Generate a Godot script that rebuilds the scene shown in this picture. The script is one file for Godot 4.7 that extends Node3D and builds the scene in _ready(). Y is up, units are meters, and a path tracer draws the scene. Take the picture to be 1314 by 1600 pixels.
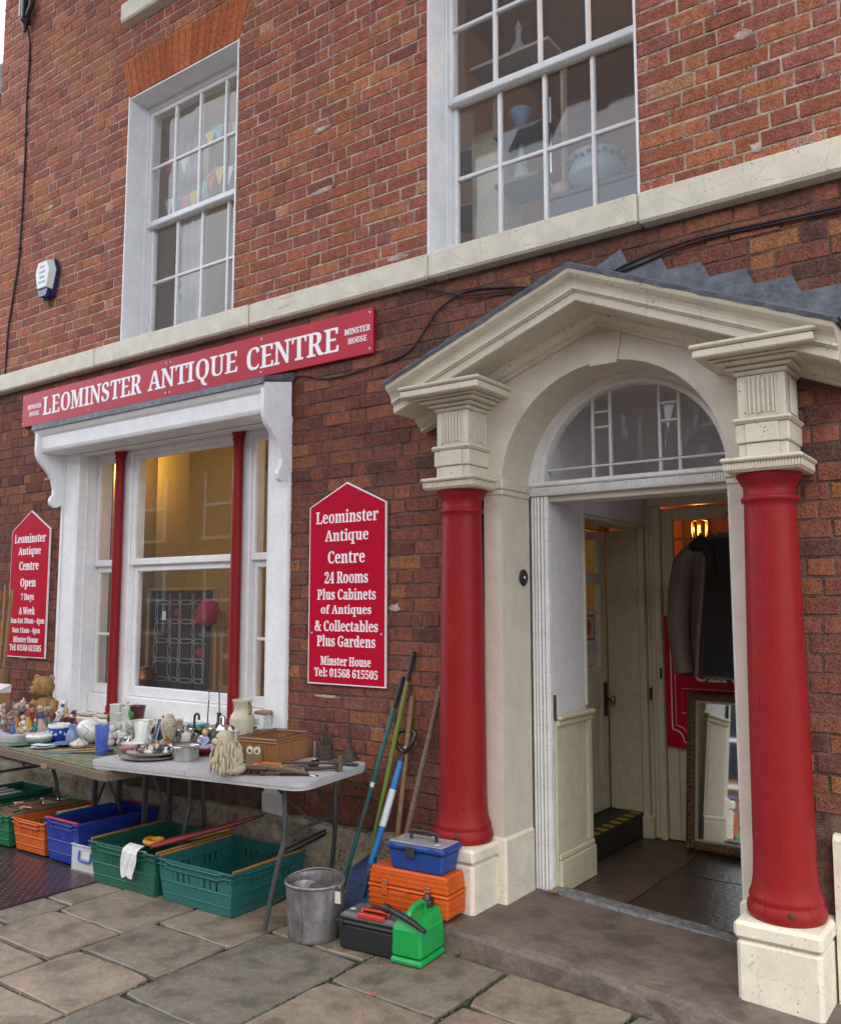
extends Node3D

# ---------------------------------------------------------------- geometry
class G:
	var v := PackedVector3Array()
	var n := PackedVector3Array()
	var c := PackedColorArray()
	var uv := PackedVector2Array()
	var col := Color(1, 1, 1)
	var xf := Transform3D()
	func tri(a: Vector3, b: Vector3, d: Vector3, na: Vector3, nb: Vector3, nd: Vector3) -> void:
		v.append(xf * a); v.append(xf * d); v.append(xf * b)
		n.append((xf.basis * na).normalized()); n.append((xf.basis * nd).normalized()); n.append((xf.basis * nb).normalized())
		c.append(col); c.append(col); c.append(col)
		uv.append(Vector2(a.x, a.y)); uv.append(Vector2(d.x, d.y)); uv.append(Vector2(b.x, b.y))
	func flat(a: Vector3, b: Vector3, d: Vector3) -> void:
		var m := (b - a).cross(d - a)
		if m.length_squared() < 1e-16:
			return
		m = m.normalized()
		tri(a, b, d, m, m, m)
	func quad(a: Vector3, b: Vector3, d: Vector3, e: Vector3) -> void:
		flat(a, b, d)
		flat(a, d, e)
	# eight corners, bottom ring then top ring, counter-clockwise from above
	func hexa(p: Array) -> void:
		quad(p[3], p[2], p[1], p[0]); quad(p[4], p[5], p[6], p[7])
		for i in 4:
			var j := (i + 1) % 4
			quad(p[i], p[j], p[j + 4], p[i + 4])
	# a thin sheet: four corners seen from above, counter-clockwise or not, 0.8 mm thick
	func hexa_at(q: Array) -> G:
		var up := Vector3(0, 0.0008, 0)
		hexa([q[0], q[1], q[2], q[3], q[0] + up, q[1] + up, q[2] + up, q[3] + up])
		return self
	func box(lo: Vector3, hi: Vector3) -> G:
		hexa([Vector3(lo.x, lo.y, hi.z), Vector3(hi.x, lo.y, hi.z), Vector3(hi.x, lo.y, lo.z), Vector3(lo.x, lo.y, lo.z),
			Vector3(lo.x, hi.y, hi.z), Vector3(hi.x, hi.y, hi.z), Vector3(hi.x, hi.y, lo.z), Vector3(lo.x, hi.y, lo.z)])
		return self
	# a box whose twelve edges are chamfered
	func bev(lo: Vector3, hi: Vector3, b: float) -> G:
		b = minf(b, 0.45 * minf(hi.x - lo.x, minf(hi.y - lo.y, hi.z - lo.z)))
		var ctr := (lo + hi) * 0.5
		var h := (hi - lo) * 0.5
		for ax in 3:
			for s in [-1.0, 1.0]:
				var u := Vector3.ZERO; u[(ax + 1) % 3] = h[(ax + 1) % 3] - b
				var w := Vector3.ZERO; w[(ax + 2) % 3] = h[(ax + 2) % 3] - b
				var o := Vector3.ZERO; o[ax] = h[ax] * s
				o += ctr
				if s > 0: quad(o - u - w, o + u - w, o + u + w, o - u + w)
				else: quad(o - u + w, o + u + w, o + u - w, o - u - w)
		for ax in 3:
			var a1 := (ax + 1) % 3
			var a2 := (ax + 2) % 3
			for s in [-1.0, 1.0]:
				for t in [-1.0, 1.0]:
					var e := Vector3.ZERO; e[ax] = h[ax] - b
					var p := Vector3.ZERO; p[a1] = h[a1] * s; p[a2] = (h[a2] - b) * t
					var q := Vector3.ZERO; q[a1] = (h[a1] - b) * s; q[a2] = h[a2] * t
					_edge(ctr + p - e, ctr + p + e, ctr + q + e, ctr + q - e, p + q)
		for s in [-1.0, 1.0]:
			for t in [-1.0, 1.0]:
				for r in [-1.0, 1.0]:
					var k := Vector3(s, t, r)
					var a := ctr + Vector3(h.x * s, (h.y - b) * t, (h.z - b) * r)
					var d := ctr + Vector3((h.x - b) * s, h.y * t, (h.z - b) * r)
					var e := ctr + Vector3((h.x - b) * s, (h.y - b) * t, h.z * r)
					if (d - a).cross(e - a).dot(k) > 0: flat(a, d, e)
					else: flat(a, e, d)
		return self
	func _edge(a: Vector3, b: Vector3, d: Vector3, e: Vector3, out: Vector3) -> void:
		if (b - a).cross(d - a).dot(out) > 0: quad(a, b, d, e)
		else: quad(e, d, b, a)
	# prof: Vector2(radius, height) from the bottom up
	func lathe(prof: Array, at := Vector3.ZERO, seg := 24, squash := Vector3.ONE) -> G:
		var m := prof.size()
		var nr := []
		for i in m:
			var p: Vector2 = prof[maxi(i - 1, 0)]
			var q: Vector2 = prof[mini(i + 1, m - 1)]
			var d := q - p
			nr.append(Vector2(d.y, -d.x).normalized() if d.length() > 1e-7 else Vector2(0, 1))
		for i in m - 1:
			var p: Vector2 = prof[i]
			var q: Vector2 = prof[i + 1]
			var seg_d := (q - p)
			var fl := Vector2(seg_d.y, -seg_d.x).normalized()
			var np: Vector2 = nr[i] if (nr[i] as Vector2).dot(fl) > 0.75 else fl
			var nq: Vector2 = nr[i + 1] if (nr[i + 1] as Vector2).dot(fl) > 0.75 else fl
			for k in seg:
				var a := TAU * k / seg
				var b := TAU * (k + 1) / seg
				var ca := Vector3(cos(a), 0, -sin(a))
				var cb := Vector3(cos(b), 0, -sin(b))
				var up := Vector3.UP
				var v0 := (ca * p.x + up * p.y) * squash + at
				var v1 := (cb * p.x + up * p.y) * squash + at
				var v2 := (cb * q.x + up * q.y) * squash + at
				var v3 := (ca * q.x + up * q.y) * squash + at
				var is2 := Vector3.ONE / squash
				if p.x > 1e-6: tri(v0, v1, v2, (ca * np.x + up * np.y) * is2, (cb * np.x + up * np.y) * is2, (cb * nq.x + up * nq.y) * is2)
				if q.x > 1e-6: tri(v0, v2, v3, (ca * np.x + up * np.y) * is2, (cb * nq.x + up * nq.y) * is2, (ca * nq.x + up * nq.y) * is2)
		return self
	# a round bar along a path; r is a number or one number per point
	func tube(path: Array, r, seg := 8, closed := false) -> G:
		var m := path.size()
		var rings := []
		var ups := []
		var ref := Vector3.UP
		for i in m:
			var d: Vector3 = (path[(i + 1) % m] - path[i - 1]) if closed else (path[mini(i + 1, m - 1)] - path[maxi(i - 1, 0)])
			d = d.normalized()
			if i == 0: ref = Vector3.RIGHT if absf(d.y) > 0.9 else Vector3.UP
			var sx := d.cross(ref).normalized()
			ref = sx.cross(d).normalized()
			var rr: float = r[i] if r is Array else r
			var ring := []
			var nn := []
			for k in seg:
				var a := TAU * k / seg
				var o := sx * cos(a) + ref * sin(a)
				nn.append(o)
				ring.append(path[i] + o * rr)
			rings.append(ring); ups.append(nn)
		for i in (m if closed else m - 1):
			var j := (i + 1) % m
			for k in seg:
				var l := (k + 1) % seg
				tri(rings[i][k], rings[j][l], rings[i][l], ups[i][k], ups[j][l], ups[i][l])
				tri(rings[i][k], rings[j][k], rings[j][l], ups[i][k], ups[j][k], ups[j][l])
		if not closed:
			for k in range(1, seg - 1):
				flat(rings[0][0], rings[0][k], rings[0][k + 1])
				flat(rings[m - 1][0], rings[m - 1][k + 1], rings[m - 1][k])
		return self
	# a flat outline (x, y), counter-clockwise, pushed out from z0 to z1
	func ext(poly: Array, z0: float, z1: float) -> G:
		var pp := PackedVector2Array(poly)
		if Geometry2D.is_polygon_clockwise(pp): pp.reverse()
		var ix := Geometry2D.triangulate_polygon(pp)
		for i in range(0, ix.size(), 3):
			var a := pp[ix[i]]
			var b := pp[ix[i + 1]]
			var d := pp[ix[i + 2]]
			if (b - a).cross(d - a) < 0:
				var t := b
				b = d
				d = t
			flat(Vector3(a.x, a.y, z1), Vector3(b.x, b.y, z1), Vector3(d.x, d.y, z1))
			flat(Vector3(a.x, a.y, z0), Vector3(d.x, d.y, z0), Vector3(b.x, b.y, z0))
		for i in pp.size():
			var a := pp[i]
			var b := pp[(i + 1) % pp.size()]
			quad(Vector3(a.x, a.y, z0), Vector3(b.x, b.y, z0), Vector3(b.x, b.y, z1), Vector3(a.x, a.y, z1))
		return self
	# a lumpy ball
	func blob(at: Vector3, r: Vector3, amp := 0.0, freq := 3.0, sd := 1, la := 10, lo := 14) -> G:
		var no := FastNoiseLite.new()
		no.seed = sd
		no.frequency = freq
		var pts := []
		for i in la + 1:
			var row := []
			var th := PI * i / la
			for k in lo:
				var ph := TAU * k / lo
				var d := Vector3(sin(th) * cos(ph), cos(th), sin(th) * sin(ph))
				row.append(at + d * r * (1.0 + amp * no.get_noise_3dv(d)))
			pts.append(row)
		for i in la:
			for k in lo:
				var l := (k + 1) % lo
				var a: Vector3 = pts[i][k]
				var b: Vector3 = pts[i][l]
				var d: Vector3 = pts[i + 1][l]
				var e: Vector3 = pts[i + 1][k]
				var na := (a - at) / (r * r)
				var nb := (b - at) / (r * r)
				var nd := (d - at) / (r * r)
				var ne := (e - at) / (r * r)
				if i > 0: tri(a, b, d, na, nb, nd)
				if i < la - 1: tri(a, d, e, na, nd, ne)
		return self
	func mesh() -> ArrayMesh:
		var a := []
		a.resize(Mesh.ARRAY_MAX)
		a[Mesh.ARRAY_VERTEX] = v
		a[Mesh.ARRAY_NORMAL] = n
		a[Mesh.ARRAY_COLOR] = c
		a[Mesh.ARRAY_TEX_UV] = uv
		var m := ArrayMesh.new()
		m.add_surface_from_arrays(Mesh.PRIMITIVE_TRIANGLES, a)
		return m

# ---------------------------------------------------------------- nodes
var taken := {}
func numbered(called: String) -> String:
	var k: int = taken.get(called, 0)
	taken[called] = k + 1
	return called if k == 0 else "%s_%03d" % [called, k]

func thing(called: String, label: String, category: String, at := Vector3.ZERO, turn := 0.0, group := "") -> Node3D:
	var o := Node3D.new()
	o.name = numbered(called)
	add_child(o)
	o.position = at
	o.rotation.y = turn
	o.set_meta("label", label)
	o.set_meta("category", category)
	if group: o.set_meta("group", group)
	return o

func part(parent: Node, called: String, g, mat: Material, at := Vector3.ZERO) -> MeshInstance3D:
	var o := MeshInstance3D.new()
	o.name = called
	o.mesh = g.mesh() if g is G else g
	o.material_override = mat
	parent.add_child(o, true)
	o.position = at
	return o

func structure(called: String, g, mat: Material, at := Vector3.ZERO) -> MeshInstance3D:
	var o := part(self, numbered(called), g, mat, at)
	o.set_meta("kind", "structure")
	return o

func sub(parent: Node, called: String) -> Node3D:
	var o := Node3D.new()
	o.name = called
	parent.add_child(o, true)
	return o

var fonts := {}
func words(parent: Node, text: String, font: String, at: Vector3, width: float, height: float, mat: Material, deep := 0.003, rot := Vector3.ZERO) -> MeshInstance3D:
	if not fonts.has(font):
		var f := SystemFont.new()
		f.font_names = PackedStringArray([font])
		f.font_weight = 700 if font != "Droid Sans" else 400
		fonts[font] = f
	var t := TextMesh.new()
	t.text = text
	t.font = fonts[font]
	t.font_size = 48
	t.pixel_size = 0.01
	t.depth = 0.05
	t.curve_step = 1.0
	var b := t.get_aabb()
	var o := MeshInstance3D.new()
	o.name = "lettering"
	o.mesh = t
	o.material_override = mat
	parent.add_child(o, true)
	var sx := width / b.size.x
	var sy := height / b.size.y if height > 0.0 else sx
	o.basis = Basis.from_euler(rot) * Basis.from_scale(Vector3(sx, sy, deep / 0.05))
	o.position = at - o.basis * (b.position + b.size * 0.5)
	return o

# ---------------------------------------------------------------- materials
var M := {}
var T := {}
var rng := RandomNumberGenerator.new()

func lin(r: float, g: float, b: float) -> Color:
	return Color(r, g, b).linear_to_srgb()

func noise_bytes(size: int, freq: float, sd: int, type := FastNoiseLite.TYPE_SIMPLEX_SMOOTH, oct := 4, ret := -1) -> PackedByteArray:
	var no := FastNoiseLite.new()
	no.noise_type = type
	no.seed = sd
	no.frequency = freq
	no.fractal_octaves = oct
	if oct <= 1: no.fractal_type = FastNoiseLite.FRACTAL_NONE
	if ret >= 0:
		no.cellular_return_type = ret
	var im := no.get_seamless_image(size, size)
	im.convert(Image.FORMAT_L8)
	return im.get_data()

func texture(size: int, f: Callable) -> ImageTexture:
	var d := PackedByteArray()
	d.resize(size * size * 3)
	var k := 0
	for i in size * size:
		var q: Vector3 = f.call(i)
		d[k] = int(clampf(q.x, 0, 1) * 255.0); d[k + 1] = int(clampf(q.y, 0, 1) * 255.0); d[k + 2] = int(clampf(q.z, 0, 1) * 255.0)
		k += 3
	return ImageTexture.create_from_image(Image.create_from_data(size, size, false, Image.FORMAT_RGB8, d))

func grey_texture(d: PackedByteArray, size: int) -> ImageTexture:
	return ImageTexture.create_from_image(Image.create_from_data(size, size, false, Image.FORMAT_L8, d))

func make_textures() -> void:
	var s := 512
	var a := noise_bytes(s, 0.012, 3)
	var b := noise_bytes(s, 0.05, 5)
	var c := noise_bytes(s, 0.16, 7, FastNoiseLite.TYPE_SIMPLEX, 2)
	var e := noise_bytes(s, 0.03, 9, FastNoiseLite.TYPE_CELLULAR, 1, FastNoiseLite.RETURN_DISTANCE2_SUB)
	var e2 := noise_bytes(s, 0.011, 19, FastNoiseLite.TYPE_CELLULAR, 1, FastNoiseLite.RETURN_DISTANCE2_SUB)
	# burnt and pitted clay
	T.brick = texture(s, func(i: int) -> Vector3:
		var v := 0.88 + 0.22 * (a[i] / 255.0 - 0.5) + 0.20 * (b[i] / 255.0 - 0.5)
		var p := c[i] / 255.0 * 0.6 + b[i] / 255.0 * 0.4
		if p < 0.33: v *= lerpf(0.40, 0.92, clampf((p - 0.24) / 0.09, 0, 1))
		return Vector3(v, v * (0.98 + 0.06 * (b[i] / 255.0 - 0.5)), v))
	# even wear for painted, plastic and cast things
	T.soft = texture(s, func(i: int) -> Vector3:
		var v := 0.93 + 0.10 * (a[i] / 255.0 - 0.5) + 0.10 * (b[i] / 255.0 - 0.5)
		return Vector3(v, v, v))
	# old paint: crazed, chipped through to dark wood or stone here and there
	T.paint = texture(s, func(i: int) -> Vector3:
		var v := 0.93 + 0.10 * (a[i] / 255.0 - 0.5) + 0.04 * (c[i] / 255.0 - 0.5)
		var q := Vector3(v, v, v * 0.985)
		if e2[i] < 3 and b[i] > 125: q *= 0.86
		var chip := b[i] / 255.0 * 0.55 + c[i] / 255.0 * 0.45
		if chip < 0.20: q *= Vector3(0.62, 0.57, 0.52)
		return q)
	T.smooth_paint = texture(s, func(i: int) -> Vector3:
		var v := 0.955 + 0.06 * (a[i] / 255.0 - 0.5) + 0.05 * (b[i] / 255.0 - 0.5)
		return Vector3(v, v, v))
	# rough lime render with dirt in it
	T.render = texture(s, func(i: int) -> Vector3:
		var v := 0.86 + 0.26 * (a[i] / 255.0 - 0.5) + 0.22 * (b[i] / 255.0 - 0.5)
		var q := Vector3(v, v * 0.985, v * 0.95)
		var chip := a[i] / 255.0 * 0.4 + c[i] / 255.0 * 0.6
		if chip < 0.31: q *= Vector3(0.45, 0.42, 0.38)
		if e2[i] < 2: q *= 0.8
		return q)
	# sandstone flags: stains, algae, wear
	T.stone = texture(s, func(i: int) -> Vector3:
		var l := a[i] / 255.0
		var v := 0.88 + 0.16 * (l - 0.5) + 0.14 * (b[i] / 255.0 - 0.5) + 0.14 * (c[i] / 255.0 - 0.5)
		var q := Vector3(v, v, v)
		if l < 0.46: q *= Vector3(0.87, 0.87, 0.86).lerp(Vector3.ONE, clampf((l - 0.20) / 0.26, 0, 1))
		return q)
	# paint with scuffs and small chips
	var sc := noise_bytes(s, 0.035, 61)
	T.scuff = texture(s, func(i: int) -> Vector3:
		var x := i % s
		var y := i / s
		var k := sc[(y / 4) * s + ((x * 2) % s)] / 255.0
		var v := 0.95 + 0.08 * (a[i] / 255.0 - 0.5) + 0.06 * (b[i] / 255.0 - 0.5)
		if k < 0.19: v *= lerpf(0.72, 1.0, clampf((k - 0.13) / 0.06, 0, 1))
		var ch := c[i] / 255.0 * 0.7 + b[i] / 255.0 * 0.3
		if ch > 0.79: return Vector3(1, 1, 1)
		return Vector3(v * 0.93, v * 0.93, v * 0.93))
	T.lead = texture(s, func(i: int) -> Vector3:
		var v := 0.80 + 0.30 * (a[i] / 255.0 - 0.5) + 0.18 * (b[i] / 255.0 - 0.5)
		return Vector3(v, v, v * 1.02))
	var w := noise_bytes(s, 0.02, 31)
	T.wood = texture(s, func(i: int) -> Vector3:
		var x := i % s
		var y := i / s
		var g := w[((y * 14) % s) * s + (x / 2)] / 255.0
		var g2 := b[((y * 5) % s) * s + (x / 4)] / 255.0
		var v := 0.80 + 0.42 * (g - 0.5) + 0.20 * (g2 - 0.5)
		return Vector3(v, v * 0.98, v * 0.95))
	T.fur = texture(s, func(i: int) -> Vector3:
		var v := 0.78 + 0.5 * (c[i] / 255.0 - 0.5) + 0.3 * (b[i] / 255.0 - 0.5)
		return Vector3(v, v, v))
	T.bump_fine = grey_texture(c, s)
	T.bump_mid = grey_texture(b, s)
	T.bump_soft = grey_texture(a, s)
	T.mortar = T.render
	T.crack = grey_texture(e, s)

# colours are linear base colours
func mat(key: String, col: Color, rough := 0.6, tex := "", size := 1.0, o := {}) -> StandardMaterial3D:
	var m := StandardMaterial3D.new()
	m.resource_name = key
	m.albedo_color = col.linear_to_srgb()
	m.roughness = rough
	m.metallic_specular = o.get("spec", 0.5)
	m.metallic = o.get("metal", 0.0)
	if tex:
		m.albedo_texture = T[tex]
		m.uv1_triplanar = true
		m.uv1_world_triplanar = o.get("world", true)
		m.uv1_triplanar_sharpness = 6.0
		var sc: Vector3 = o.get("scale", Vector3.ONE)
		m.uv1_scale = sc / size
	if o.has("bump"):
		m.heightmap_enabled = true
		m.heightmap_texture = T[o.bump]
		m.heightmap_scale = o.get("bump_cm", 0.1)
	if o.get("vc", false):
		m.vertex_color_use_as_albedo = true
	if o.get("coat", 0.0) > 0.0:
		m.clearcoat_enabled = true
		m.clearcoat = o.coat
		m.clearcoat_roughness = 0.12
	if o.has("glow"):
		m.emission_enabled = true
		m.emission = o.glow
		m.emission_energy_multiplier = o.get("power", 1.0)
	M[key] = m
	return m

func glass(key: String, col: Color, alpha: float, rough := 0.03) -> StandardMaterial3D:
	var m := StandardMaterial3D.new()
	m.resource_name = key
	m.albedo_color = Color(col.r, col.g, col.b, 1).linear_to_srgb()
	m.albedo_color.a = alpha
	m.transparency = BaseMaterial3D.TRANSPARENCY_ALPHA
	m.roughness = rough
	m.metallic_specular = 0.5
	M[key] = m
	return m

func make_materials() -> void:
	mat("brick", Color(1, 1, 1), 0.92, "brick", 0.40, {vc = true, bump = "bump_mid", bump_cm = 0.22, spec = 0.25})
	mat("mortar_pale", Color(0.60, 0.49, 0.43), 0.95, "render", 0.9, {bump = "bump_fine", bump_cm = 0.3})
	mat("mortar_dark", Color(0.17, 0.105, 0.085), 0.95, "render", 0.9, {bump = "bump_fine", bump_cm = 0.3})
	mat("white", Color(0.83, 0.83, 0.85), 0.42, "smooth_paint", 1.3, {bump = "bump_soft", bump_cm = 0.12})
	mat("white_worn", Color(0.81, 0.81, 0.83), 0.5, "paint", 1.1, {bump = "bump_mid", bump_cm = 0.12})
	mat("cream", Color(0.63, 0.56, 0.465), 0.5, "smooth_paint", 1.1, {bump = "bump_soft", bump_cm = 0.3})
	mat("cream_worn", Color(0.75, 0.69, 0.575), 0.6, "paint", 1.2, {bump = "bump_soft", bump_cm = 0.25})
	mat("cream_trim", Color(0.66, 0.595, 0.485), 0.5, "paint", 1.9, {bump = "bump_soft", bump_cm = 0.3})
	mat("plinth", Color(0.46, 0.41, 0.33), 0.85, "render", 1.7, {bump = "bump_soft", bump_cm = 0.8})
	mat("door_cream", Color(0.62, 0.57, 0.42), 0.5, "paint", 0.7, {bump = "bump_soft", bump_cm = 0.15})
	mat("lobby_plaster", Color(0.70, 0.69, 0.72), 0.8, "smooth_paint", 0.8)
	mat("red", Color(0.30, 0.017, 0.020), 0.42, "scuff", 0.8, {spec = 0.27, bump = "bump_soft", bump_cm = 0.08})
	mat("sign_red", Color(0.50, 0.006, 0.030), 0.22, "smooth_paint", 3.0, {spec = 0.28})
	mat("letter", Color(0.86, 0.84, 0.86), 0.35)
	mat("leaded", Color(0.66, 0.66, 0.67), 0.5, "soft", 0.2)
	mat("lead", Color(0.155, 0.172, 0.205), 0.5, "lead", 0.7, {bump = "bump_soft", bump_cm = 0.5, spec = 0.5})
	mat("black_iron", Color(0.018, 0.018, 0.02), 0.45, "soft", 0.3)
	mat("black_plastic", Color(0.02, 0.02, 0.022), 0.4, "soft", 0.3)
	mat("cable", Color(0.012, 0.011, 0.012), 0.6)
	mat("steel", Color(0.62, 0.62, 0.61), 0.22, "soft", 0.3, {metal = 1.0})
	mat("dull_metal", Color(0.36, 0.34, 0.325), 0.5, "lead", 0.35, {metal = 0.6, scale = Vector3(1, 0.35, 1), bump = "bump_soft", bump_cm = 0.03})
	mat("brass", Color(0.52, 0.34, 0.10), 0.35, "soft", 0.2, {metal = 1.0})
	mat("step_stone", Color(0.155, 0.115, 0.096), 0.62, "stone", 1.9, {bump = "bump_mid", bump_cm = 0.5})
	mat("joint_soil", Color(0.035, 0.03, 0.024), 1.0, "render", 0.4, {bump = "bump_fine", bump_cm = 0.6})
	mat("moss", Color(0.045, 0.075, 0.018), 1.0, "fur", 0.1)
	var flags := [Color(0.245, 0.192, 0.138), Color(0.200, 0.165, 0.125), Color(0.255, 0.180, 0.132), Color(0.172, 0.150, 0.118), Color(0.272, 0.212, 0.155)]
	for i in flags.size():
		mat("flag%d" % i, flags[i], 0.58, "stone", [1.9, 1.5, 2.3, 1.7, 2.1][i], {bump = "bump_mid", bump_cm = 0.35})
		(M["flag%d" % i] as StandardMaterial3D).uv1_offset = Vector3(0.37 * i, 0.0, 0.61 * i)
	mat("tread_plate", Color(0.055, 0.024, 0.032), 0.28, "stone", 0.6, {spec = 0.6})
	mat("tread_bump", Color(0.11, 0.065, 0.07), 0.3)
	mat("table_plastic", Color(0.43, 0.43, 0.445), 0.55, "soft", 0.5, {bump = "bump_fine", bump_cm = 0.05})
	mat("table_leg", Color(0.05, 0.052, 0.056), 0.4, "soft", 0.4)
	mat("baize", Color(0.19, 0.21, 0.125), 0.8, "render", 0.5)
	mat("old_wood", Color(0.21, 0.155, 0.11), 0.8, "wood", 0.35, {bump = "bump_mid", bump_cm = 0.3})
	mat("handle_wood", Color(0.36, 0.22, 0.125), 0.65, "wood", 0.5, {scale = Vector3(2, 0.4, 2)})
	mat("grey_wood", Color(0.24, 0.17, 0.125), 0.75, "wood", 0.5, {scale = Vector3(2, 0.4, 2)})
	mat("dark_wood", Color(0.075, 0.038, 0.02), 0.5, "wood", 0.4)
	mat("pine", Color(0.42, 0.24, 0.10), 0.55, "wood", 0.6)
	mat("wicker", Color(0.40, 0.19, 0.075), 0.55, "wood", 0.2)
	mat("rust", Color(0.085, 0.058, 0.048), 0.85, "render", 0.2, {bump = "bump_fine", bump_cm = 0.15})
	mat("fur_tan", Color(0.62, 0.36, 0.14), 1.0, "fur", 0.10, {bump = "bump_fine", bump_cm = 0.25})
	mat("fur_cream", Color(0.74, 0.63, 0.44), 0.9, "fur", 0.08, {bump = "bump_fine", bump_cm = 0.06})
	mat("shop_wall", Color(0.38, 0.30, 0.105), 0.9, "smooth_paint", 1.5)
	mat("room_wall", Color(0.30, 0.28, 0.27), 0.9, "smooth_paint", 1.5)
	mat("peach_wall", Color(0.46, 0.33, 0.24), 0.9, "smooth_paint", 1.5)
	mat("room_floor", Color(0.12, 0.075, 0.045), 0.7, "wood", 1.0)
	mat("leather", Color(0.135, 0.094, 0.078), 0.6, "soft", 0.3, {bump = "bump_soft", bump_cm = 0.12})
	mat("lining", Color(0.022, 0.017, 0.016), 0.9, "fur", 0.15)
	mat("mirror", Color(0.78, 0.80, 0.78), 0.03, "", 1.0, {metal = 1.0})
	mat("gilt", Color(0.24, 0.14, 0.07), 0.42, "render", 0.12, {bump = "bump_mid", bump_cm = 0.25, metal = 0.4})
	glass("pane", Color(0.9, 0.95, 0.95), 0.02, 0.02)
	glass("old_pane", Color(0.85, 0.9, 0.95), 0.06, 0.03)
	glass("clear_glass", Color(0.85, 0.92, 0.90), 0.22, 0.05)
	glass("blue_glass", Color(0.05, 0.12, 0.55), 0.45, 0.05)
	glass("green_glass", Color(0.35, 0.62, 0.52), 0.40, 0.05)

# any plain colour, shared by name of its value
func plain(r: float, g: float, b: float, rough := 0.5, tex := "soft", size := 0.25, o := {}) -> StandardMaterial3D:
	var key := "c%.3f_%.3f_%.3f_%.2f_%s" % [r, g, b, rough, tex + str(o)]
	if M.has(key): return M[key]
	return mat(key, Color(r, g, b), rough, tex, size, o)

func V(x: float, y: float, z: float) -> Vector3:
	return Vector3(x, y, z)

func bx(x0: float, x1: float, y0: float, y1: float, z0: float, z1: float, b := 0.0) -> G:
	var g := G.new()
	if b > 0.0: return g.bev(V(x0, y0, z0), V(x1, y1, z1), b)
	return g.box(V(x0, y0, z0), V(x1, y1, z1))

# height of the pavement: level along the shop, falling a little past the doorstep
func gy(x: float) -> float:
	return 0.0 if x < -2.4 else -0.03 * (x + 2.4)

const EYE := Vector3(0, 1.6, 3.95)
var house: Node3D

func in_view(p: Vector3) -> bool:
	var q := Basis.from_euler(Vector3(deg_to_rad(6.0417), deg_to_rad(35.845), 0)).inverse() * (p - EYE)
	return q.z < -0.1 and absf(q.x / -q.z) < 0.48 and absf(q.y / -q.z) < 0.584

func one_brick(g: G, x0: float, x1: float, y0: float, y1: float, f: float, r: RandomNumberGenerator) -> void:
	var b := 0.0035
	var c := []
	for q in [Vector2(x0, y0), Vector2(x1, y0), Vector2(x1, y1), Vector2(x0, y1)]:
		c.append(q + Vector2(r.randf_range(-0.0025, 0.0025), r.randf_range(-0.0022, 0.0022)))
	var m := Vector2((x0 + x1) * 0.5, (y0 + y1) * 0.5)
	var fr := []
	var ri := []
	var ba := []
	for q: Vector2 in c:
		var d := Vector2(signf(m.x - q.x), signf(m.y - q.y)) * b
		fr.append(V(q.x + d.x, q.y + d.y, f + r.randf_range(-0.0012, 0.0012)))
		ri.append(V(q.x, q.y, f - b))
		ba.append(V(q.x, q.y, -0.03))
	g.quad(fr[0], fr[1], fr[2], fr[3])
	for i in 4:
		var j := (i + 1) % 4
		g.quad(ri[i], ri[j], fr[j], fr[i])
		g.quad(ba[i], ba[j], ri[j], ri[i])

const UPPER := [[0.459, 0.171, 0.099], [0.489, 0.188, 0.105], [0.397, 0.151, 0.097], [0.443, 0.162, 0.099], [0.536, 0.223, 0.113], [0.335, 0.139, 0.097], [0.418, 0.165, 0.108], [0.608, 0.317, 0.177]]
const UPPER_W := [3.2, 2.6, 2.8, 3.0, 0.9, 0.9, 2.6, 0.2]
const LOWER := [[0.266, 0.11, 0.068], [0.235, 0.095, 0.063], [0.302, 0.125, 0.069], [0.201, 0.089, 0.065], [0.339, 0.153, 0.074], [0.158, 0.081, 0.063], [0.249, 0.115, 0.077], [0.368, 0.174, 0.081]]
const LOWER_W := [3.2, 2.8, 1.4, 1.8, 0.5, 0.35, 2.2, 0.25]

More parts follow.
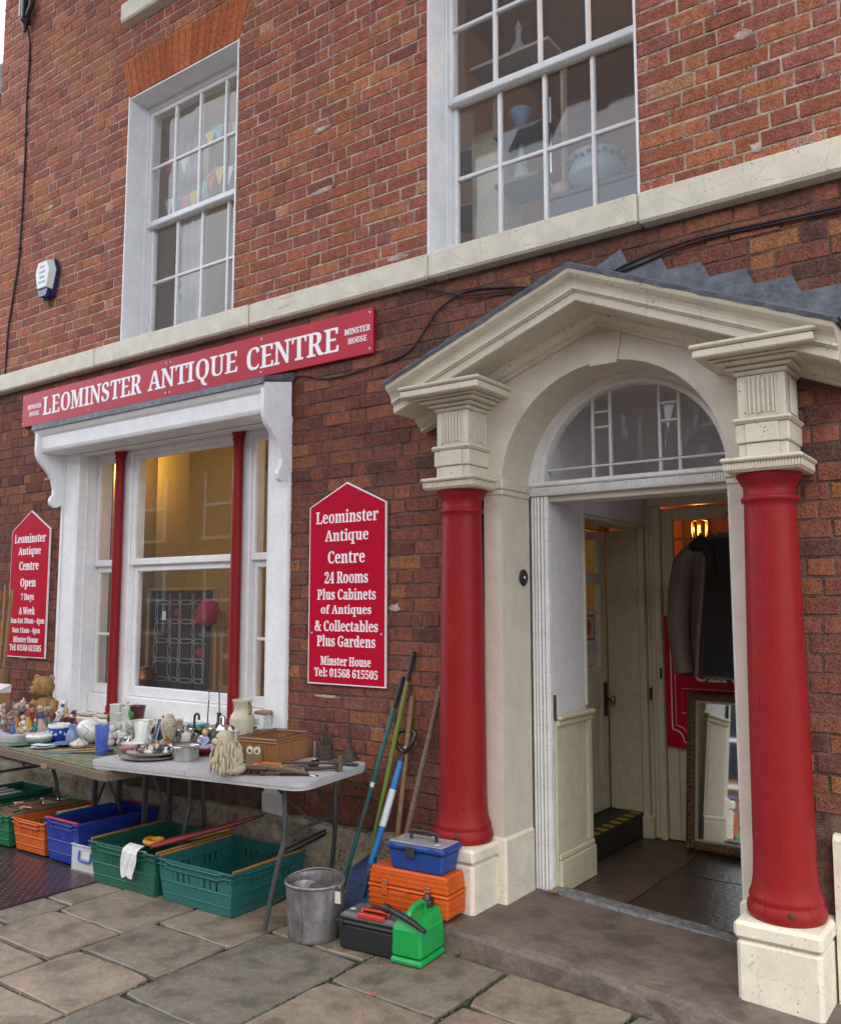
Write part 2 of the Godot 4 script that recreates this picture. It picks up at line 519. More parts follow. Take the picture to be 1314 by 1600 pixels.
func build_wall() -> void:
	house = thing("brick_building", "red brick shop building with white sash windows and a cream pedimented doorway", "building")
	var holes := [[-5.678, -4.425, 3.57, 5.57], [-2.803, -1.53, 3.57, 5.57], [-5.678, -4.425, 6.33, 8.1], [-6.13, -4.03, 0.60, 2.79], [-2.42, -1.03, -0.2, 2.79]]
	# the wall behind the bricks: bed and cross joints show its mortar
	var xs := [-7.655, 1.6]
	var ys := [-0.2, 3.5, 8.4]
	for h in holes:
		xs.append_array([h[0], h[1]])
		ys.append_array([h[2], h[3]])
	xs.sort()
	ys.sort()
	var up := G.new()
	var low := G.new()
	for i in xs.size() - 1:
		for j in ys.size() - 1:
			if xs[i + 1] - xs[i] < 1e-4 or ys[j + 1] - ys[j] < 1e-4: continue
			var cx: float = (xs[i] + xs[i + 1]) * 0.5
			var cy: float = (ys[j] + ys[j + 1]) * 0.5
			var solid := true
			for h in holes:
				if cx > h[0] and cx < h[1] and cy > h[2] and cy < h[3]: solid = false
			if solid: (up if cy > 3.5 else low).box(V(xs[i], ys[j], -0.30), V(xs[i + 1], ys[j + 1], -0.004))
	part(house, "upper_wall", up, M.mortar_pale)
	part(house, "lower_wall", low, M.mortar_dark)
	part(house, "gable_wall", bx(-7.655, -7.32, -0.2, 8.4, -6.0, -0.301), M.mortar_dark)
	# bricks, one course after another
	var skip := holes.duplicate()
	skip.append_array([[-6.34, -3.855, 0.0, 3.0], [-5.72, -4.36, 6.16, 6.34], [-2.36, -1.1, 2.5, 2.95], [-2.69, -0.8, -0.2, 0.35]])
	var r := RandomNumberGenerator.new()
	r.seed = 11
	var big := FastNoiseLite.new()
	big.seed = 4
	big.frequency = 0.55
	var list := []
	for region in 2:
		var y: float = 0.345 if region == 0 else 3.572
		var top: float = 3.418 if region == 0 else 8.36
		var row := 0
		while y + 0.06 < top:
			var h := minf(0.0805 + r.randf_range(-0.0015, 0.0015), top - y)
			var cuts := []
			for s in skip:
				if s[2] < y + h - 0.012 and s[3] > y + 0.012: cuts.append([s[0], s[1]])
			if y + h > 5.575 and y < 5.87:
				var sp := 0.115 * clampf((y + h * 0.5 - 5.57) / 0.33, 0, 1) + 0.003
				cuts.append([-5.678 - sp, -4.425 + sp])
				cuts.append([-2.803 - sp, -1.53 + sp])
			cuts.sort_custom(func(p, q): return p[0] < q[0])
			var spans := []
			var at := -7.655
			for s in cuts:
				if s[0] > at + 0.02: spans.append([at, s[0]])
				at = maxf(at, s[1])
			if at < 1.6: spans.append([at, 1.6])
			var jo := 0.011
			var unit := 0.342
			for s in spans:
				if region == 0 and y < 0.68 and s[0] > -1.2: continue
				var x: float = floor(s[0] / unit) * unit - unit + (0.0 if row % 2 == 0 else unit * 0.5)
				var kind := 0
				while x < s[1]:
					var w := (0.228 if kind == 0 else 0.114) + r.randf_range(-0.007, 0.007)
					if r.randf() < 0.05: kind = 1 - kind
					kind = 1 - kind
					var a := maxf(x, s[0])
					var b := minf(x + w, s[1])
					x += w
					if b - a < 0.04:
						continue
					if s[1] - b < 0.045: b = s[1]
					if a - s[0] < 0.045: a = s[0]
					list.append([a + (jo * 0.5 if a > s[0] + 1e-4 else 0.0), b - (jo * 0.5 if b < s[1] - 1e-4 else 0.0), y + jo * 0.5, y + h - jo * 0.5, region])
			y += h
			row += 1
	# each brick: its tone, how large it shows
	for q in list:
		var p := V((q[0] + q[1]) * 0.5, (q[2] + q[3]) * 0.5, 0)
		var pick := 0
		var wts: Array = (UPPER_W if q[4] == 1 else LOWER_W).duplicate()
		var bn := big.get_noise_2d(p.x * 1.3, p.y * 1.6)
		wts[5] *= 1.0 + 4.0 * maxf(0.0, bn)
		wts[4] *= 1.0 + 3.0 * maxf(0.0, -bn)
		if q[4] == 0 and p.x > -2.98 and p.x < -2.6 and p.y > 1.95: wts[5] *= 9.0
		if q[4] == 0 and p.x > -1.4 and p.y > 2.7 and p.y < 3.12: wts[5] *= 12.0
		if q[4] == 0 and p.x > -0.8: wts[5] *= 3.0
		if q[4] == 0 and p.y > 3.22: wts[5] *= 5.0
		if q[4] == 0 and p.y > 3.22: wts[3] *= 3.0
		var tot := 0.0
		for w in wts: tot += w
		var t := r.randf() * tot
		for k in wts.size():
			t -= wts[k]
			if t <= 0.0:
				pick = k
				break
		var d: Vector3 = EYE - p
		var hid: bool = p.x > -2.42 and p.x < -1.03 and p.y < 2.9
		q.append(pick)
		q.append((q[1] - q[0]) * (q[3] - q[2]) * d.z / pow(d.length(), 3) if in_view(p) and not hid else 0.0)
	list.sort_custom(func(p, q): return p[6] > q[6])
	var rest := G.new()
	var meshes := {}
	for i in list.size():
		var q: Array = list[i]
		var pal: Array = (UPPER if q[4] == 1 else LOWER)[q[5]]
		var f := r.randf_range(-0.0015, 0.0025)
		if i < 300:
			var w: float = q[1] - q[0]
			var nom := 0.217 if w > 0.16 else 0.103
			var key := [q[4], q[5], nom, r.randi() % 3]
			if not meshes.has(key):
				var g := G.new()
				var k := r.randf_range(0.88, 1.12)
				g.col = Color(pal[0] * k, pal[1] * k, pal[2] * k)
				one_brick(g, -nom * 0.5, nom * 0.5, -0.0348, 0.0348, 0.0, r)
				meshes[key] = g.mesh()
			var o := part(house, "brick", meshes[key], M.brick, V((q[0] + q[1]) * 0.5, (q[2] + q[3]) * 0.5, f))
			o.scale = V(w / nom, (q[3] - q[2]) / 0.0696, 1)
		else:
			var k := r.randf_range(0.86, 1.14)
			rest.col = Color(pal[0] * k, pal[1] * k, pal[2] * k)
			one_brick(rest, q[0], q[1], q[2], q[3], f, r)
	part(house, "brickwork", rest, M.brick).set_meta("kind", "stuff")
	# rubbed brick arches over the first-floor windows
	for x0 in [-5.678, -2.803]:
		var x1: float = x0 + (1.253 if x0 < -4 else 1.273)
		var nb := 19
		for i in nb:
			var g := G.new()
			var k := r.randf_range(0.8, 1.2)
			g.col = Color(0.54 * k, 0.165 * k, 0.072 * k)
			var e := 0.0026
			var b0 := lerpf(x0, x1, i / float(nb)) + e
			var b1 := lerpf(x0, x1, (i + 1) / float(nb)) - e
			var t0 := lerpf(x0 - 0.115, x1 + 0.115, i / float(nb)) + e
			var t1 := lerpf(x0 - 0.115, x1 + 0.115, (i + 1) / float(nb)) - e
			g.ext([Vector2(b0, 5.572), Vector2(b1, 5.572), Vector2(t1, 5.90), Vector2(t0, 5.90)], -0.03, 0.002 + r.randf_range(0, 0.002))
			part(house, "arch_brick", g, M.brick)
	for k in 22:
		var u := k < 14
		var mx: float = r.randf_range(-7.0, -0.7)
		var my: float = r.randf_range(3.65, 6.0) if u else r.randf_range(0.9, 2.9)
		if k == 0: mx = -0.98; my = 3.66
		if k == 1: mx = -0.78; my = 3.60
		if k == 2: mx = -3.02; my = 3.63
		if k == 3: mx = -1.02; my = 4.22
		var ok := true
		for h in skip:
			if mx > h[0] - 0.08 and mx < h[1] + 0.08 and my > h[2] - 0.06 and my < h[3] + 0.06: ok = false
		if not ok or (not u and mx > -2.9): continue
		part(house, "mortar_patch", G.new().blob(V(mx, my, 0.001), V(r.randf_range(0.02, 0.09), r.randf_range(0.008, 0.030), 0.004), 0.8, 2.5, k + 40, 8, 18), M.mortar_pale)
	# string course under the first-floor windows, in lengths of stone
	var px := -7.65
	for e in [-5.9, -4.2, -2.75, -1.52, -0.1, 1.62]:
		var g := G.new()
		g.bev(V(px + 0.001, 3.42 + r.randf_range(-0.004, 0.004), -0.05), V(e - 0.001, 3.572, 0.075 + r.randf_range(-0.004, 0.004)), 0.012)
		part(house, "string_course", g, M.cream_worn)
		px = e
	# old paint on it has cracked
	var cr := G.new()
	for k in 48:
		var cx := r.randf_range(-7.6, 1.2)
		var p := V(cx, r.randf_range(3.435, 3.56), 0.0745)
		var pts := [p]
		var a := r.randf() * TAU
		for i in 3 + r.randi() % 5:
			a += r.randf_range(-0.9, 0.9)
			p += V(cos(a), sin(a) * 0.8, 0) * r.randf_range(0.012, 0.035)
			p.y = clampf(p.y, 3.432, 3.562)
			pts.append(p)
		cr.tube(pts, 0.0010, 4)
	part(house, "paint_cracks", cr, plain(0.36, 0.32, 0.26, 0.9)).set_meta("kind", "stuff")
	part(house, "upper_sill", bx(-5.72, -4.38, 6.17, 6.33, -0.1, 0.085, 0.012), M.cream_worn)
	# rendered base
	var g2 := G.new()
	uneven(g2, -7.63, -2.69, 0.345, 0.07, 30)
	part(house, "rendered_base", g2, M.plinth)
	var g3 := G.new()
	uneven(g3, -0.79, 1.6, 0.68, 0.045, 14)
	part(house, "rendered_base", g3, M.cream_worn)
	# roof
	part(house, "roof", G.new().ext([Vector2(0.35, 8.35), Vector2(0.35, 8.5), Vector2(-3.0, 10.4), Vector2(-6.2, 8.5), Vector2(-6.2, 8.35)], -7.5, 1.7), plain(0.06, 0.065, 0.075, 0.7, "lead", 0.8)).transform = Transform3D(Basis(Vector3(0, 0, -1), Vector3.UP, Vector3(1, 0, 0)), Vector3.ZERO)

func uneven(g: G, x0: float, x1: float, top: float, out: float, nseg: int) -> void:
	var r := RandomNumberGenerator.new()
	r.seed = int(absf(x0) * 100)
	var prev := []
	for i in nseg + 1:
		var x := lerpf(x0, x1, i / float(nseg))
		var t := top + r.randf_range(-0.012, 0.012)
		var o := out + r.randf_range(-0.008, 0.008)
		var ring := [V(x, -0.12, -0.02), V(x, -0.12, o + 0.012), V(x, top * 0.5, o), V(x, t - 0.02, o - 0.004), V(x, t, o - 0.022), V(x, t + 0.004, -0.02)]
		if i > 0:
			for k in ring.size() - 1:
				g.quad(prev[k + 1], ring[k + 1], ring[k], prev[k])
		if i == 0: cap(g, ring, false)
		if i == nseg: cap(g, ring, true)
		prev = ring

func cap(g: G, ring: Array, far: bool) -> void:
	for k in range(1, ring.size() - 1):
		if far: g.flat(ring[0], ring[k + 1], ring[k])
		else: g.flat(ring[0], ring[k], ring[k + 1])

func sash_window(x0: float, x1: float, y0: float, y1: float, mid: float) -> void:
	var w := sub(house, "sash_window")
	var zf := -0.165
	var wt: Material = M.white
	# plastered reveals
	part(w, "reveal", bx(x0, x0 + 0.012, y0, y1, zf - 0.06, 0.004), wt)
	part(w, "reveal", bx(x1 - 0.012, x1, y0, y1, zf - 0.06, 0.004), wt)
	part(w, "reveal", bx(x0 + 0.012, x1 - 0.012, y1 - 0.012, y1, zf - 0.06, -0.004), wt)
	var a := x0 + 0.012
	var b := x1 - 0.012
	# box frame
	part(w, "frame", bx(a, a + 0.010, y0, y1 - 0.012, zf - 0.13, zf, 0.004), wt)
	part(w, "frame", bx(b - 0.010, b, y0, y1 - 0.012, zf - 0.13, zf, 0.004), wt)
	part(w, "frame", bx(a + 0.010, b - 0.010, y1 - 0.055, y1 - 0.012, zf - 0.13, zf - 0.002, 0.004), wt)
	part(w, "frame", bx(a + 0.010, b - 0.010, y0, y0 + 0.045, zf - 0.13, zf + 0.02, 0.004), wt)
	a += 0.010
	b -= 0.010
	for s in 2:
		var lo := mid - 0.025 if s == 0 else y0 + 0.045
		var hi := y1 - 0.055 if s == 0 else mid + 0.02
		var z := zf - 0.015 if s == 0 else zf - 0.062
		var t := 0.030
		part(w, "stile", bx(a, a + t, lo, hi, z - 0.042, z, 0.005), wt)
		part(w, "stile", bx(b - t, b, lo, hi, z - 0.042, z, 0.005), wt)
		part(w, "rail", bx(a + t, b - t, hi - 0.035, hi, z - 0.042, z - 0.001, 0.005), wt)
		part(w, "rail", bx(a + t, b - t, lo, lo + (0.045 if s == 0 else 0.055), z - 0.042, z + 0.004, 0.006), wt)
		var gx0 := a + t
		var gx1 := b - t
		var gy0 := lo + (0.045 if s == 0 else 0.055)
		var gy1 := hi - 0.035
		var bt := 0.011
		var cols := [gx0 - bt]
		for k in 3: cols.append(lerpf(gx0, gx1, (k + 1) / 4.0))
		cols.append(gx1 + bt)
		var my := (gy0 + gy1) * 0.5
		for k in range(1, 4):
			part(w, "glazing_bar", bx(cols[k] - bt, cols[k] + bt, gy0, gy1, z - 0.036, z - 0.004, 0.004), wt)
		for k in 4:
			part(w, "glazing_bar", bx(cols[k] + bt, cols[k + 1] - bt, my - bt, my + bt, z - 0.035, z - 0.006, 0.004), wt)
		var rr := RandomNumberGenerator.new()
		rr.seed = int(absf(x0) * 50 + y0 * 7 + s)
		for k in 4:
			for j in 2:
				var py0 := gy0 if j == 0 else my + bt
				var py1 := my - bt if j == 0 else gy1
				# old panes do not lie quite in one plane
				var tilt := [rr.randf_range(-0.003, 0.003), rr.randf_range(-0.003, 0.003)]
				var g := G.new()
				var q := [V(cols[k] + bt, py0, z - 0.02 + tilt[0]), V(cols[k + 1] - bt, py0, z - 0.02 - tilt[0]), V(cols[k + 1] - bt, py1, z - 0.02 + tilt[1]), V(cols[k] + bt, py1, z - 0.02 - tilt[1])]
				g.quad(q[0], q[1], q[2], q[3])
				part(w, "pane", g, M.old_pane)

func box_sash(w: Node3D, x0: float, x1: float, y0: float, y1: float, mid: float, z: float, t := 0.035, small := false) -> void:
	var wt: Material = M.white
	for s in 2:
		var lo := mid - 0.005 if s == 0 else y0
		var hi := y1 if s == 0 else mid - 0.005
		var zz := z if s == 0 else z - 0.03
		part(w, "stile", bx(x0, x0 + t, lo, hi, zz - 0.035, zz, 0.005), wt)
		part(w, "stile", bx(x1 - t, x1, lo, hi, zz - 0.035, zz, 0.005), wt)
		part(w, "rail", bx(x0 + t, x1 - t, hi - (0.035 if s == 0 else 0.045), hi, zz - 0.035, zz - 0.001, 0.005), wt)
		part(w, "rail", bx(x0 + t, x1 - t, lo, lo + (0.05 if s == 0 else 0.075), zz - 0.035, zz + 0.003, 0.006), wt)
		var g := G.new()
		var p0 := lo + (0.05 if s == 0 else 0.075)
		var p1 := hi - (0.035 if s == 0 else 0.045)
		if small:
			var my := (p0 + p1) * 0.5 - 0.05
			if s == 1:
				part(w, "glazing_bar", bx(x0 + t, x1 - t, my - 0.011, my + 0.011, zz - 0.03, zz - 0.004, 0.004), wt)
				var g2 := G.new()
				g2.quad(V(x0 + t, my + 0.011, zz - 0.017), V(x1 - t, my + 0.011, zz - 0.017), V(x1 - t, p1, zz - 0.017), V(x0 + t, p1, zz - 0.017))
				part(w, "pane", g2, M.pane)
				p1 = my - 0.011
		g.quad(V(x0 + t, p0, zz - 0.017), V(x1 - t, p0, zz - 0.017), V(x1 - t, p1, zz - 0.017), V(x0 + t, p1, zz - 0.017))
		part(w, "pane", g, M.pane)

func shop_window() -> void:
	var w := sub(house, "shop_window")
	var wt: Material = M.white
	# pilasters with a sunk edge and a little bead
	for s in 2:
		var x0 := -6.335 if s == 0 else -4.03
		var x1 := -6.13 if s == 0 else -3.852
		part(w, "pilaster", bx(x0, x1, 0.30, 2.79, -0.28, 0.022, 0.006), wt)
		part(w, "pilaster_strip", bx(x1 - 0.03 if s == 1 else x0 + 0.002, x1 - 0.002 if s == 1 else x0 + 0.03, 0.31, 2.78, 0.0225, 0.032, 0.004), wt)
		part(w, "base_block", bx(x0 - 0.008, x1 + 0.008, 0.285, 0.46, -0.02, 0.034, 0.01), M.white_worn)
		# scrolled bracket, a board cut to an S
		var pr := [Vector2(0.022, 2.93), Vector2(0.255, 2.93), Vector2(0.258, 2.80), Vector2(0.250, 2.745), Vector2(0.225, 2.70), Vector2(0.185, 2.66), Vector2(0.145, 2.615), Vector2(0.115, 2.565), Vector2(0.098, 2.50), Vector2(0.10, 2.455),
			Vector2(0.120, 2.435), Vector2(0.128, 2.405), Vector2(0.118, 2.375), Vector2(0.092, 2.358), Vector2(0.06, 2.362), Vector2(0.035, 2.38), Vector2(0.022, 2.40)]
		var g := G.new()
		g.xf = Transform3D(Basis(Vector3(0, 0, 1), Vector3.UP, Vector3(-1, 0, 0)), V(0, 0, 0))
		var bx0 := -6.36 if s == 0 else -3.875
		g.ext(pr, -(bx0 + 0.032), -bx0)
		part(w, "bracket", g, wt)
	# hood
	var pr2 := [Vector2(0.02, 2.775), Vector2(0.215, 2.775), Vector2(0.222, 2.785), Vector2(0.228, 2.80), Vector2(0.228, 2.895), Vector2(0.245, 2.91), Vector2(0.262, 2.935), Vector2(0.262, 2.955), Vector2(0.02, 3.005)]
	var hg := G.new()
	hg.xf = Transform3D(Basis(Vector3(0, 0, 1), Vector3.UP, Vector3(-1, 0, 0)), Vector3.ZERO)
	hg.ext(pr2, 3.842, 6.37)
	part(w, "hood", hg, wt)
	var lg := G.new()
	lg.xf = hg.xf
	lg.ext([Vector2(0.008, 3.012), Vector2(0.0, 3.065), Vector2(0.03, 3.06), Vector2(0.277, 2.985), Vector2(0.279, 2.945), Vector2(0.264, 2.945), Vector2(0.264, 2.962)], 3.832, 6.38)
	part(w, "lead_cover", lg, M.lead)
	# soffit boards: two, with a gap
	part(w, "soffit_board", bx(-6.13, -4.03, 2.775, 2.79, -0.29, -0.06), wt)
	part(w, "soffit_board", bx(-6.13, -4.03, 2.762, 2.7745, -0.05, 0.018, 0.003), wt)
	# posts between the lights and the sashes
	var zf := -0.135
	part(w, "reveal", bx(-6.13, -6.118, 0.78, 2.775, -0.28, 0.018), wt)
	part(w, "reveal", bx(-4.042, -4.03, 0.78, 2.775, -0.28, 0.018), wt)
	part(w, "reveal_bead", bx(-6.118, -6.106, 0.78, 2.77, -0.06, -0.045, 0.004), wt)
	part(w, "mullion", bx(-5.80, -5.655, 0.78, 2.775, -0.26, zf + 0.012, 0.006), wt)
	part(w, "mullion", bx(-4.50, -4.355, 0.78, 2.775, -0.26, zf + 0.012, 0.006), wt)
	part(w, "head_rail", bx(-6.118, -4.042, 2.735, 2.774, -0.26, zf + 0.006, 0.004), wt)
	part(w, "bottom_rail", bx(-6.118, -4.042, 0.78, 0.925, -0.26, zf + 0.008, 0.006), wt)
	box_sash(w, -6.116, -5.80, 0.926, 2.735, 1.90, zf - 0.004, 0.032, true)
	box_sash(w, -5.655, -4.50, 0.926, 2.735, 1.90, zf - 0.004, 0.045)
	box_sash(w, -4.355, -4.044, 0.926, 2.735, 1.90, zf - 0.004, 0.032, true)
	# stone sill
	part(w, "sill", bx(-6.13, -4.03, 0.60, 0.778, -0.30, 0.075, 0.012), M.cream_worn)
	part(w, "apron", bx(-6.13, -4.03, 0.32, 0.599, -0.30, 0.004), M.mortar_dark)
	# slim cast-iron columns in front of the mullions
	for x in [-5.745, -4.436]:
		var y0 := 0.778
		var y1 := 2.762
		var p := [Vector2(0, y0), Vector2(0.052, y0), Vector2(0.052, y0 + 0.03), Vector2(0.042, y0 + 0.036), Vector2(0.046, y0 + 0.05), Vector2(0.046, y0 + 0.07), Vector2(0.038, y0 + 0.082), Vector2(0.037, y0 + 0.2), Vector2(0.036, y0 + 1.0), Vector2(0.034, y1 - 0.10), Vector2(0.034, y1 - 0.06),
			Vector2(0.040, y1 - 0.05), Vector2(0.040, y1 - 0.038), Vector2(0.036, y1 - 0.03), Vector2(0.046, y1 - 0.01), Vector2(0.047, y1), Vector2(0, y1)]
		part(w, "iron_column", G.new().lathe(p, V(x, 0, -0.085), 20), M.red)

# ---------------------------------------------------------------- the doorway
func doorway() -> void:
	var cx := -1.731
	# cream front with its arch
	var d := sub(house, "doorway")
	var out := [Vector2(-2.42, 0.10), Vector2(-2.315, 0.10)]
	for i in 25:
		var a := PI - PI * i / 24.0
		out.append(Vector2(cx + 0.584 * cos(a), 2.205 + 0.584 * sin(a)))
	out.append_array([Vector2(-1.147, 0.0), Vector2(-1.03, 0.0), Vector2(-1.03, 2.60), Vector2(-0.72, 2.60), Vector2(-0.76, 2.62), Vector2(-1.745, 3.04), Vector2(-2.72, 2.66), Vector2(-2.72, 2.62), Vector2(-2.42, 2.62)])
	part(d, "arched_front", G.new().ext(out, -0.268, 0.03), M.cream)
	part(d, "keystone", G.new().ext([Vector2(-1.80, 2.77), Vector2(-1.66, 2.77), Vector2(-1.63, 2.93), Vector2(-1.83, 2.93)], 0.0305, 0.036), M.cream)
	# impost mouldings on the jambs, plinth blocks below
	for s in 2:
		var x0 := -2.425 if s == 0 else -1.163
		var x1 := -2.300 if s == 0 else -1.025
		var dy := 0.0 if s == 0 else -0.04
		part(d, "impost", bx(x0, x1, 2.20 + dy, 2.252 + dy, -0.262, 0.045, 0.006), M.cream_trim)
		part(d, "impost", bx(x0 + 0.004, x1 - 0.004, 2.17 + dy, 2.1995 + dy, -0.262, 0.038, 0.006), M.cream_trim)
		part(d, "jamb_plinth", bx(x0 - 0.004, x1 + 0.002, 0.08 if s == 0 else 0.0, 0.44 + dy * 2, -0.264, 0.044, 0.012), M.cream_worn)
	# columns on plinths
	for s in 2:
		var x := -2.505 if s == 0 else -0.958
		var y0 := 0.425 if s == 0 else 0.358
		var y1 := 2.193 if s == 0 else 2.148
		var b0 := 0.10 if s == 0 else 0.015
		var z := 0.112
		var c := sub(house, "column")
		# the plinths are worn: their top edge is a band, corners knocked
		part(c, "plinth", bx(x - 0.158, x + 0.158, b0, y0 - 0.07, -0.02, 0.275, 0.016), M.cream_worn)
		part(c, "plinth_band", bx(x - 0.166, x + 0.166, y0 - 0.0695, y0, -0.02, 0.283, 0.014), M.cream_worn)
		var hgt := y1 - y0
		var p := [Vector2(0, 0), Vector2(0.142, 0), Vector2(0.150, 0.012), Vector2(0.152, 0.03), Vector2(0.148, 0.048), Vector2(0.141, 0.058), Vector2(0.139, 0.066), Vector2(0.143, 0.075), Vector2(0.140, 0.088), Vector2(0.130, 0.11), Vector2(0.124, 0.15), Vector2(0.1205, 0.22), Vector2(0.119, 0.4), Vector2(0.117, 0.7), Vector2(0.114, 1.0), Vector2(0.1095, 1.3), Vector2(0.104, hgt - 0.15),
			Vector2(0.103, hgt - 0.125), Vector2(0.113, hgt - 0.118), Vector2(0.116, hgt - 0.108), Vector2(0.113, hgt - 0.098), Vector2(0.104, hgt - 0.092), Vector2(0.104, hgt - 0.06), Vector2(0.111, hgt - 0.045), Vector2(0.124, hgt - 0.022), Vector2(0.131, hgt - 0.01), Vector2(0.131, hgt), Vector2(0, hgt)]
		part(c, "shaft", G.new().lathe(p, V(x, y0 + 0.0005, z), 48), M.red)
		part(c, "bolt", G.new().lathe([Vector2(0, 0), Vector2(0.013, 0), Vector2(0.011, 0.008), Vector2(0, 0.011)], Vector3.ZERO, 10), M.rust).transform = Transform3D(Basis(Vector3.RIGHT, PI / 2), V(x + 0.05, y0 + 0.045, z + 0.138))
		entablature(x + 0.008, 0.0 if s == 0 else -0.045)
	pediment()

func entablature(x: float, dy: float) -> void:
	var e := sub(house, "entablature")
	var m: Material = M.cream_trim
	var y := 2.1935 + dy
	# abacus with a reeded edge
	part(e, "abacus", bx(x - 0.155, x + 0.155, y, y + 0.040, 0.0, 0.262, 0.010), m)
	part(e, "abacus_top", bx(x - 0.165, x + 0.165, y + 0.0405, y + 0.060, 0.0, 0.274, 0.007), m)
	var rd := G.new()
	for k in 26:
		var xx := x - 0.148 + 0.296 * k / 25.0
		rd.box(V(xx - 0.0028, y + 0.010, 0.260), V(xx + 0.0028, y + 0.037, 0.2655))
	for k in 20:
		var zz := 0.03 + 0.225 * k / 19.0
		rd.box(V(x + 0.153, y + 0.010, zz - 0.0028), V(x + 0.1585, y + 0.037, zz + 0.0028))
	part(e, "reeding", rd, m).set_meta("kind", "stuff")
	# architrave in two fascias, with a raised middle
	part(e, "fascia", bx(x - 0.100, x + 0.100, y + 0.0605, y + 0.122, 0.0, 0.215, 0.005), m)
	part(e, "fascia", bx(x - 0.108, x + 0.108, y + 0.1225, y + 0.205, 0.0, 0.224, 0.005), m)
	part(e, "fascia_panel", bx(x - 0.066, x + 0.066, y + 0.062, y + 0.121, 0.2155, 0.2235, 0.003), m)
	part(e, "fascia_panel", bx(x - 0.066, x + 0.066, y + 0.124, y + 0.2035, 0.2245, 0.232, 0.003), m)
	part(e, "rib", bx(x - 0.122, x + 0.122, y + 0.2055, y + 0.230, 0.0, 0.240, 0.011), m)
	# frieze block with fluting on the front and on the side
	var f0 := y + 0.2305
	var f1 := y + 0.412
	part(e, "frieze", bx(x - 0.097, x + 0.097, f0, f1, 0.0, 0.214, 0.004), m)
	for k in 6:
		var xx := x - 0.047 + 0.094 * k / 5.0
		part(e, "flute_rib", bx(xx - 0.0052, xx + 0.0052, f0 + 0.015, f1 - 0.012, 0.2143, 0.2225, 0.004), m)
	part(e, "flute_edge", bx(x - 0.062, x - 0.055, f0 + 0.008, f1 - 0.004, 0.2143, 0.220, 0.002), m)
	part(e, "flute_edge", bx(x + 0.055, x + 0.062, f0 + 0.008, f1 - 0.004, 0.2143, 0.220, 0.002), m)
	for k in 6:
		var zz := 0.055 + 0.094 * k / 5.0
		part(e, "flute_rib", bx(x + 0.0972, x + 0.1045, f0 + 0.015, f1 - 0.012, zz - 0.0052, zz + 0.0052, 0.004), m)
	# bed mouldings and cornice
	var st := [[0.110, 0.228, 0.0, 0.022], [0.135, 0.252, 0.022, 0.040], [0.170, 0.285, 0.040, 0.058], [0.190, 0.300, 0.058, 0.070]]
	for q in st:
		part(e, "bed_moulding", bx(x - q[0], x + q[0], f1 + q[2] + 0.0005, f1 + q[3], 0.0, q[1], 0.008), m)
	part(e, "corona", bx(x - 0.240, x + 0.240, f1 + 0.0705, f1 + 0.108, 0.0, 0.352, 0.006), m)
	part(e, "corona_top", bx(x - 0.252, x + 0.252, f1 + 0.1085, f1 + 0.130, 0.0, 0.364, 0.008), m)

func rake(g: G, prof: Array, e: Vector2, a: Vector2, flip: bool) -> void:
	var n := prof.size()
	var pe := []
	var pa := []
	var zr := RandomNumberGenerator.new()
	zr.seed = 3
	for q: Vector2 in prof:
		pe.append(V(e.x, e.y + q.x, q.y))
		pa.append(V(a.x, a.y + q.x, q.y))
	for i in n - 1:
		if flip: g.quad(pa[i], pe[i], pe[i + 1], pa[i + 1])
		else: g.quad(pe[i], pa[i], pa[i + 1], pe[i + 1])
	for i in range(1, n - 1):
		if flip: g.flat(pe[0], pe[i + 1], pe[i])
		else: g.flat(pe[0], pe[i], pe[i + 1])

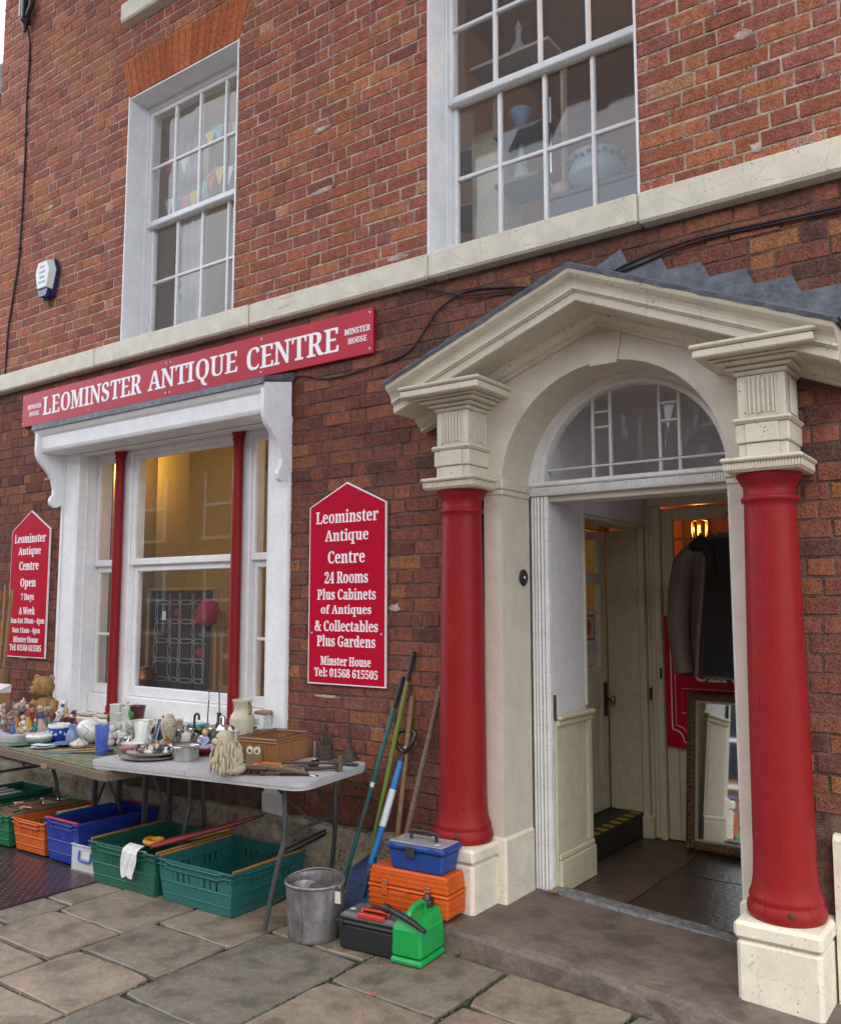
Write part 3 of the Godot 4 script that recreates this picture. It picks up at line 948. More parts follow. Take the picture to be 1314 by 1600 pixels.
func pediment() -> void:
	var p := sub(house, "pediment")
	var A := Vector2(-1.745, 3.165)
	var L := Vector2(-2.815, 2.762)
	var R := Vector2(-0.632, 2.690)
	var m: Material = M.cream_trim
	# raking cornice: cyma, fillet, corona, bed mould; x is height below the roof line, y how far it stands out
	var cy := [Vector2(0, 0), Vector2(0, 0.372), Vector2(-0.016, 0.374), Vector2(-0.030, 0.368), Vector2(-0.043, 0.352), Vector2(-0.053, 0.336), Vector2(-0.066, 0.326), Vector2(-0.082, 0.322), Vector2(-0.094, 0.322), Vector2(-0.094, 0)]
	var co := [Vector2(-0.0945, 0), Vector2(-0.0945, 0.314), Vector2(-0.102, 0.310), Vector2(-0.102, 0.300), Vector2(-0.142, 0.298), Vector2(-0.146, 0.292), Vector2(-0.146, 0)]
	var be := [Vector2(-0.1465, 0), Vector2(-0.1465, 0.105), Vector2(-0.158, 0.102), Vector2(-0.168, 0.088), Vector2(-0.182, 0.074), Vector2(-0.186, 0.055), Vector2(-0.205, 0.052), Vector2(-0.205, 0)]
	var names := ["cyma_moulding", "raking_corona", "bed_moulding"]
	var k := 0
	for pr in [cy, co, be]:
		for s in 2:
			var g := G.new()
			rake(g, pr, L if s == 0 else R, A, s == 1)
			part(p, names[k], g, m)
		k += 1
	# lead on top, a little ragged, turned down at the front
	var r := RandomNumberGenerator.new()
	r.seed = 8
	for s in 2:
		var e := L if s == 0 else R
		var g := G.new()
		var nn := 22
		var pr := []
		for i in nn + 1:
			var t := i / float(nn)
			var q := e.lerp(A, t)
			if i == 0: q += (e - A).normalized() * 0.02
			var ring := [V(q.x, q.y + 0.006, 0.0), V(q.x, q.y + 0.018 + r.randf_range(0, 0.003), 0.0), V(q.x, q.y + 0.016 + r.randf_range(0, 0.004), 0.376), V(q.x, q.y + 0.008, 0.384 + r.randf_range(0, 0.003)), V(q.x, q.y - 0.006 - r.randf_range(0, 0.007), 0.380), V(q.x, q.y + 0.004, 0.376)]
			if i > 0:
				for j in ring.size():
					var l := (j + 1) % ring.size()
					if s == 0: g.quad(pr[j], ring[j], ring[l], pr[l])
					else: g.quad(ring[j], pr[j], pr[l], ring[l])
			pr = ring
		part(p, "lead_roof", g, M.lead)
	# stepped flashing let into the wall joints
	var steps := [Vector2(-1.86, 3.19), Vector2(-0.60, 2.72), Vector2(-0.60, 2.87)]
	var x := -0.62
	var y := 2.80
	var poly := [Vector2(-1.78, 3.18), Vector2(-0.50, 2.705), Vector2(-0.50, 2.83)]
	for i in 6:
		var x1 := -0.62 - 0.196 * i
		var yt := 2.885 + 0.078 * i
		poly.append(Vector2(x1, yt - 0.016))
		poly.append(Vector2(x1 - 0.035, yt + 0.065))
	poly.append(Vector2(-1.80, 3.262))
	var fg := G.new().ext(poly, 0.004, 0.010)
	part(p, "stepped_flashing", fg, M.lead)
	var poly2 := [Vector2(-1.74, 3.18), Vector2(-2.83, 2.77), Vector2(-2.83, 2.80)]
	for i in 6:
		var x1 := -2.79 + 0.19 * i
		var yt := 2.80 + 0.0715 * i
		poly2.append(Vector2(x1, yt + 0.045))
		poly2.append(Vector2(x1 + 0.165, yt + 0.052))
	poly2.append(Vector2(-1.74, 3.22))
	part(p, "stepped_flashing", G.new().ext(poly2, 0.004, 0.0095), M.lead)

func door_frame() -> void:
	var f := sub(house, "door_frame")
	var wt: Material = M.white_worn
	# reeded jambs
	for s in 2:
		var x0 := -2.314 if s == 0 else -1.25
		var x1 := x0 + 0.102
		part(f, "jamb", bx(x0, x1, 0.11 if s == 0 else 0.05, 2.188, -0.325, -0.285, 0.004), wt)
		for k in 5:
			var xx := x0 + 0.012 + 0.078 * k / 4.0
			part(f, "reed", bx(xx - 0.0075, xx + 0.0075, 0.12 if s == 0 else 0.06, 2.186, -0.2848, -0.268 - 0.004 * absf(k - 2.0), 0.006), wt)
	# transom with a dentil band
	part(f, "transom", bx(-2.314, -1.148, 2.1885, 2.236, -0.40, -0.262, 0.005), wt)
	part(f, "transom_cap", bx(-2.314, -1.148, 2.2365, 2.262, -0.40, -0.248, 0.007), wt)
	var de := G.new()
	var k2 := -2.29
	while k2 < -1.17:
		de.box(V(k2, 2.2, -0.263), V(k2 + 0.006, 2.23, -0.2555))
		k2 += 0.0125
	part(f, "dentils", de, wt).set_meta("kind", "stuff")
	part(f, "soffit_lining", bx(-2.212, -1.25, 2.155, 2.188, -0.46, -0.30, 0.004), plain(0.55, 0.50, 0.44, 0.6, "smooth_paint", 0.8))
	# fanlight
	var cx := -1.731
	var fl := sub(house, "fanlight")
	var ring := []
	for i in 33:
		var a := PI * i / 32.0
		ring.append(Vector2(cx + 0.583 * cos(a), 2.2625 + 0.53 * sin(a)))
	for i in 33:
		var a := PI - PI * i / 32.0
		ring.append(Vector2(cx + 0.487 * cos(a), 2.2625 + 0.475 * sin(a)))
	part(fl, "arched_frame", G.new().ext(ring, -0.33, -0.262), wt)
	var ring2 := []
	for i in 33:
		var a := PI * i / 32.0
		ring2.append(Vector2(cx + 0.512 * cos(a), 2.2625 + 0.497 * sin(a)))
	for i in 33:
		var a := PI - PI * i / 32.0
		ring2.append(Vector2(cx + 0.497 * cos(a), 2.2625 + 0.484 * sin(a)))
	part(fl, "frame_bead", G.new().ext(ring2, -0.2615, -0.254), wt)
	var yb := 2.327
	part(fl, "glazing_bar", bx(cx - 0.478, cx + 0.478, yb - 0.006, yb + 0.006, -0.308, -0.286, 0.004), M.leaded)
	var bars := [-1.94, -1.842, -1.575, -1.475]
	for b in bars:
		var top := 2.2625 + 0.475 * sqrt(1.0 - pow((b - cx) / 0.487, 2.0))
		part(fl, "glazing_bar", bx(b - 0.008, b + 0.008, yb + 0.0065, top, -0.309, -0.285, 0.004), M.leaded)
		part(fl, "glazing_bar", bx(b - 0.008, b + 0.008, 2.263, yb - 0.0065, -0.309, -0.285, 0.004), M.leaded)
	for q in [[-1.931, -1.851, 2.613], [-1.931, -1.851, 2.531], [-1.566, -1.484, 2.615], [-1.566, -1.484, 2.524]]:
		part(fl, "glazing_bar", bx(q[0], q[1], q[2] - 0.006, q[2] + 0.006, -0.308, -0.286, 0.004), M.leaded)
	# panes between the bars, each set at its own slight angle
	var edges := [cx - 0.487, -1.94, -1.842, -1.575, -1.475, cx + 0.487]
	var r := RandomNumberGenerator.new()
	r.seed = 21
	for i in 5:
		for j in 2:
			var poly := []
			var x0: float = edges[i] + (0.009 if i > 0 else 0.0)
			var x1: float = edges[i + 1] - (0.009 if i < 4 else 0.0)
			var lo := 2.263 if j == 0 else yb + 0.009
			poly.append(Vector2(x0, lo))
			poly.append(Vector2(x1, lo))
			for q in 9:
				var xx := lerpf(x1, x0, q / 8.0)
				var hh := 2.2625 + 0.475 * sqrt(maxf(0.0, 1.0 - pow((xx - cx) / 0.487, 2.0)))
				poly.append(Vector2(xx, minf(yb - 0.009, hh) if j == 0 else maxf(hh, lo + 0.001)))
			var g := G.new()
			var t := r.randf_range(-0.003, 0.003)
			for q in range(1, poly.size() - 1):
				g.flat(V(poly[0].x, poly[0].y, -0.297 + t), V(poly[q].x, poly[q].y, -0.297 - t), V(poly[q + 1].x, poly[q + 1].y, -0.297))
			part(fl, "pane", g, M.old_pane)
	# bell push on the reveal
	var bell := thing("bell_push", "round black bell push with a pale button on the door reveal", "bell", V(-2.3145, 1.745, -0.19))
	var bt := Transform3D(Basis(Vector3(0, 0, 1), -PI / 2), Vector3.ZERO)
	part(bell, "rose", G.new().lathe([Vector2(0, 0), Vector2(0.043, 0), Vector2(0.045, 0.006), Vector2(0.036, 0.012), Vector2(0.028, 0.009), Vector2(0, 0.009)], Vector3.ZERO, 24), M.black_iron).transform = bt
	part(bell, "button", G.new().lathe([Vector2(0, 0.0095), Vector2(0.009, 0.0095), Vector2(0.008, 0.014), Vector2(0, 0.016)], Vector3.ZERO, 12), plain(0.6, 0.58, 0.55)).transform = bt

# ---------------------------------------------------------------- lobby and rooms
func room(called: String, x0: float, x1: float, y0: float, y1: float, z0: float, z1: float, wall: Material, front := true) -> Node3D:
	var r := sub(house, called)
	var t := 0.06
	part(r, "floor", bx(x0 - t, x1 + t, y0 - t, y0, z0 - t, z1), M.room_floor)
	part(r, "ceiling", bx(x0 - t, x1 + t, y1, y1 + t, z0 - t, z1), plain(0.62, 0.56, 0.45, 0.9, "smooth_paint", 1.2))
	part(r, "back_wall", bx(x0, x1, y0, y1, z0 - t, z0), wall)
	part(r, "side_wall", bx(x0 - t, x0, y0, y1, z0 - t, z1), wall)
	if front: part(r, "side_wall", bx(x1, x1 + t, y0, y1, z0 - t, z1), wall)
	return r

func ceiling_lamp(at: Vector3, label: String, power: float, col: Color) -> void:
	var l := thing("ceiling_lamp", label, "lamp", at)
	part(l, "housing", G.new().lathe([Vector2(0.038, 0.0), Vector2(0.048, 0.004), Vector2(0.05, 0.05), Vector2(0.02, 0.06), Vector2(0, 0.06)], Vector3.ZERO, 16), plain(0.6, 0.6, 0.58))
	part(l, "bulb", G.new().lathe([Vector2(0, -0.012), Vector2(0.025, -0.008), Vector2(0.036, 0.004), Vector2(0, 0.004)], Vector3.ZERO, 14), mat("bulb" + str(power), Color(1, 0.8, 0.5), 0.5, "", 1.0, {glow = Color(1, 0.78, 0.45), power = 1.6}))
	var o := OmniLight3D.new()
	o.name = "lamp_light"
	o.position = V(0, -0.035, 0)
	o.light_color = col
	o.light_energy = power
	o.light_size = 0.05
	o.omni_range = 12.0
	o.omni_attenuation = 2.0
	o.shadow_enabled = true
	l.add_child(o)

func rooms() -> void:
	var shop := room("shop_room", -7.10, -2.58, 0.25, 3.10, -4.2, -0.30, M.shop_wall, false)
	part(shop, "side_wall", bx(-2.58, -2.535, 0.25, 3.10, -4.26, -1.722), M.shop_wall)
	part(shop, "side_wall", bx(-2.58, -2.47, 0.25, 3.10, -0.738, -0.301), M.shop_wall)
	part(shop, "side_wall", bx(-2.58, -2.54, 2.112, 3.10, -1.721, -0.739), M.shop_wall)
	room("upper_room", -6.5, -3.6, 3.30, 6.0, -3.8, -0.30, M.room_wall)
	room("upper_room", -3.4, -0.7, 3.30, 6.0, -3.0, -0.30, M.peach_wall)
	room("attic_room", -6.5, -3.6, 6.2, 8.3, -3.0, -0.30, M.room_wall)
	ceiling_lamp(V(-6.98, 2.93, -0.95), "small lit ceiling lamp in the shop beside the narrow side window", 0.12, Color(1, 0.80, 0.45))
	ceiling_lamp(V(-5.3, 3.04, -2.6), "lit ceiling lamp in the middle of the yellow shop room", 0.20, Color(1, 0.82, 0.50))
	ceiling_lamp(V(-3.3, 3.04, -1.8), "lit ceiling lamp in the shop near the inner lobby door", 0.16, Color(1, 0.78, 0.45))
	ceiling_lamp(V(-5.25, 5.62, -1.70), "small lit lamp hanging in the room behind the bunting", 0.10, Color(1, 0.85, 0.6))
	ceiling_lamp(V(-1.35, 5.90, -1.60), "lit ceiling lamp in the peach coloured upper room", 0.10, Color(1, 0.74, 0.42))
	# an alcove pier that the lamp lights
	part(shop, "pier", bx(-6.75, -6.30, 0.25, 3.10, -1.9, -1.2), M.shop_wall)
	# what stands in the shop window
	var d := thing("overmantel", "tall black and gilt framed overmantel standing at the back of the shop", "furniture", V(-7.02, 0.25, -1.55))
	part(d, "post", bx(0.0, 0.09, 0.0, 2.30, 0.0, 0.10, 0.01), M.dark_wood)
	part(d, "post", bx(0.0, 0.09, 0.0, 2.30, -0.95, -0.85, 0.01), M.dark_wood)
	for k in 4:
		part(d, "rail", bx(0.0, 0.10 + 0.01 * k, 2.02 + 0.075 * k, 2.085 + 0.075 * k, -0.98, 0.13, 0.01), M.dark_wood if k % 2 == 0 else M.pine)
	# crochet blanket on a rail: black squares, grey loops, red rosettes
	var bl := thing("crochet_blanket", "black crochet blanket with white loops and red rosettes hung in the shop window", "blanket", V(-5.93, 0.93, -0.56))
	var sheet := G.new()
	var bw := 0.72
	var bh := 0.78
	var wave := func(x: float, y: float) -> float: return 0.016 * sin(x * 21.0) * (1.0 - y / 1.2) + 0.008 * sin(x * 47.0 + y * 3.0)
	for i in 24:
		for j in 10:
			var xa := bw * i / 24.0
			var xb := bw * (i + 1) / 24.0
			var ya := bh * j / 10.0
			var yb := bh * (j + 1) / 10.0
			sheet.quad(V(xa, ya, wave.call(xa, ya)), V(xb, ya, wave.call(xb, ya)), V(xb, yb, wave.call(xb, yb)), V(xa, yb, wave.call(xa, yb)))
	part(bl, "cloth", sheet, plain(0.022, 0.023, 0.03, 0.95, "fur", 0.1))
	var loops := G.new()
	var roses := G.new()
	for i in 5:
		for j in 5:
			var cx := 0.07 + 0.145 * i
			var cy := 0.09 + 0.15 * j
			for s in 2:
				var pts := []
				for q in 9:
					var a := TAU * q / 8.0
					var ex := cx + (0.058 * cos(a) if s == 0 else 0.018 * sin(a)) + (0.0725 if s == 0 else 0.0)
					var ey := cy + (0.018 * sin(a) if s == 0 else 0.058 * cos(a)) + (0.0 if s == 0 else 0.075)
					if ex > bw or ey > bh: continue
					pts.append(V(ex, ey, wave.call(ex, ey) + 0.006))
				if pts.size() > 3: loops.tube(pts, 0.0028, 4)
			for q in 2:
				var sg := 1.0 if q == 0 else -1.0
				loops.tube([V(cx - 0.022, cy - 0.022 * sg, wave.call(cx, cy) + 0.007), V(cx + 0.022, cy + 0.022 * sg, wave.call(cx, cy) + 0.007)], 0.0028, 4)
			if i % 2 == 1 and j % 2 == 1:
				roses.blob(V(cx + 0.07, cy + 0.07, wave.call(cx, cy) + 0.008), V(0.040, 0.040, 0.010), 0.3, 9.0, i * 7 + j, 6, 10)
	part(bl, "looped_stitches", loops, plain(0.42, 0.44, 0.44, 0.9)).set_meta("kind", "stuff")
	part(bl, "rosettes", roses, plain(0.32, 0.015, 0.04, 0.9)).set_meta("kind", "stuff")
	part(bl, "hanging_rail", G.new().tube([V(-0.06, bh + 0.008, 0), V(bw + 0.06, bh + 0.008, 0)], 0.012, 8), M.pine)
	part(bl, "stand_leg", G.new().tube([V(-0.05, bh, 0), V(-0.05, -0.7, 0)], 0.014, 8), M.pine)
	part(bl, "stand_leg", G.new().tube([V(bw + 0.05, bh, 0), V(bw + 0.05, -0.7, 0)], 0.014, 8), M.pine)
	for tx in [0.17, 0.60]:
		part(bl, "price_tag", bx(tx, tx + 0.045, 0.55, 0.62, 0.03, 0.032), plain(0.8, 0.8, 0.78))
	# chair, hat, pot
	var ch := thing("spindle_chair", "pine spindle back chair in the shop window behind the blanket", "chair", V(-5.13, 0.25, -0.60))
	for x in [0.0, 0.32]:
		part(ch, "back_post", G.new().lathe([Vector2(0, 0), Vector2(0.018, 0), Vector2(0.022, 0.4), Vector2(0.03, 0.46), Vector2(0.016, 0.62), Vector2(0.026, 0.78), Vector2(0.015, 0.9), Vector2(0.026, 1.02), Vector2(0.02, 1.30), Vector2(0, 1.31)], V(x, 0, 0), 10), M.pine)
	for k in 3: part(ch, "rail", bx(0.015, 0.305, 0.70 + 0.24 * k, 0.75 + 0.24 * k, -0.01, 0.01, 0.004), M.pine)
	part(ch, "seat", bx(-0.04, 0.36, 0.44, 0.47, -0.03, 0.26, 0.01), M.pine)
	for x in [0.0, 0.32]: part(ch, "leg", G.new().tube([V(x, 0.44, 0.22), V(x, 0.0, 0.24)], 0.016, 8), M.pine)
	var hat := thing("felt_hat", "crimson felt hat hanging on the chair in the shop window", "hat", V(-5.22, 1.50, -0.52))
	part(hat, "crown", G.new().blob(V(0.05, 0.05, 0.03), V(0.095, 0.10, 0.07), 0.25, 2.0, 5), plain(0.40, 0.012, 0.045, 0.95, "fur", 0.1))
	part(hat, "brim", G.new().blob(V(0.01, -0.01, 0.02), V(0.12, 0.05, 0.05), 0.2, 2.0, 6), plain(0.36, 0.012, 0.04, 0.95, "fur", 0.1))
	var pot := thing("copper_pot", "dark copper pot on the shop floor stand under the blanket", "pot", V(-5.86, 0.952, -0.42))
	part(pot, "body", G.new().lathe([Vector2(0, 0), Vector2(0.07, 0), Vector2(0.11, 0.05), Vector2(0.115, 0.10), Vector2(0.08, 0.15), Vector2(0.085, 0.165), Vector2(0.075, 0.165), Vector2(0.07, 0.14)], Vector3.ZERO, 20), mat("copper", Color(0.32, 0.10, 0.05), 0.35, "soft", 0.3, {metal = 0.8}))
	var st := thing("display_stand", "low dark wooden display stand inside the shop window", "stand", V(-6.05, 0.25, -0.50))
	part(st, "top", bx(0, 0.5, 0.66, 0.70, 0, 0.14, 0.005), M.dark_wood)
	for x in [0.02, 0.44]:
		for z in [0.01, 0.09]: part(st, "leg", bx(x, x + 0.04, 0, 0.66, z, z + 0.04), M.dark_wood)
	# orange letters on the far wall of the shop
	# upstairs: bunting, curtain, shelves
	var bun := thing("bunting", "string of coloured pennants across the upper left window", "bunting", V(-5.66, 4.80, -0.335))
	var cs := [[0.52, 0.09, 0.09], [0.62, 0.48, 0.12], [0.62, 0.68, 0.68], [0.14, 0.20, 0.42], [0.55, 0.20, 0.22], [0.62, 0.48, 0.12], [0.20, 0.48, 0.52]]
	for row in 2:
		var cord := []
		for i in 25:
			var t := i / 24.0
			cord.append(V(1.2 * t, 0.40 - row * 0.33 - 0.09 * sin(PI * fposmod(t * 2.0, 1.0)) + 0.18 * t, -0.02 * row))
		part(bun, "cord", G.new().tube(cord, 0.003, 4), plain(0.7, 0.7, 0.68))
		for k in 11:
			var p: Vector3 = cord[k * 2 + 1]
			var q: Array = cs[(k + row * 2) % cs.size()]
			part(bun, "pennant", G.new().ext([Vector2(p.x - 0.06, p.y), Vector2(p.x, p.y - 0.15), Vector2(p.x + 0.06, p.y)], p.z - 0.001, p.z + 0.001), plain(q[0], q[1], q[2], 0.9))
	for k in 2:
		var cu := thing("curtain", ["pale gathered curtain at the left side of the bunting window", "pink curtain low behind the bunting window"][k], "curtain", V([-5.74, -4.95][k], 3.45, -0.55))
		var cg := G.new()
		var hh: float = [2.0, 1.0][k]
		for i in 20:
			var xa := 0.018 * i
			var xb := 0.018 * (i + 1)
			var za := 0.025 * sin(xa * 70.0)
			var zb := 0.025 * sin(xb * 70.0)
			cg.quad(V(xa, 0, za), V(xb, 0, zb), V(xb, hh, zb), V(xa, hh, za))
		part(cu, "cloth", cg, [plain(0.55, 0.52, 0.50, 0.9), plain(0.50, 0.33, 0.33, 0.9)][k])
	var hk := thing("wire_stand", "white scrolled wire stand on the sill of the bunting window", "stand", V(-5.45, 3.616, -0.36))
	for k in 2:
		var pts := []
		for i in 16: pts.append(V(0.02 + 0.24 * k + 0.035 * sin(i * 0.45) * (0.3 + i / 16.0), 0.022 * i * (0.5 if k == 0 else 1.0), 0))
		part(hk, "scroll", G.new().tube(pts, 0.005, 6), plain(0.75, 0.75, 0.74))
	part(hk, "bar", G.new().tube([V(-0.03, 0.10, 0), V(0.36, 0.16, 0)], 0.004, 6), plain(0.75, 0.75, 0.74))
	var rp := thing("round_plaque", "grey double disc ornament hanging in the bunting window", "ornament", V(-5.53, 4.02, -0.40))
	for k in 2:
		var g := G.new().lathe([Vector2(0, 0), Vector2(0.05, 0), Vector2(0.052, 0.012), Vector2(0.04, 0.018), Vector2(0.03, 0.012), Vector2(0.012, 0.02), Vector2(0, 0.02)], Vector3.ZERO, 20)
		part(rp, "disc", g, plain(0.10, 0.10, 0.105)).transform = Transform3D(Basis(Vector3.RIGHT, PI / 2), V(0, 0.11 * k, 0))
	part(rp, "cord", G.new().tube([V(0, 0.1, -0.004), V(0, 1.9, -0.004)], 0.002, 4), plain(0.3, 0.3, 0.3))
	# right-hand upper window: cream cupboard side, stepped shelves, jardiniere
	var cb := thing("cupboard", "cream cupboard side standing against the upper right window", "cupboard", V(-2.82, 3.30, -0.97))
	part(cb, "side_panel", bx(0.02, 0.215, 0, 1.22, 0.2, 0.50, 0.004), plain(0.52, 0.46, 0.33, 0.7))
	for k in 3: part(cb, "shelf", bx(-0.25, 0.02, 0.42 + 0.36 * k, 0.44 + 0.36 * k, 0.15, 0.5), plain(0.35, 0.32, 0.28, 0.7))
	var sh := thing("tiered_shelf", "dark shaped tiered shelf with pottery inside the upper right window", "shelf", V(-2.56, 3.30, -0.72))
	for k in 3:
		var y: float = [0.45, 0.81, 1.12][k]
		part(sh, "tier", G.new().ext([Vector2(-0.05, y), Vector2(0.22, y), Vector2(0.30, y + 0.02), Vector2(-0.05, y + 0.02)], 0.0, 0.30), plain(0.16, 0.14, 0.15, 0.6))
	part(sh, "pole", G.new().tube([V(0.26, 0.0, 0.15), V(0.26, 1.35, 0.15)], 0.009, 8), M.steel)
	part(sh, "backing", bx(-0.05, 0.22, 0.0, 0.449, 0.02, 0.28), plain(0.10, 0.10, 0.12, 0.7))
	for k in 2:
		var v := thing("pottery_vase", ["green and white tall vase on the lower tier of the dark shelf", "blue and white ruffled vase on the upper tier of the dark shelf"][k], "vase", V([-2.49, -2.49][k], [4.131, 4.441][k], -0.55))
		part(v, "body", G.new().lathe([Vector2(0, 0), Vector2(0.045, 0), Vector2(0.06, 0.06), Vector2(0.035, 0.12), Vector2(0.045, 0.15), Vector2(0.018, 0.22), Vector2(0.012, 0.28), Vector2(0, 0.285)] if k == 0 else [Vector2(0, 0), Vector2(0.04, 0), Vector2(0.055, 0.05), Vector2(0.04, 0.10), Vector2(0.08, 0.17), Vector2(0.07, 0.18), Vector2(0.03, 0.12)], Vector3.ZERO, 18), [plain(0.30, 0.42, 0.36, 0.25), plain(0.22, 0.30, 0.45, 0.25)][k])
	var tb := thing("chest", "dark chest of drawers top under the blue jardiniere upstairs", "chest", V(-2.30, 3.30, -0.90))
	part(tb, "carcass", bx(0, 0.72, 0, 0.655, 0, 0.42, 0.01), plain(0.085, 0.085, 0.11, 0.6))
	part(tb, "top", bx(-0.02, 0.74, 0.6555, 0.68, -0.01, 0.43, 0.006), plain(0.075, 0.07, 0.08, 0.5))
	var ja := thing("jardiniere", "pale blue jardiniere bowl with a leaf band upstairs in the window", "bowl", V(-2.03, 3.981, -0.62))
	part(ja, "bowl", G.new().lathe([Vector2(0, 0), Vector2(0.09, 0), Vector2(0.10, 0.02), Vector2(0.155, 0.08), Vector2(0.165, 0.13), Vector2(0.145, 0.18), Vector2(0.155, 0.20), Vector2(0.16, 0.225), Vector2(0.14, 0.225), Vector2(0.13, 0.17), Vector2(0, 0.02)], Vector3.ZERO, 28), plain(0.28, 0.38, 0.45, 0.3))
	var lf := G.new()
	for k in 22:
		var a := TAU * k / 22.0
		lf.blob(V(0.158 * cos(a), 0.185 + 0.012 * (k % 2), 0.158 * sin(a)), V(0.016, 0.012, 0.016), 0, 1, 1, 5, 6)
	part(ja, "leaf_band", lf, plain(0.05, 0.08, 0.13, 0.4)).set_meta("kind", "stuff")
	var pg := thing("china_figure", "small pink china figure beside the blue jardiniere upstairs", "figure", V(-2.23, 3.981, -0.55))
	part(pg, "body", G.new().blob(V(0, 0.05, 0), V(0.065, 0.055, 0.05), 0.3, 2.0, 3), plain(0.58, 0.36, 0.32, 0.3))
	var yb := thing("yellow_bowl", "orange glazed bowl on the sill of the upper right window", "bowl", V(-2.42, 3.616, -0.33))
	part(yb, "bowl", G.new().lathe([Vector2(0, 0), Vector2(0.03, 0), Vector2(0.07, 0.04), Vector2(0.085, 0.07), Vector2(0.078, 0.07), Vector2(0.03, 0.015), Vector2(0, 0.012)], Vector3.ZERO, 20), plain(0.60, 0.26, 0.04, 0.3))
	var dec := thing("glass_decanter", "tall cut glass decanter standing by the upper right window", "decanter", V(-2.50, 4.941, -0.55))
	part(dec, "body", G.new().lathe([Vector2(0, 0), Vector2(0.05, 0), Vector2(0.055, 0.08), Vector2(0.02, 0.14), Vector2(0.016, 0.2), Vector2(0.03, 0.215), Vector2(0.012, 0.25), Vector2(0, 0.29)], Vector3.ZERO, 14), plain(0.35, 0.33, 0.36, 0.1))
	var ds := thing("wall_shelf", "small shelf across the upper sash of the upper right window", "shelf", V(-2.78, 4.92, -0.72))
	part(ds, "board", bx(0, 0.55, 0, 0.02, 0, 0.3), plain(0.45, 0.38, 0.30, 0.7))
	part(ds, "bracket", bx(0.02, 0.04, -1.62, 0.0, 0, 0.05), plain(0.45, 0.38, 0.30, 0.7))
	part(ds, "bracket", bx(0.50, 0.52, -1.62, 0.0, 0, 0.05), plain(0.45, 0.38, 0.30, 0.7))

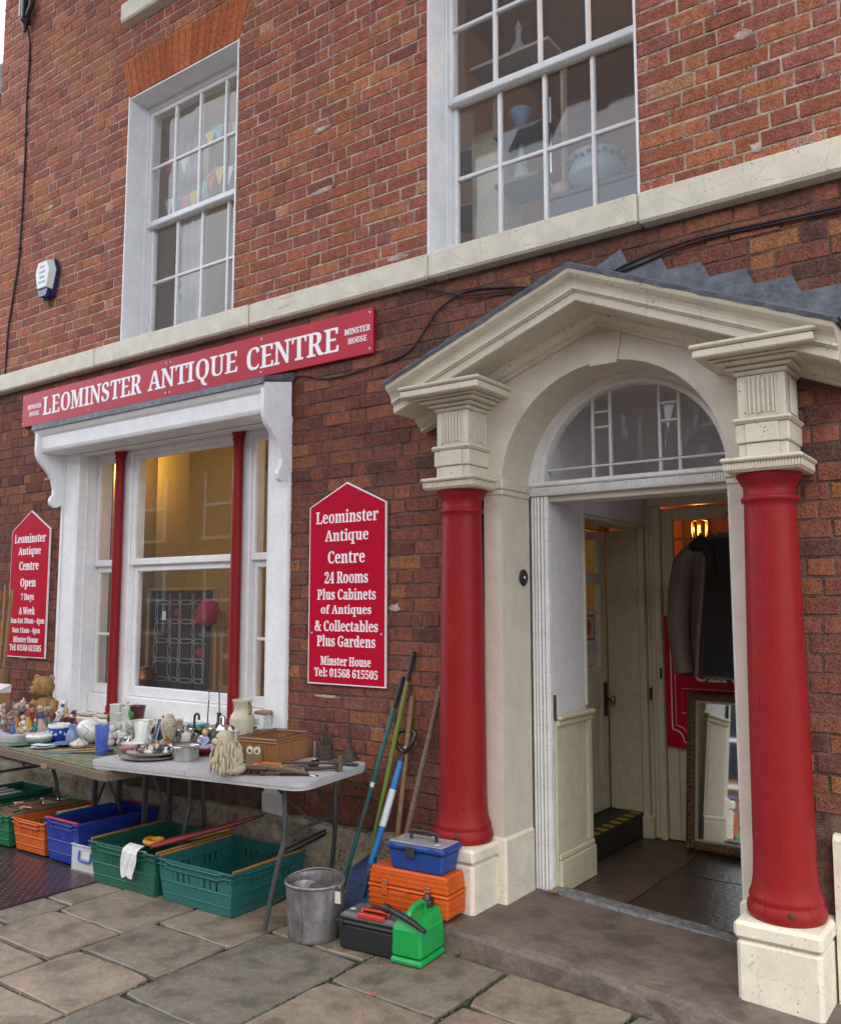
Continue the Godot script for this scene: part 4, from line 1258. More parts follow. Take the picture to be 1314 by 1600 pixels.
func lobby() -> void:
	var l := sub(house, "lobby")
	var dc: Material = M.door_cream
	var wp: Material = M.lobby_plaster
	# floor: two worn slabs
	part(l, "floor_slab", bx(-2.33, -1.86, 0.0, 0.098, -1.73, -0.33, 0.001), mat("lobby_stone_pale", Color(0.085, 0.058, 0.045), 0.4, "stone", 1.2, {bump = "bump_mid", bump_cm = 0.12}))
	part(l, "floor_slab", bx(-1.855, -1.10, 0.0, 0.094, -1.05, -0.33, 0.001), mat("lobby_stone", Color(0.055, 0.034, 0.027), 0.35, "stone", 1.2, {bump = "bump_mid", bump_cm = 0.12}))
	part(l, "floor_slab", bx(-1.855, -1.10, 0.0, 0.096, -1.73, -1.055, 0.001), M.lobby_stone)
	part(l, "floor_bed", bx(-2.33, -1.10, -0.05, 0.086, -1.74, -0.325), M.joint_soil)
	part(l, "ceiling", bx(-2.6, -1.0, 2.84, 2.92, -1.80, -0.27), wp)
	part(l, "upper_left_wall", bx(-2.45, -2.36, 2.421, 2.84, -1.75, -0.27), wp)
	part(l, "right_wall", bx(-1.15, -1.03, 0.0, 2.84, -1.75, -0.40), wp)
	# left side: plaster over a panelled dado
	part(l, "left_wall", bx(-2.40, -2.218, 0.05, 2.84, -0.735, -0.326, 0.004), wp)
	part(l, "corner_bead", bx(-2.232, -2.207, 1.03, 2.12, -0.748, -0.722, 0.006), dc)
	part(l, "dado_panel", bx(-2.217, -2.200, 0.10, 0.985, -0.742, -0.327, 0.003), dc)
	part(l, "dado_rail", bx(-2.217, -2.172, 0.9855, 1.012, -0.765, -0.327, 0.009), dc)
	part(l, "dado_rail", bx(-2.217, -2.184, 0.955, 0.985, -0.755, -0.328, 0.006), dc)
	part(l, "dado_stile", bx(-2.1995, -2.190, 0.30, 0.954, -0.742, -0.695, 0.003), dc)
	part(l, "dado_moulding", bx(-2.1995, -2.192, 0.30, 0.954, -0.688, -0.678, 0.003), dc)
	part(l, "skirting", bx(-2.1995, -2.178, 0.10, 0.265, -0.752, -0.328, 0.004), dc)
	part(l, "skirting_top", bx(-2.1995, -2.184, 0.2655, 0.298, -0.750, -0.328, 0.008), dc)
	part(l, "door_edge", bx(-2.211, -2.196, 0.99, 1.12, -0.3255, -0.318), M.rust)
	# header over the side doorway, the step and its warning tape
	part(l, "header", bx(-2.36, -2.218, 2.13, 2.84, -1.70, -0.736, 0.004), wp)
	part(l, "header_trim", bx(-2.38, -2.205, 2.105, 2.1295, -1.70, -0.725, 0.006), dc)
	part(l, "side_step", bx(-2.56, -2.275, 0.0985, 0.252, -1.684, -0.74, 0.008), plain(0.018, 0.016, 0.015, 0.6))
	for k in 9:
		var z := -1.675 + 0.105 * k
		part(l, "warning_stripe", G.new().hexa_at([V(-2.352, 0.2524, z), V(-2.280, 0.2524, z + 0.012), V(-2.280, 0.2524, z + 0.066), V(-2.352, 0.2524, z + 0.054)]), plain(0.46, 0.32, 0.02, 0.6, "render", 0.15))
	# jamb at the far side of the side doorway, chipped paint
	var ch := mat("chipped_cream", Color(0.60, 0.55, 0.40), 0.55, "paint", 0.35, {bump = "bump_mid", bump_cm = 0.2})
	part(l, "jamb_panel", bx(-2.50, -2.268, 0.252, 2.105, -1.72, -1.686, 0.004), ch)
	part(l, "corner_post", bx(-2.267, -2.222, 0.10, 2.42, -1.73, -1.655, 0.008), ch)
	part(l, "corner_post_bead", bx(-2.221, -2.200, 0.10, 2.42, -1.73, -1.69, 0.006), dc)
	part(l, "post_base", bx(-2.272, -2.196, 0.098, 0.24, -1.74, -1.648, 0.006), dc)
	# side door with two lights
	var sd := sub(house, "side_door")
	part(sd, "stile", bx(-2.545, -2.505, 0.255, 2.10, -1.684, -1.585, 0.004), dc)
	part(sd, "stile", bx(-2.545, -2.505, 0.255, 2.10, -0.95, -0.75, 0.004), dc)
	for q in [[2.035, 2.10], [1.74, 1.815], [0.93, 1.185], [0.255, 0.40]]:
		part(sd, "rail", bx(-2.543, -2.506, q[0], q[1], -1.5845, -0.9505, 0.004), dc)
	part(sd, "panel", bx(-2.532, -2.520, 0.40, 0.93, -1.585, -0.95), dc)
	part(sd, "panel_moulding", bx(-2.519, -2.508, 0.41, 0.92, -1.575, -1.555, 0.004), dc)
	part(sd, "panel_moulding", bx(-2.519, -2.508, 0.40, 0.42, -1.555, -0.96, 0.004), dc)
	for q in [[1.185, 1.74], [1.815, 2.035]]:
		var g := G.new()
		g.quad(V(-2.525, q[0], -0.95), V(-2.525, q[0], -1.585), V(-2.525, q[1], -1.585), V(-2.525, q[1], -0.95))
		part(sd, "pane", g, M.pane)
	part(sd, "lock_plate", bx(-2.5045, -2.499, 0.86, 1.08, -1.665, -1.61, 0.002), M.rust)
	part(sd, "door_handle", G.new().lathe([Vector2(0, 0), Vector2(0.009, 0), Vector2(0.009, 0.035), Vector2(0.024, 0.045), Vector2(0.026, 0.058), Vector2(0.015, 0.068), Vector2(0, 0.07)], Vector3.ZERO, 14), M.brass).transform = Transform3D(Basis(Vector3(0, 0, 1), -PI / 2), V(-2.499, 0.97, -1.635))
	var po := thing("poster", "white poster with a red framed picture behind the side door glass", "poster", V(-2.522, 1.205, -1.565))
	part(po, "sheet", bx(0, 0.002, 0, 0.36, 0, 0.30), plain(0.62, 0.60, 0.60, 0.8))
	part(po, "picture_border", bx(0.0021, 0.003, 0.16, 0.33, 0.045, 0.235), plain(0.42, 0.06, 0.06, 0.7))
	part(po, "picture_field", bx(0.0031, 0.0036, 0.175, 0.315, 0.06, 0.22), plain(0.62, 0.44, 0.40, 0.7))
	part(po, "picture_shape", G.new().blob(V(0.0034, 0.245, 0.145), V(0.0008, 0.055, 0.055), 0.35, 2.0, 4), plain(0.50, 0.07, 0.05, 0.7))
	for k in 4: part(po, "text_line", bx(0.0021, 0.0026, 0.128 - 0.016 * k, 0.133 - 0.016 * k, 0.04, 0.25), plain(0.3, 0.28, 0.3, 0.8))
	# glazed inner door at the back
	var bd := sub(house, "glazed_door")
	part(bd, "architrave", bx(-2.199, -2.115, 0.098, 2.25, -1.74, -1.685, 0.01), dc)
	part(bd, "architrave", bx(-2.160, -2.115, 0.098, 2.25, -1.684, -1.67, 0.006), dc)
	part(bd, "architrave", bx(-2.199, -1.10, 2.2505, 2.34, -1.74, -1.675, 0.01), dc)
	part(bd, "architrave", bx(-2.21, -1.10, 2.3405, 2.365, -1.74, -1.66, 0.006), dc)
	part(bd, "overdoor_wall", bx(-2.36, -1.03, 2.3655, 2.84, -1.75, -1.70), wp)
	part(bd, "stile", bx(-2.11, -2.035, 0.105, 2.235, -1.745, -1.70, 0.004), dc)
	part(bd, "stile", bx(-1.28, -1.205, 0.105, 2.235, -1.745, -1.70, 0.004), dc)
	part(bd, "frame_post", bx(-1.20, -1.10, 0.098, 2.25, -1.74, -1.685, 0.01), dc)
	for q in [[2.155, 2.235], [1.42, 1.55], [0.105, 0.30]]:
		part(bd, "rail", bx(-2.034, -1.281, q[0], q[1], -1.743, -1.702, 0.004), dc)
	part(bd, "panel", bx(-2.035, -1.28, 0.30, 1.42, -1.735, -1.718), dc)
	part(bd, "panel_edge", bx(-1.975, -1.965, 0.32, 0.72, -1.7175, -1.710, 0.003), dc)
	for x in [-1.965, -1.80, -1.63, -1.45]: part(bd, "leaded_bar", bx(x - 0.006, x + 0.006, 1.55, 2.155, -1.728, -1.716), plain(0.3, 0.27, 0.2))
	for y in [1.78, 2.03]: part(bd, "leaded_bar", bx(-2.034, -1.281, y - 0.006, y + 0.006, -1.727, -1.715), plain(0.3, 0.27, 0.2))
	var g2 := G.new()
	g2.quad(V(-2.035, 1.55, -1.722), V(-1.28, 1.55, -1.722), V(-1.28, 2.155, -1.722), V(-2.035, 2.155, -1.722))
	part(bd, "pane", g2, M.pane)
	part(bd, "latch", bx(-2.13, -2.117, 1.12, 1.19, -1.669, -1.655, 0.003), M.rust)
	part(bd, "hook", bx(-2.205, -2.195, 0.98, 1.06, -1.685, -1.66, 0.003), M.black_iron)
	room("hall", -2.50, -0.9, 0.08, 2.60, -4.0, -1.75, mat("hall_wall", Color(0.52, 0.22, 0.07), 0.8, "smooth_paint", 1.0))
	# pendant behind the glazed door
	var pd := thing("pendant_lamp", "lit brass pendant lamp with glass drops seen through the glazed inner door", "lamp", V(-2.13, 2.10, -2.55))
	part(pd, "cord", G.new().tube([V(0, 0.14, 0), V(0, 0.5, 0)], 0.005, 6), M.black_iron)
	part(pd, "socket", G.new().lathe([Vector2(0.018, 0.09), Vector2(0.022, 0.10), Vector2(0.02, 0.14), Vector2(0, 0.145)], Vector3.ZERO, 12), M.brass)
	for k in 6:
		var a := TAU * k / 6.0
		part(pd, "glass_drop", G.new().tube([V(0.06 * cos(a), 0.12, 0.06 * sin(a)), V(0.062 * cos(a), 0.06, 0.062 * sin(a)), V(0.055 * cos(a), 0.0, 0.055 * sin(a))], [0.002, 0.007, 0.001], 6), plain(0.30, 0.20, 0.08, 0.1))
		part(pd, "arm", G.new().tube([V(0.02 * cos(a), 0.13, 0.02 * sin(a)), V(0.06 * cos(a), 0.12, 0.06 * sin(a))], 0.003, 5), M.brass)
	part(pd, "bulb", G.new().blob(V(0, 0.06, 0), V(0.014, 0.028, 0.014), 0, 1, 1, 8, 10), mat("pendant_bulb", Color(1, 0.8, 0.5), 0.5, "", 1.0, {glow = Color(1, 0.72, 0.35), power = 0.7}))
	var o := OmniLight3D.new()
	o.name = "pendant_light"
	o.position = V(0, 0.06, 0)
	o.light_color = Color(1, 0.66, 0.30)
	o.light_energy = 0.08
	o.light_size = 0.03
	o.omni_range = 10.0
	o.omni_attenuation = 2.0
	o.shadow_enabled = true
	pd.add_child(o)
	# threshold strip, out of level like the step
	var th := G.new()
	th.hexa([V(-2.212, 0.112, -0.272), V(-1.25, 0.045, -0.272), V(-1.25, 0.045, -0.345), V(-2.212, 0.112, -0.345), V(-2.212, 0.138, -0.278), V(-1.25, 0.072, -0.278), V(-1.25, 0.084, -0.34), V(-2.212, 0.142, -0.34)])
	part(house, "threshold_strip", th, mat("worn_zinc", Color(0.42, 0.42, 0.43), 0.4, "lead", 0.3, {metal = 0.6}))

func lobby_things() -> void:
	# red sign stood on the inner door
	var s := thing("lobby_sign", "red sign with a white notched border behind the hanging coat", "sign", V(-2.10, 0.69, -1.689))
	part(s, "board", bx(0, 0.80, 0, 0.84, 0, 0.010, 0.002), M.sign_red)
	for k in 2:
		var i := 0.038 + 0.026 * k
		var n := 0.075
		var pts := [V(i + n, 0.84 - i, 0.0115), V(0.80 - i - n, 0.84 - i, 0.0115)]
		var arc := func(cx: float, cy: float, a0: float, a1: float) -> Array:
			var q := []
			for j in 9:
				var a := lerpf(a0, a1, j / 8.0)
				q.append(V(cx + n * cos(a), cy + n * sin(a), 0.0115))
			return q
		pts = []
		pts.append_array(arc.call(0.80 - i, 0.84 - i, PI, PI * 1.5))
		pts.append_array(arc.call(0.80 - i, i, PI * 0.5, PI))
		pts.append_array(arc.call(i, i, 0.0, PI * 0.5))
		pts.append_array(arc.call(i, 0.84 - i, -PI * 0.5, 0.0))
		part(s, "border_line", G.new().tube(pts, 0.0042 if k == 0 else 0.002, 4, true), M.letter)
	var bxl := [V(0.105, 0.375, 0.0115), V(0.70, 0.375, 0.0115), V(0.70, 0.22, 0.0115), V(0.105, 0.22, 0.0115)]
	part(s, "box_line", G.new().tube(bxl, 0.002, 4, true), M.letter)
	words(s, "CENTRE", "Droid Serif", V(0.46, 0.485, 0.0115), 0.54, 0.12, M.letter)
	# mirror in an ornate dark frame, leaning back
	var mr := thing("mirror", "tall mirror in an ornate dark gilt frame leaning in the lobby", "mirror", V(-1.955, 0.097, -1.575))
	var u := Vector3(0.99, 0, 0.035).normalized()
	var vv := Vector3(0.06, 0.99, -0.105).normalized()
	var nn := u.cross(vv).normalized()
	vv = nn.cross(u)
	mr.basis = Basis(u, vv, nn)
	var fw := 0.055
	var W := 0.60
	var H := 0.96
	part(mr, "frame", bx(0, fw, 0, H, 0, 0.035, 0.012), M.gilt)
	part(mr, "frame", bx(W - fw, W, 0, H, 0, 0.035, 0.012), M.gilt)
	part(mr, "frame", bx(fw, W - fw, H - fw, H, 0, 0.034, 0.012), M.gilt)
	part(mr, "frame", bx(fw, W - fw, 0, fw, 0, 0.034, 0.012), M.gilt)
	var carv := G.new()
	for k in 34:
		var t := (k + 0.5) / 34.0
		for q in [V(0.022, H * t, 0.036), V(W - 0.022, H * t, 0.036)]: carv.blob(q, V(0.016, 0.013, 0.009), 0.3, 3.0, k, 5, 7)
	for k in 20:
		var t := (k + 0.5) / 20.0
		for q in [V(W * t, 0.022, 0.036), V(W * t, H - 0.022, 0.036)]: carv.blob(q, V(0.013, 0.016, 0.009), 0.3, 3.0, k, 5, 7)
	part(mr, "carving", carv, M.gilt).set_meta("kind", "stuff")
	for q in [[fw, fw + 0.016, fw, H - fw], [W - fw - 0.016, W - fw, fw, H - fw], [fw + 0.016, W - fw - 0.016, fw, fw + 0.016], [fw + 0.016, W - fw - 0.016, H - fw - 0.016, H - fw]]:
		part(mr, "slip", bx(q[0], q[1], q[2], q[3], 0.002, 0.026, 0.005), plain(0.42, 0.38, 0.34, 0.5))
	part(mr, "glass", bx(fw, W - fw, fw, H - fw, 0.002, 0.012), M.mirror)
	# sheepskin-lined coat on a hanger
	var c := thing("coat", "brown leather coat with a dark lining on a hanger in the lobby", "coat", V(-1.66, 0.0, -1.50))
	var body := G.new()
	var prev := []
	var sec := [[2.03, 0.055, 0.05, 0.0], [1.99, 0.12, 0.07, 0.0], [1.95, 0.19, 0.085, 0.0], [1.86, 0.205, 0.10, 0.0], [1.65, 0.20, 0.105, 0.0], [1.42, 0.21, 0.11, -0.004], [1.25, 0.235, 0.115, -0.008], [1.165, 0.242, 0.115, -0.01]]
	var nsg := 28
	for q in sec:
		var ring := []
		for k in nsg:
			var a := TAU * k / nsg
			var rip = 1.0 + 0.06 * sin(a * 5.0) * (2.03 - q[0])
			ring.append(V(q[3] + q[1] * cos(a) * rip, q[0] + 0.01 * sin(a * 3.0), q[2] * sin(a) * rip))
		if prev.size():
			for k in nsg:
				var m := (k + 1) % nsg
				var na := V(cos(TAU * k / nsg), 0.1, 1.6 * sin(TAU * k / nsg))
				var nb := V(cos(TAU * m / nsg), 0.1, 1.6 * sin(TAU * m / nsg))
				body.tri(ring[k], prev[m], ring[m], na, nb, nb)
				body.tri(ring[k], prev[k], prev[m], na, na, nb)
		prev = ring
	part(c, "body", body, M.leather)
	# the open front shows the dark fleece
	var ln := G.new()
	var pl := []
	for i in 13:
		var t := i / 12.0
		var y := lerpf(2.0, 1.18, t)
		var hw := lerpf(0.05, 0.12, t)
		var row := []
		for k in 7:
			var x := lerpf(-hw, hw + 0.04, k / 6.0) + 0.02
			row.append(V(x, y, 0.105 + 0.022 * cos(x * 9.0) + 0.006 * sin(x * 60.0 + y * 8.0) + 0.012 * t))
		if pl.size():
			for k in 6: ln.quad(row[k], row[k + 1], pl[k + 1], pl[k])
		pl = row
	part(c, "lining", ln, M.lining)
	part(c, "collar", G.new().tube([V(-0.15, 1.955, 0.075), V(-0.09, 1.985, 0.105), V(-0.03, 1.93, 0.135), V(0.0, 1.80, 0.140)], [0.03, 0.045, 0.04, 0.012], 10), M.lining)
	for sg in [-1.0, 1.0]:
		var sl := [V(sg * 0.165, 1.94, 0.0), V(sg * 0.215, 1.86, 0.03), V(sg * 0.245, 1.68, 0.05), V(sg * 0.255, 1.50, 0.07), V(sg * 0.238, 1.33, 0.095), V(sg * 0.215, 1.20, 0.11)]
		part(c, "sleeve", G.new().tube(sl, [0.06, 0.078, 0.075, 0.07, 0.062, 0.060], 16), M.leather)
		part(c, "cuff", G.new().tube([V(sg * 0.219, 1.225, 0.108), V(sg * 0.213, 1.185, 0.112)], [0.0635, 0.0625], 16), M.leather)
	part(c, "front_edge", G.new().tube([V(-0.06, 1.88, 0.128), V(-0.085, 1.65, 0.128), V(-0.11, 1.4, 0.135), V(-0.13, 1.168, 0.138)], 0.014, 8), M.leather)
	part(c, "hanger", G.new().tube([V(-0.17, 1.955, 0), V(-0.08, 2.01, 0), V(0, 2.04, 0), V(0.08, 2.01, 0), V(0.17, 1.955, 0)], 0.012, 8), M.pine)
	part(c, "hook", G.new().tube([V(0, 2.04, 0), V(0, 2.10, 0), V(0.02, 2.125, 0), V(0.03, 2.16, -0.06), V(0.0, 2.18, -0.12), V(0.0, 2.18, -0.20)], 0.004, 6), M.steel)

# ---------------------------------------------------------------- ground
func ground() -> void:
	var base := G.new()
	base.quad(V(-60, -0.13, 40), V(60, -0.13, 40), V(60, -0.13, -40), V(-60, -0.13, -40))
	structure("ground", base, plain(0.06, 0.058, 0.055, 0.9, "stone", 2.0))
	var road := G.new()
	road.box(V(-60, -0.30, 4.9), V(60, -0.115, 12.0))
	structure("road", road, plain(0.05, 0.05, 0.052, 0.85, "stone", 1.2, {bump = "bump_fine", bump_cm = 0.6}))
	var kerb := G.new()
	kerb.box(V(-60, -0.3, 4.72), V(60, -0.005, 4.899))
	structure("kerb", kerb, M.step_stone)
	# bedding under the flags shows in the joints
	var bed := G.new()
	var px := -14.0
	for x in [-2.4, 8.0]:
		bed.quad(V(px, gy(px) - 0.016, 4.72), V(x, gy(x) - 0.016, 4.72), V(x, gy(x) - 0.016, -0.02), V(px, gy(px) - 0.016, -0.02))
		px = x
	var pave := structure("pavement", bed, M.joint_soil)
	var r := RandomNumberGenerator.new()
	r.seed = 5
	# joints read off the pavement: columns of flags run out from the wall
	var cols := [[-9.6, -8.9], [-8.9, -8.2], [-8.2, -7.55], [-7.55, -6.9], [-6.9, -6.22], [-6.22, -5.62], [-5.62, -5.0], [-5.0, -4.38], [-4.38, -3.805], [-3.805, -3.25], [-3.25, -2.645], [-2.645, -2.06], [-2.06, -1.47], [-1.47, -0.85], [-0.85, -0.2], [-0.2, 0.5], [0.5, 1.2], [1.2, 1.9]]
	var cuts := {7: [0.06, 0.35, 1.08, 1.42, 2.0, 2.6, 3.3, 4.0, 4.72], 8: [0.06, 0.62, 1.17, 1.555, 2.1, 2.8, 3.5, 4.1, 4.72], 9: [0.06, 0.42, 0.985, 1.40, 1.82, 2.4, 3.1, 3.9, 4.72], 10: [0.06, 0.30, 0.73, 1.585, 2.3, 3.0, 3.8, 4.72], 11: [0.43, 0.985, 1.5, 2.2, 3.0, 3.9, 4.72], 12: [0.43, 0.81, 1.35, 2.0, 2.8, 3.7, 4.72]}
	for i in cols.size():
		var c: Array = cols[i]
		var zs: Array
		if cuts.has(i): zs = cuts[i]
		else:
			zs = [0.06 if i < 11 else 0.43]
			while zs[-1] < 4.2: zs.append(zs[-1] + r.randf_range(0.42, 0.85))
			zs[-1] = 4.72
		for k in zs.size() - 1:
			if i in [5, 6, 7] and zs[k + 1] > 0.75 and i < 7: continue
			if i == 7 and zs[k] > 0.3 and zs[k + 1] < 1.15: pass
			flag(pave, c[0], c[1], zs[k], zs[k + 1], r)
	# moss in some joints
	var ms := G.new()
	for q in [[-2.642, 0.98, -2.41, 1.0, 60], [-2.645, 0.5, -2.645, 1.5, 40], [-2.06, 0.48, -2.06, 0.9, 25], [-1.47, 0.46, -1.47, 0.75, 30], [-2.3, 0.435, -1.2, 0.435, 40]]:
		for k in q[4]:
			var t := r.randf()
			var x := lerpf(q[0], q[2], t) + r.randf_range(-0.006, 0.006)
			var z := lerpf(q[1], q[3], t) + r.randf_range(-0.006, 0.006)
			ms.blob(V(x, gy(x) - 0.010, z), V(r.randf_range(0.004, 0.010), r.randf_range(0.004, 0.010), r.randf_range(0.004, 0.010)), 0.3, 4.0, k, 4, 6)
	part(pave, "moss", ms, M.moss).set_meta("kind", "stuff")
	# grit and crumbs caught in the joints, a few pale specks on the flags
	var gt := G.new()
	var gl := [-4.38, -3.805, -3.25, -2.645, -2.06, -1.47]
	for k in 620:
		var x: float
		var z: float
		if k % 3 == 0:
			x = r.randf_range(-4.5, -1.0)
			z = r.randf_range(0.50, 2.6)
			if z < 0.6 and x > -2.4: continue
		else:
			x = gl[r.randi() % gl.size()] + r.randf_range(-0.012, 0.012)
			z = r.randf_range(0.55, 2.6)
		var sz := r.randf_range(0.0012, 0.0042)
		gt.blob(V(x, gy(x) + (0.004 if k % 3 == 0 else -0.006), z), V(sz, sz * 0.7, sz), 0.3, 3.0, k, 3, 5)
	part(pave, "grit", gt, plain(0.30, 0.27, 0.23, 0.9)).set_meta("kind", "stuff")
	# weeds at the foot of the step
	for q in [[-1.42, 0.445, 9], [-1.30, 0.44, 5], [-2.31, 0.44, 6]]:
		var w := thing("weed", ["small green weed in the joint below the middle of the step", "tiny weed sprouting beside the larger weed below the step", "small weed at the foot of the step by the green can"][[9, 5, 6].find(q[2])], "weed", V(q[0], gy(q[0]) - 0.012, q[1]))
		var lf := G.new()
		for k in q[2] * 3:
			var a := r.randf() * TAU
			var l := r.randf_range(0.015, 0.038)
			var d := V(cos(a), 0.0, sin(a))
			var s := V(-sin(a), 0, cos(a)) * l * 0.28
			var b := V(0, 0.008 + r.randf() * 0.02, 0)
			lf.quad(b, b + d * l * 0.5 + s + V(0, 0.012, 0), b + d * l + V(0, 0.004 + r.randf() * 0.01, 0), b + d * l * 0.5 - s + V(0, 0.012, 0))
		part(w, "leaves", lf, plain(0.06, 0.14, 0.03, 0.6))
	# cellar plate: dark red tread metal
	var cp := structure("cellar_plate", bx(-5.62, -4.615, -0.012, 0.006, 0.72, 2.75, 0.002), M.tread_plate)
	var tb := G.new()
	for i in 33:
		for j in 68:
			var x := -5.60 + 0.03 * i + (0.0 if j % 2 == 0 else 0.0)
			var z := 0.735 + 0.0295 * j
			if x > -4.63: continue
			var s := 1.0 if (i + j) % 2 == 0 else -1.0
			var u := V(0.0085, 0, 0.0085 * s)
			var w := V(0.0026, 0, -0.0026 * s)
			var p := V(x + r.randf_range(-0.001, 0.001), 0.0058, z)
			var t := V(0, 0.0022, 0)
			tb.quad(p - u, p + t - w * 0.4, p + t + u * 0.5, p + w)
			tb.quad(p - u - w, p + u - w + t, p + u + w + t, p - u + w)
	part(cp, "treads", tb, M.tread_bump).set_meta("kind", "stuff")
	# a few leaves and bits of litter
	for q in [[-2.19, 0.136, -0.235, 0.42, 0.15, 0.03, "curled orange leaf lying by the foot of the door frame"], [-2.38, 0.006, 0.99, 0.5, 0.05, 0.03, "tiny red petal in the mossy joint"]]:
		var lv := thing("fallen_leaf", q[6], "leaf", V(q[0], q[1], q[2]), 0.7)
		var g := G.new()
		var sz := 0.022 if q[1] > 0.1 else 0.010
		for k in 6:
			var a := TAU * k / 6.0
			var b := TAU * (k + 1) / 6.0
			g.flat(V(0, 0.004, 0), V(sz * cos(b) * 1.4, 0.010 + 0.008 * cos(b * 2.0), sz * sin(b)), V(sz * cos(a) * 1.4, 0.010 + 0.008 * cos(a * 2.0), sz * sin(a)))
		part(lv, "blade", g, plain(q[3], q[4], q[5], 0.7))
	# doorstep: one long worn stone, out of level
	var st := G.new()
	var prev := []
	for i in 41:
		var x := lerpf(-2.86, 1.2, i / 40.0)
		var top := 0.128 - 0.052 * (x + 2.4)
		var fr := 0.43 + 0.010 * sin(x * 4.0) + r.randf_range(-0.006, 0.006)
		var wear := 0.008 * exp(-pow((x + 1.75) / 0.5, 2.0))
		top -= wear
		var g0 := gy(x) - 0.05
		var ring := [V(x, g0, -0.275), V(x, g0, fr + 0.02), V(x, g0 + 0.06, fr + 0.024 + r.randf_range(-0.005, 0.005)), V(x, top - 0.03, fr + 0.014 + r.randf_range(-0.004, 0.004)), V(x, top - 0.012, fr + 0.004), V(x, top - 0.002, fr - 0.018), V(x, top + r.randf_range(-0.0015, 0.0015), fr - 0.06), V(x, top, 0.2), V(x, top + 0.004, -0.275)]
		if i > 0:
			for k in ring.size() - 1: st.quad(prev[k + 1], ring[k + 1], ring[k], prev[k])
		if i == 0: cap(st, ring, false)
		if i == 40: cap(st, ring, true)
		prev = ring
	structure("doorstep", st, M.step_stone)

func flag(pave: Node, x0: float, x1: float, z0: float, z1: float, r: RandomNumberGenerator) -> void:
	var j := r.randf_range(0.006, 0.011)
	var g := G.new()
	var c := []
	var q0 := [Vector2(x0 + j, z1 - j), Vector2(x1 - j, z1 - j), Vector2(x1 - j, z0 + j), Vector2(x0 + j, z0 + j)]
	# edges broken: several points along each side
	var ring := []
	for i in 4:
		var a: Vector2 = q0[i]
		var b: Vector2 = q0[(i + 1) % 4]
		var n := (b - a).orthogonal().normalized()
		for k in 5:
			var p := a.lerp(b, k / 5.0) + n * r.randf_range(-0.004, 0.007)
			if k == 0: p += ((q0[(i + 2) % 4] as Vector2) - a).normalized() * r.randf_range(0.0, 0.022)
			ring.append(p)
	var lift := r.randf_range(-0.003, 0.004)
	var tx := r.randf_range(-0.005, 0.005)
	var tz := r.randf_range(-0.005, 0.005)
	var m := Vector2((x0 + x1) * 0.5, (z0 + z1) * 0.5)
	var top := []
	var mid := []
	var low := []
	for p: Vector2 in ring:
		var y := gy(p.x) + lift + tx * (p.x - m.x) + tz * (p.y - m.y)
		var s := p + (m - p).normalized() * 0.005
		top.append(V(s.x, y, s.y))
		mid.append(V(p.x, y - 0.005, p.y))
		low.append(V(p.x, y - 0.04, p.y))
	var ctr := V(m.x, gy(m.x) + lift, m.y)
	var nn := ring.size()
	for i in nn:
		var k := (i + 1) % nn
		g.flat(ctr, top[i], top[k])
		g.quad(mid[i], mid[k], top[k], top[i])
		g.quad(low[i], low[k], mid[k], mid[i])
	part(pave, "flagstone", g, M["flag%d" % (r.randi() % 5)])

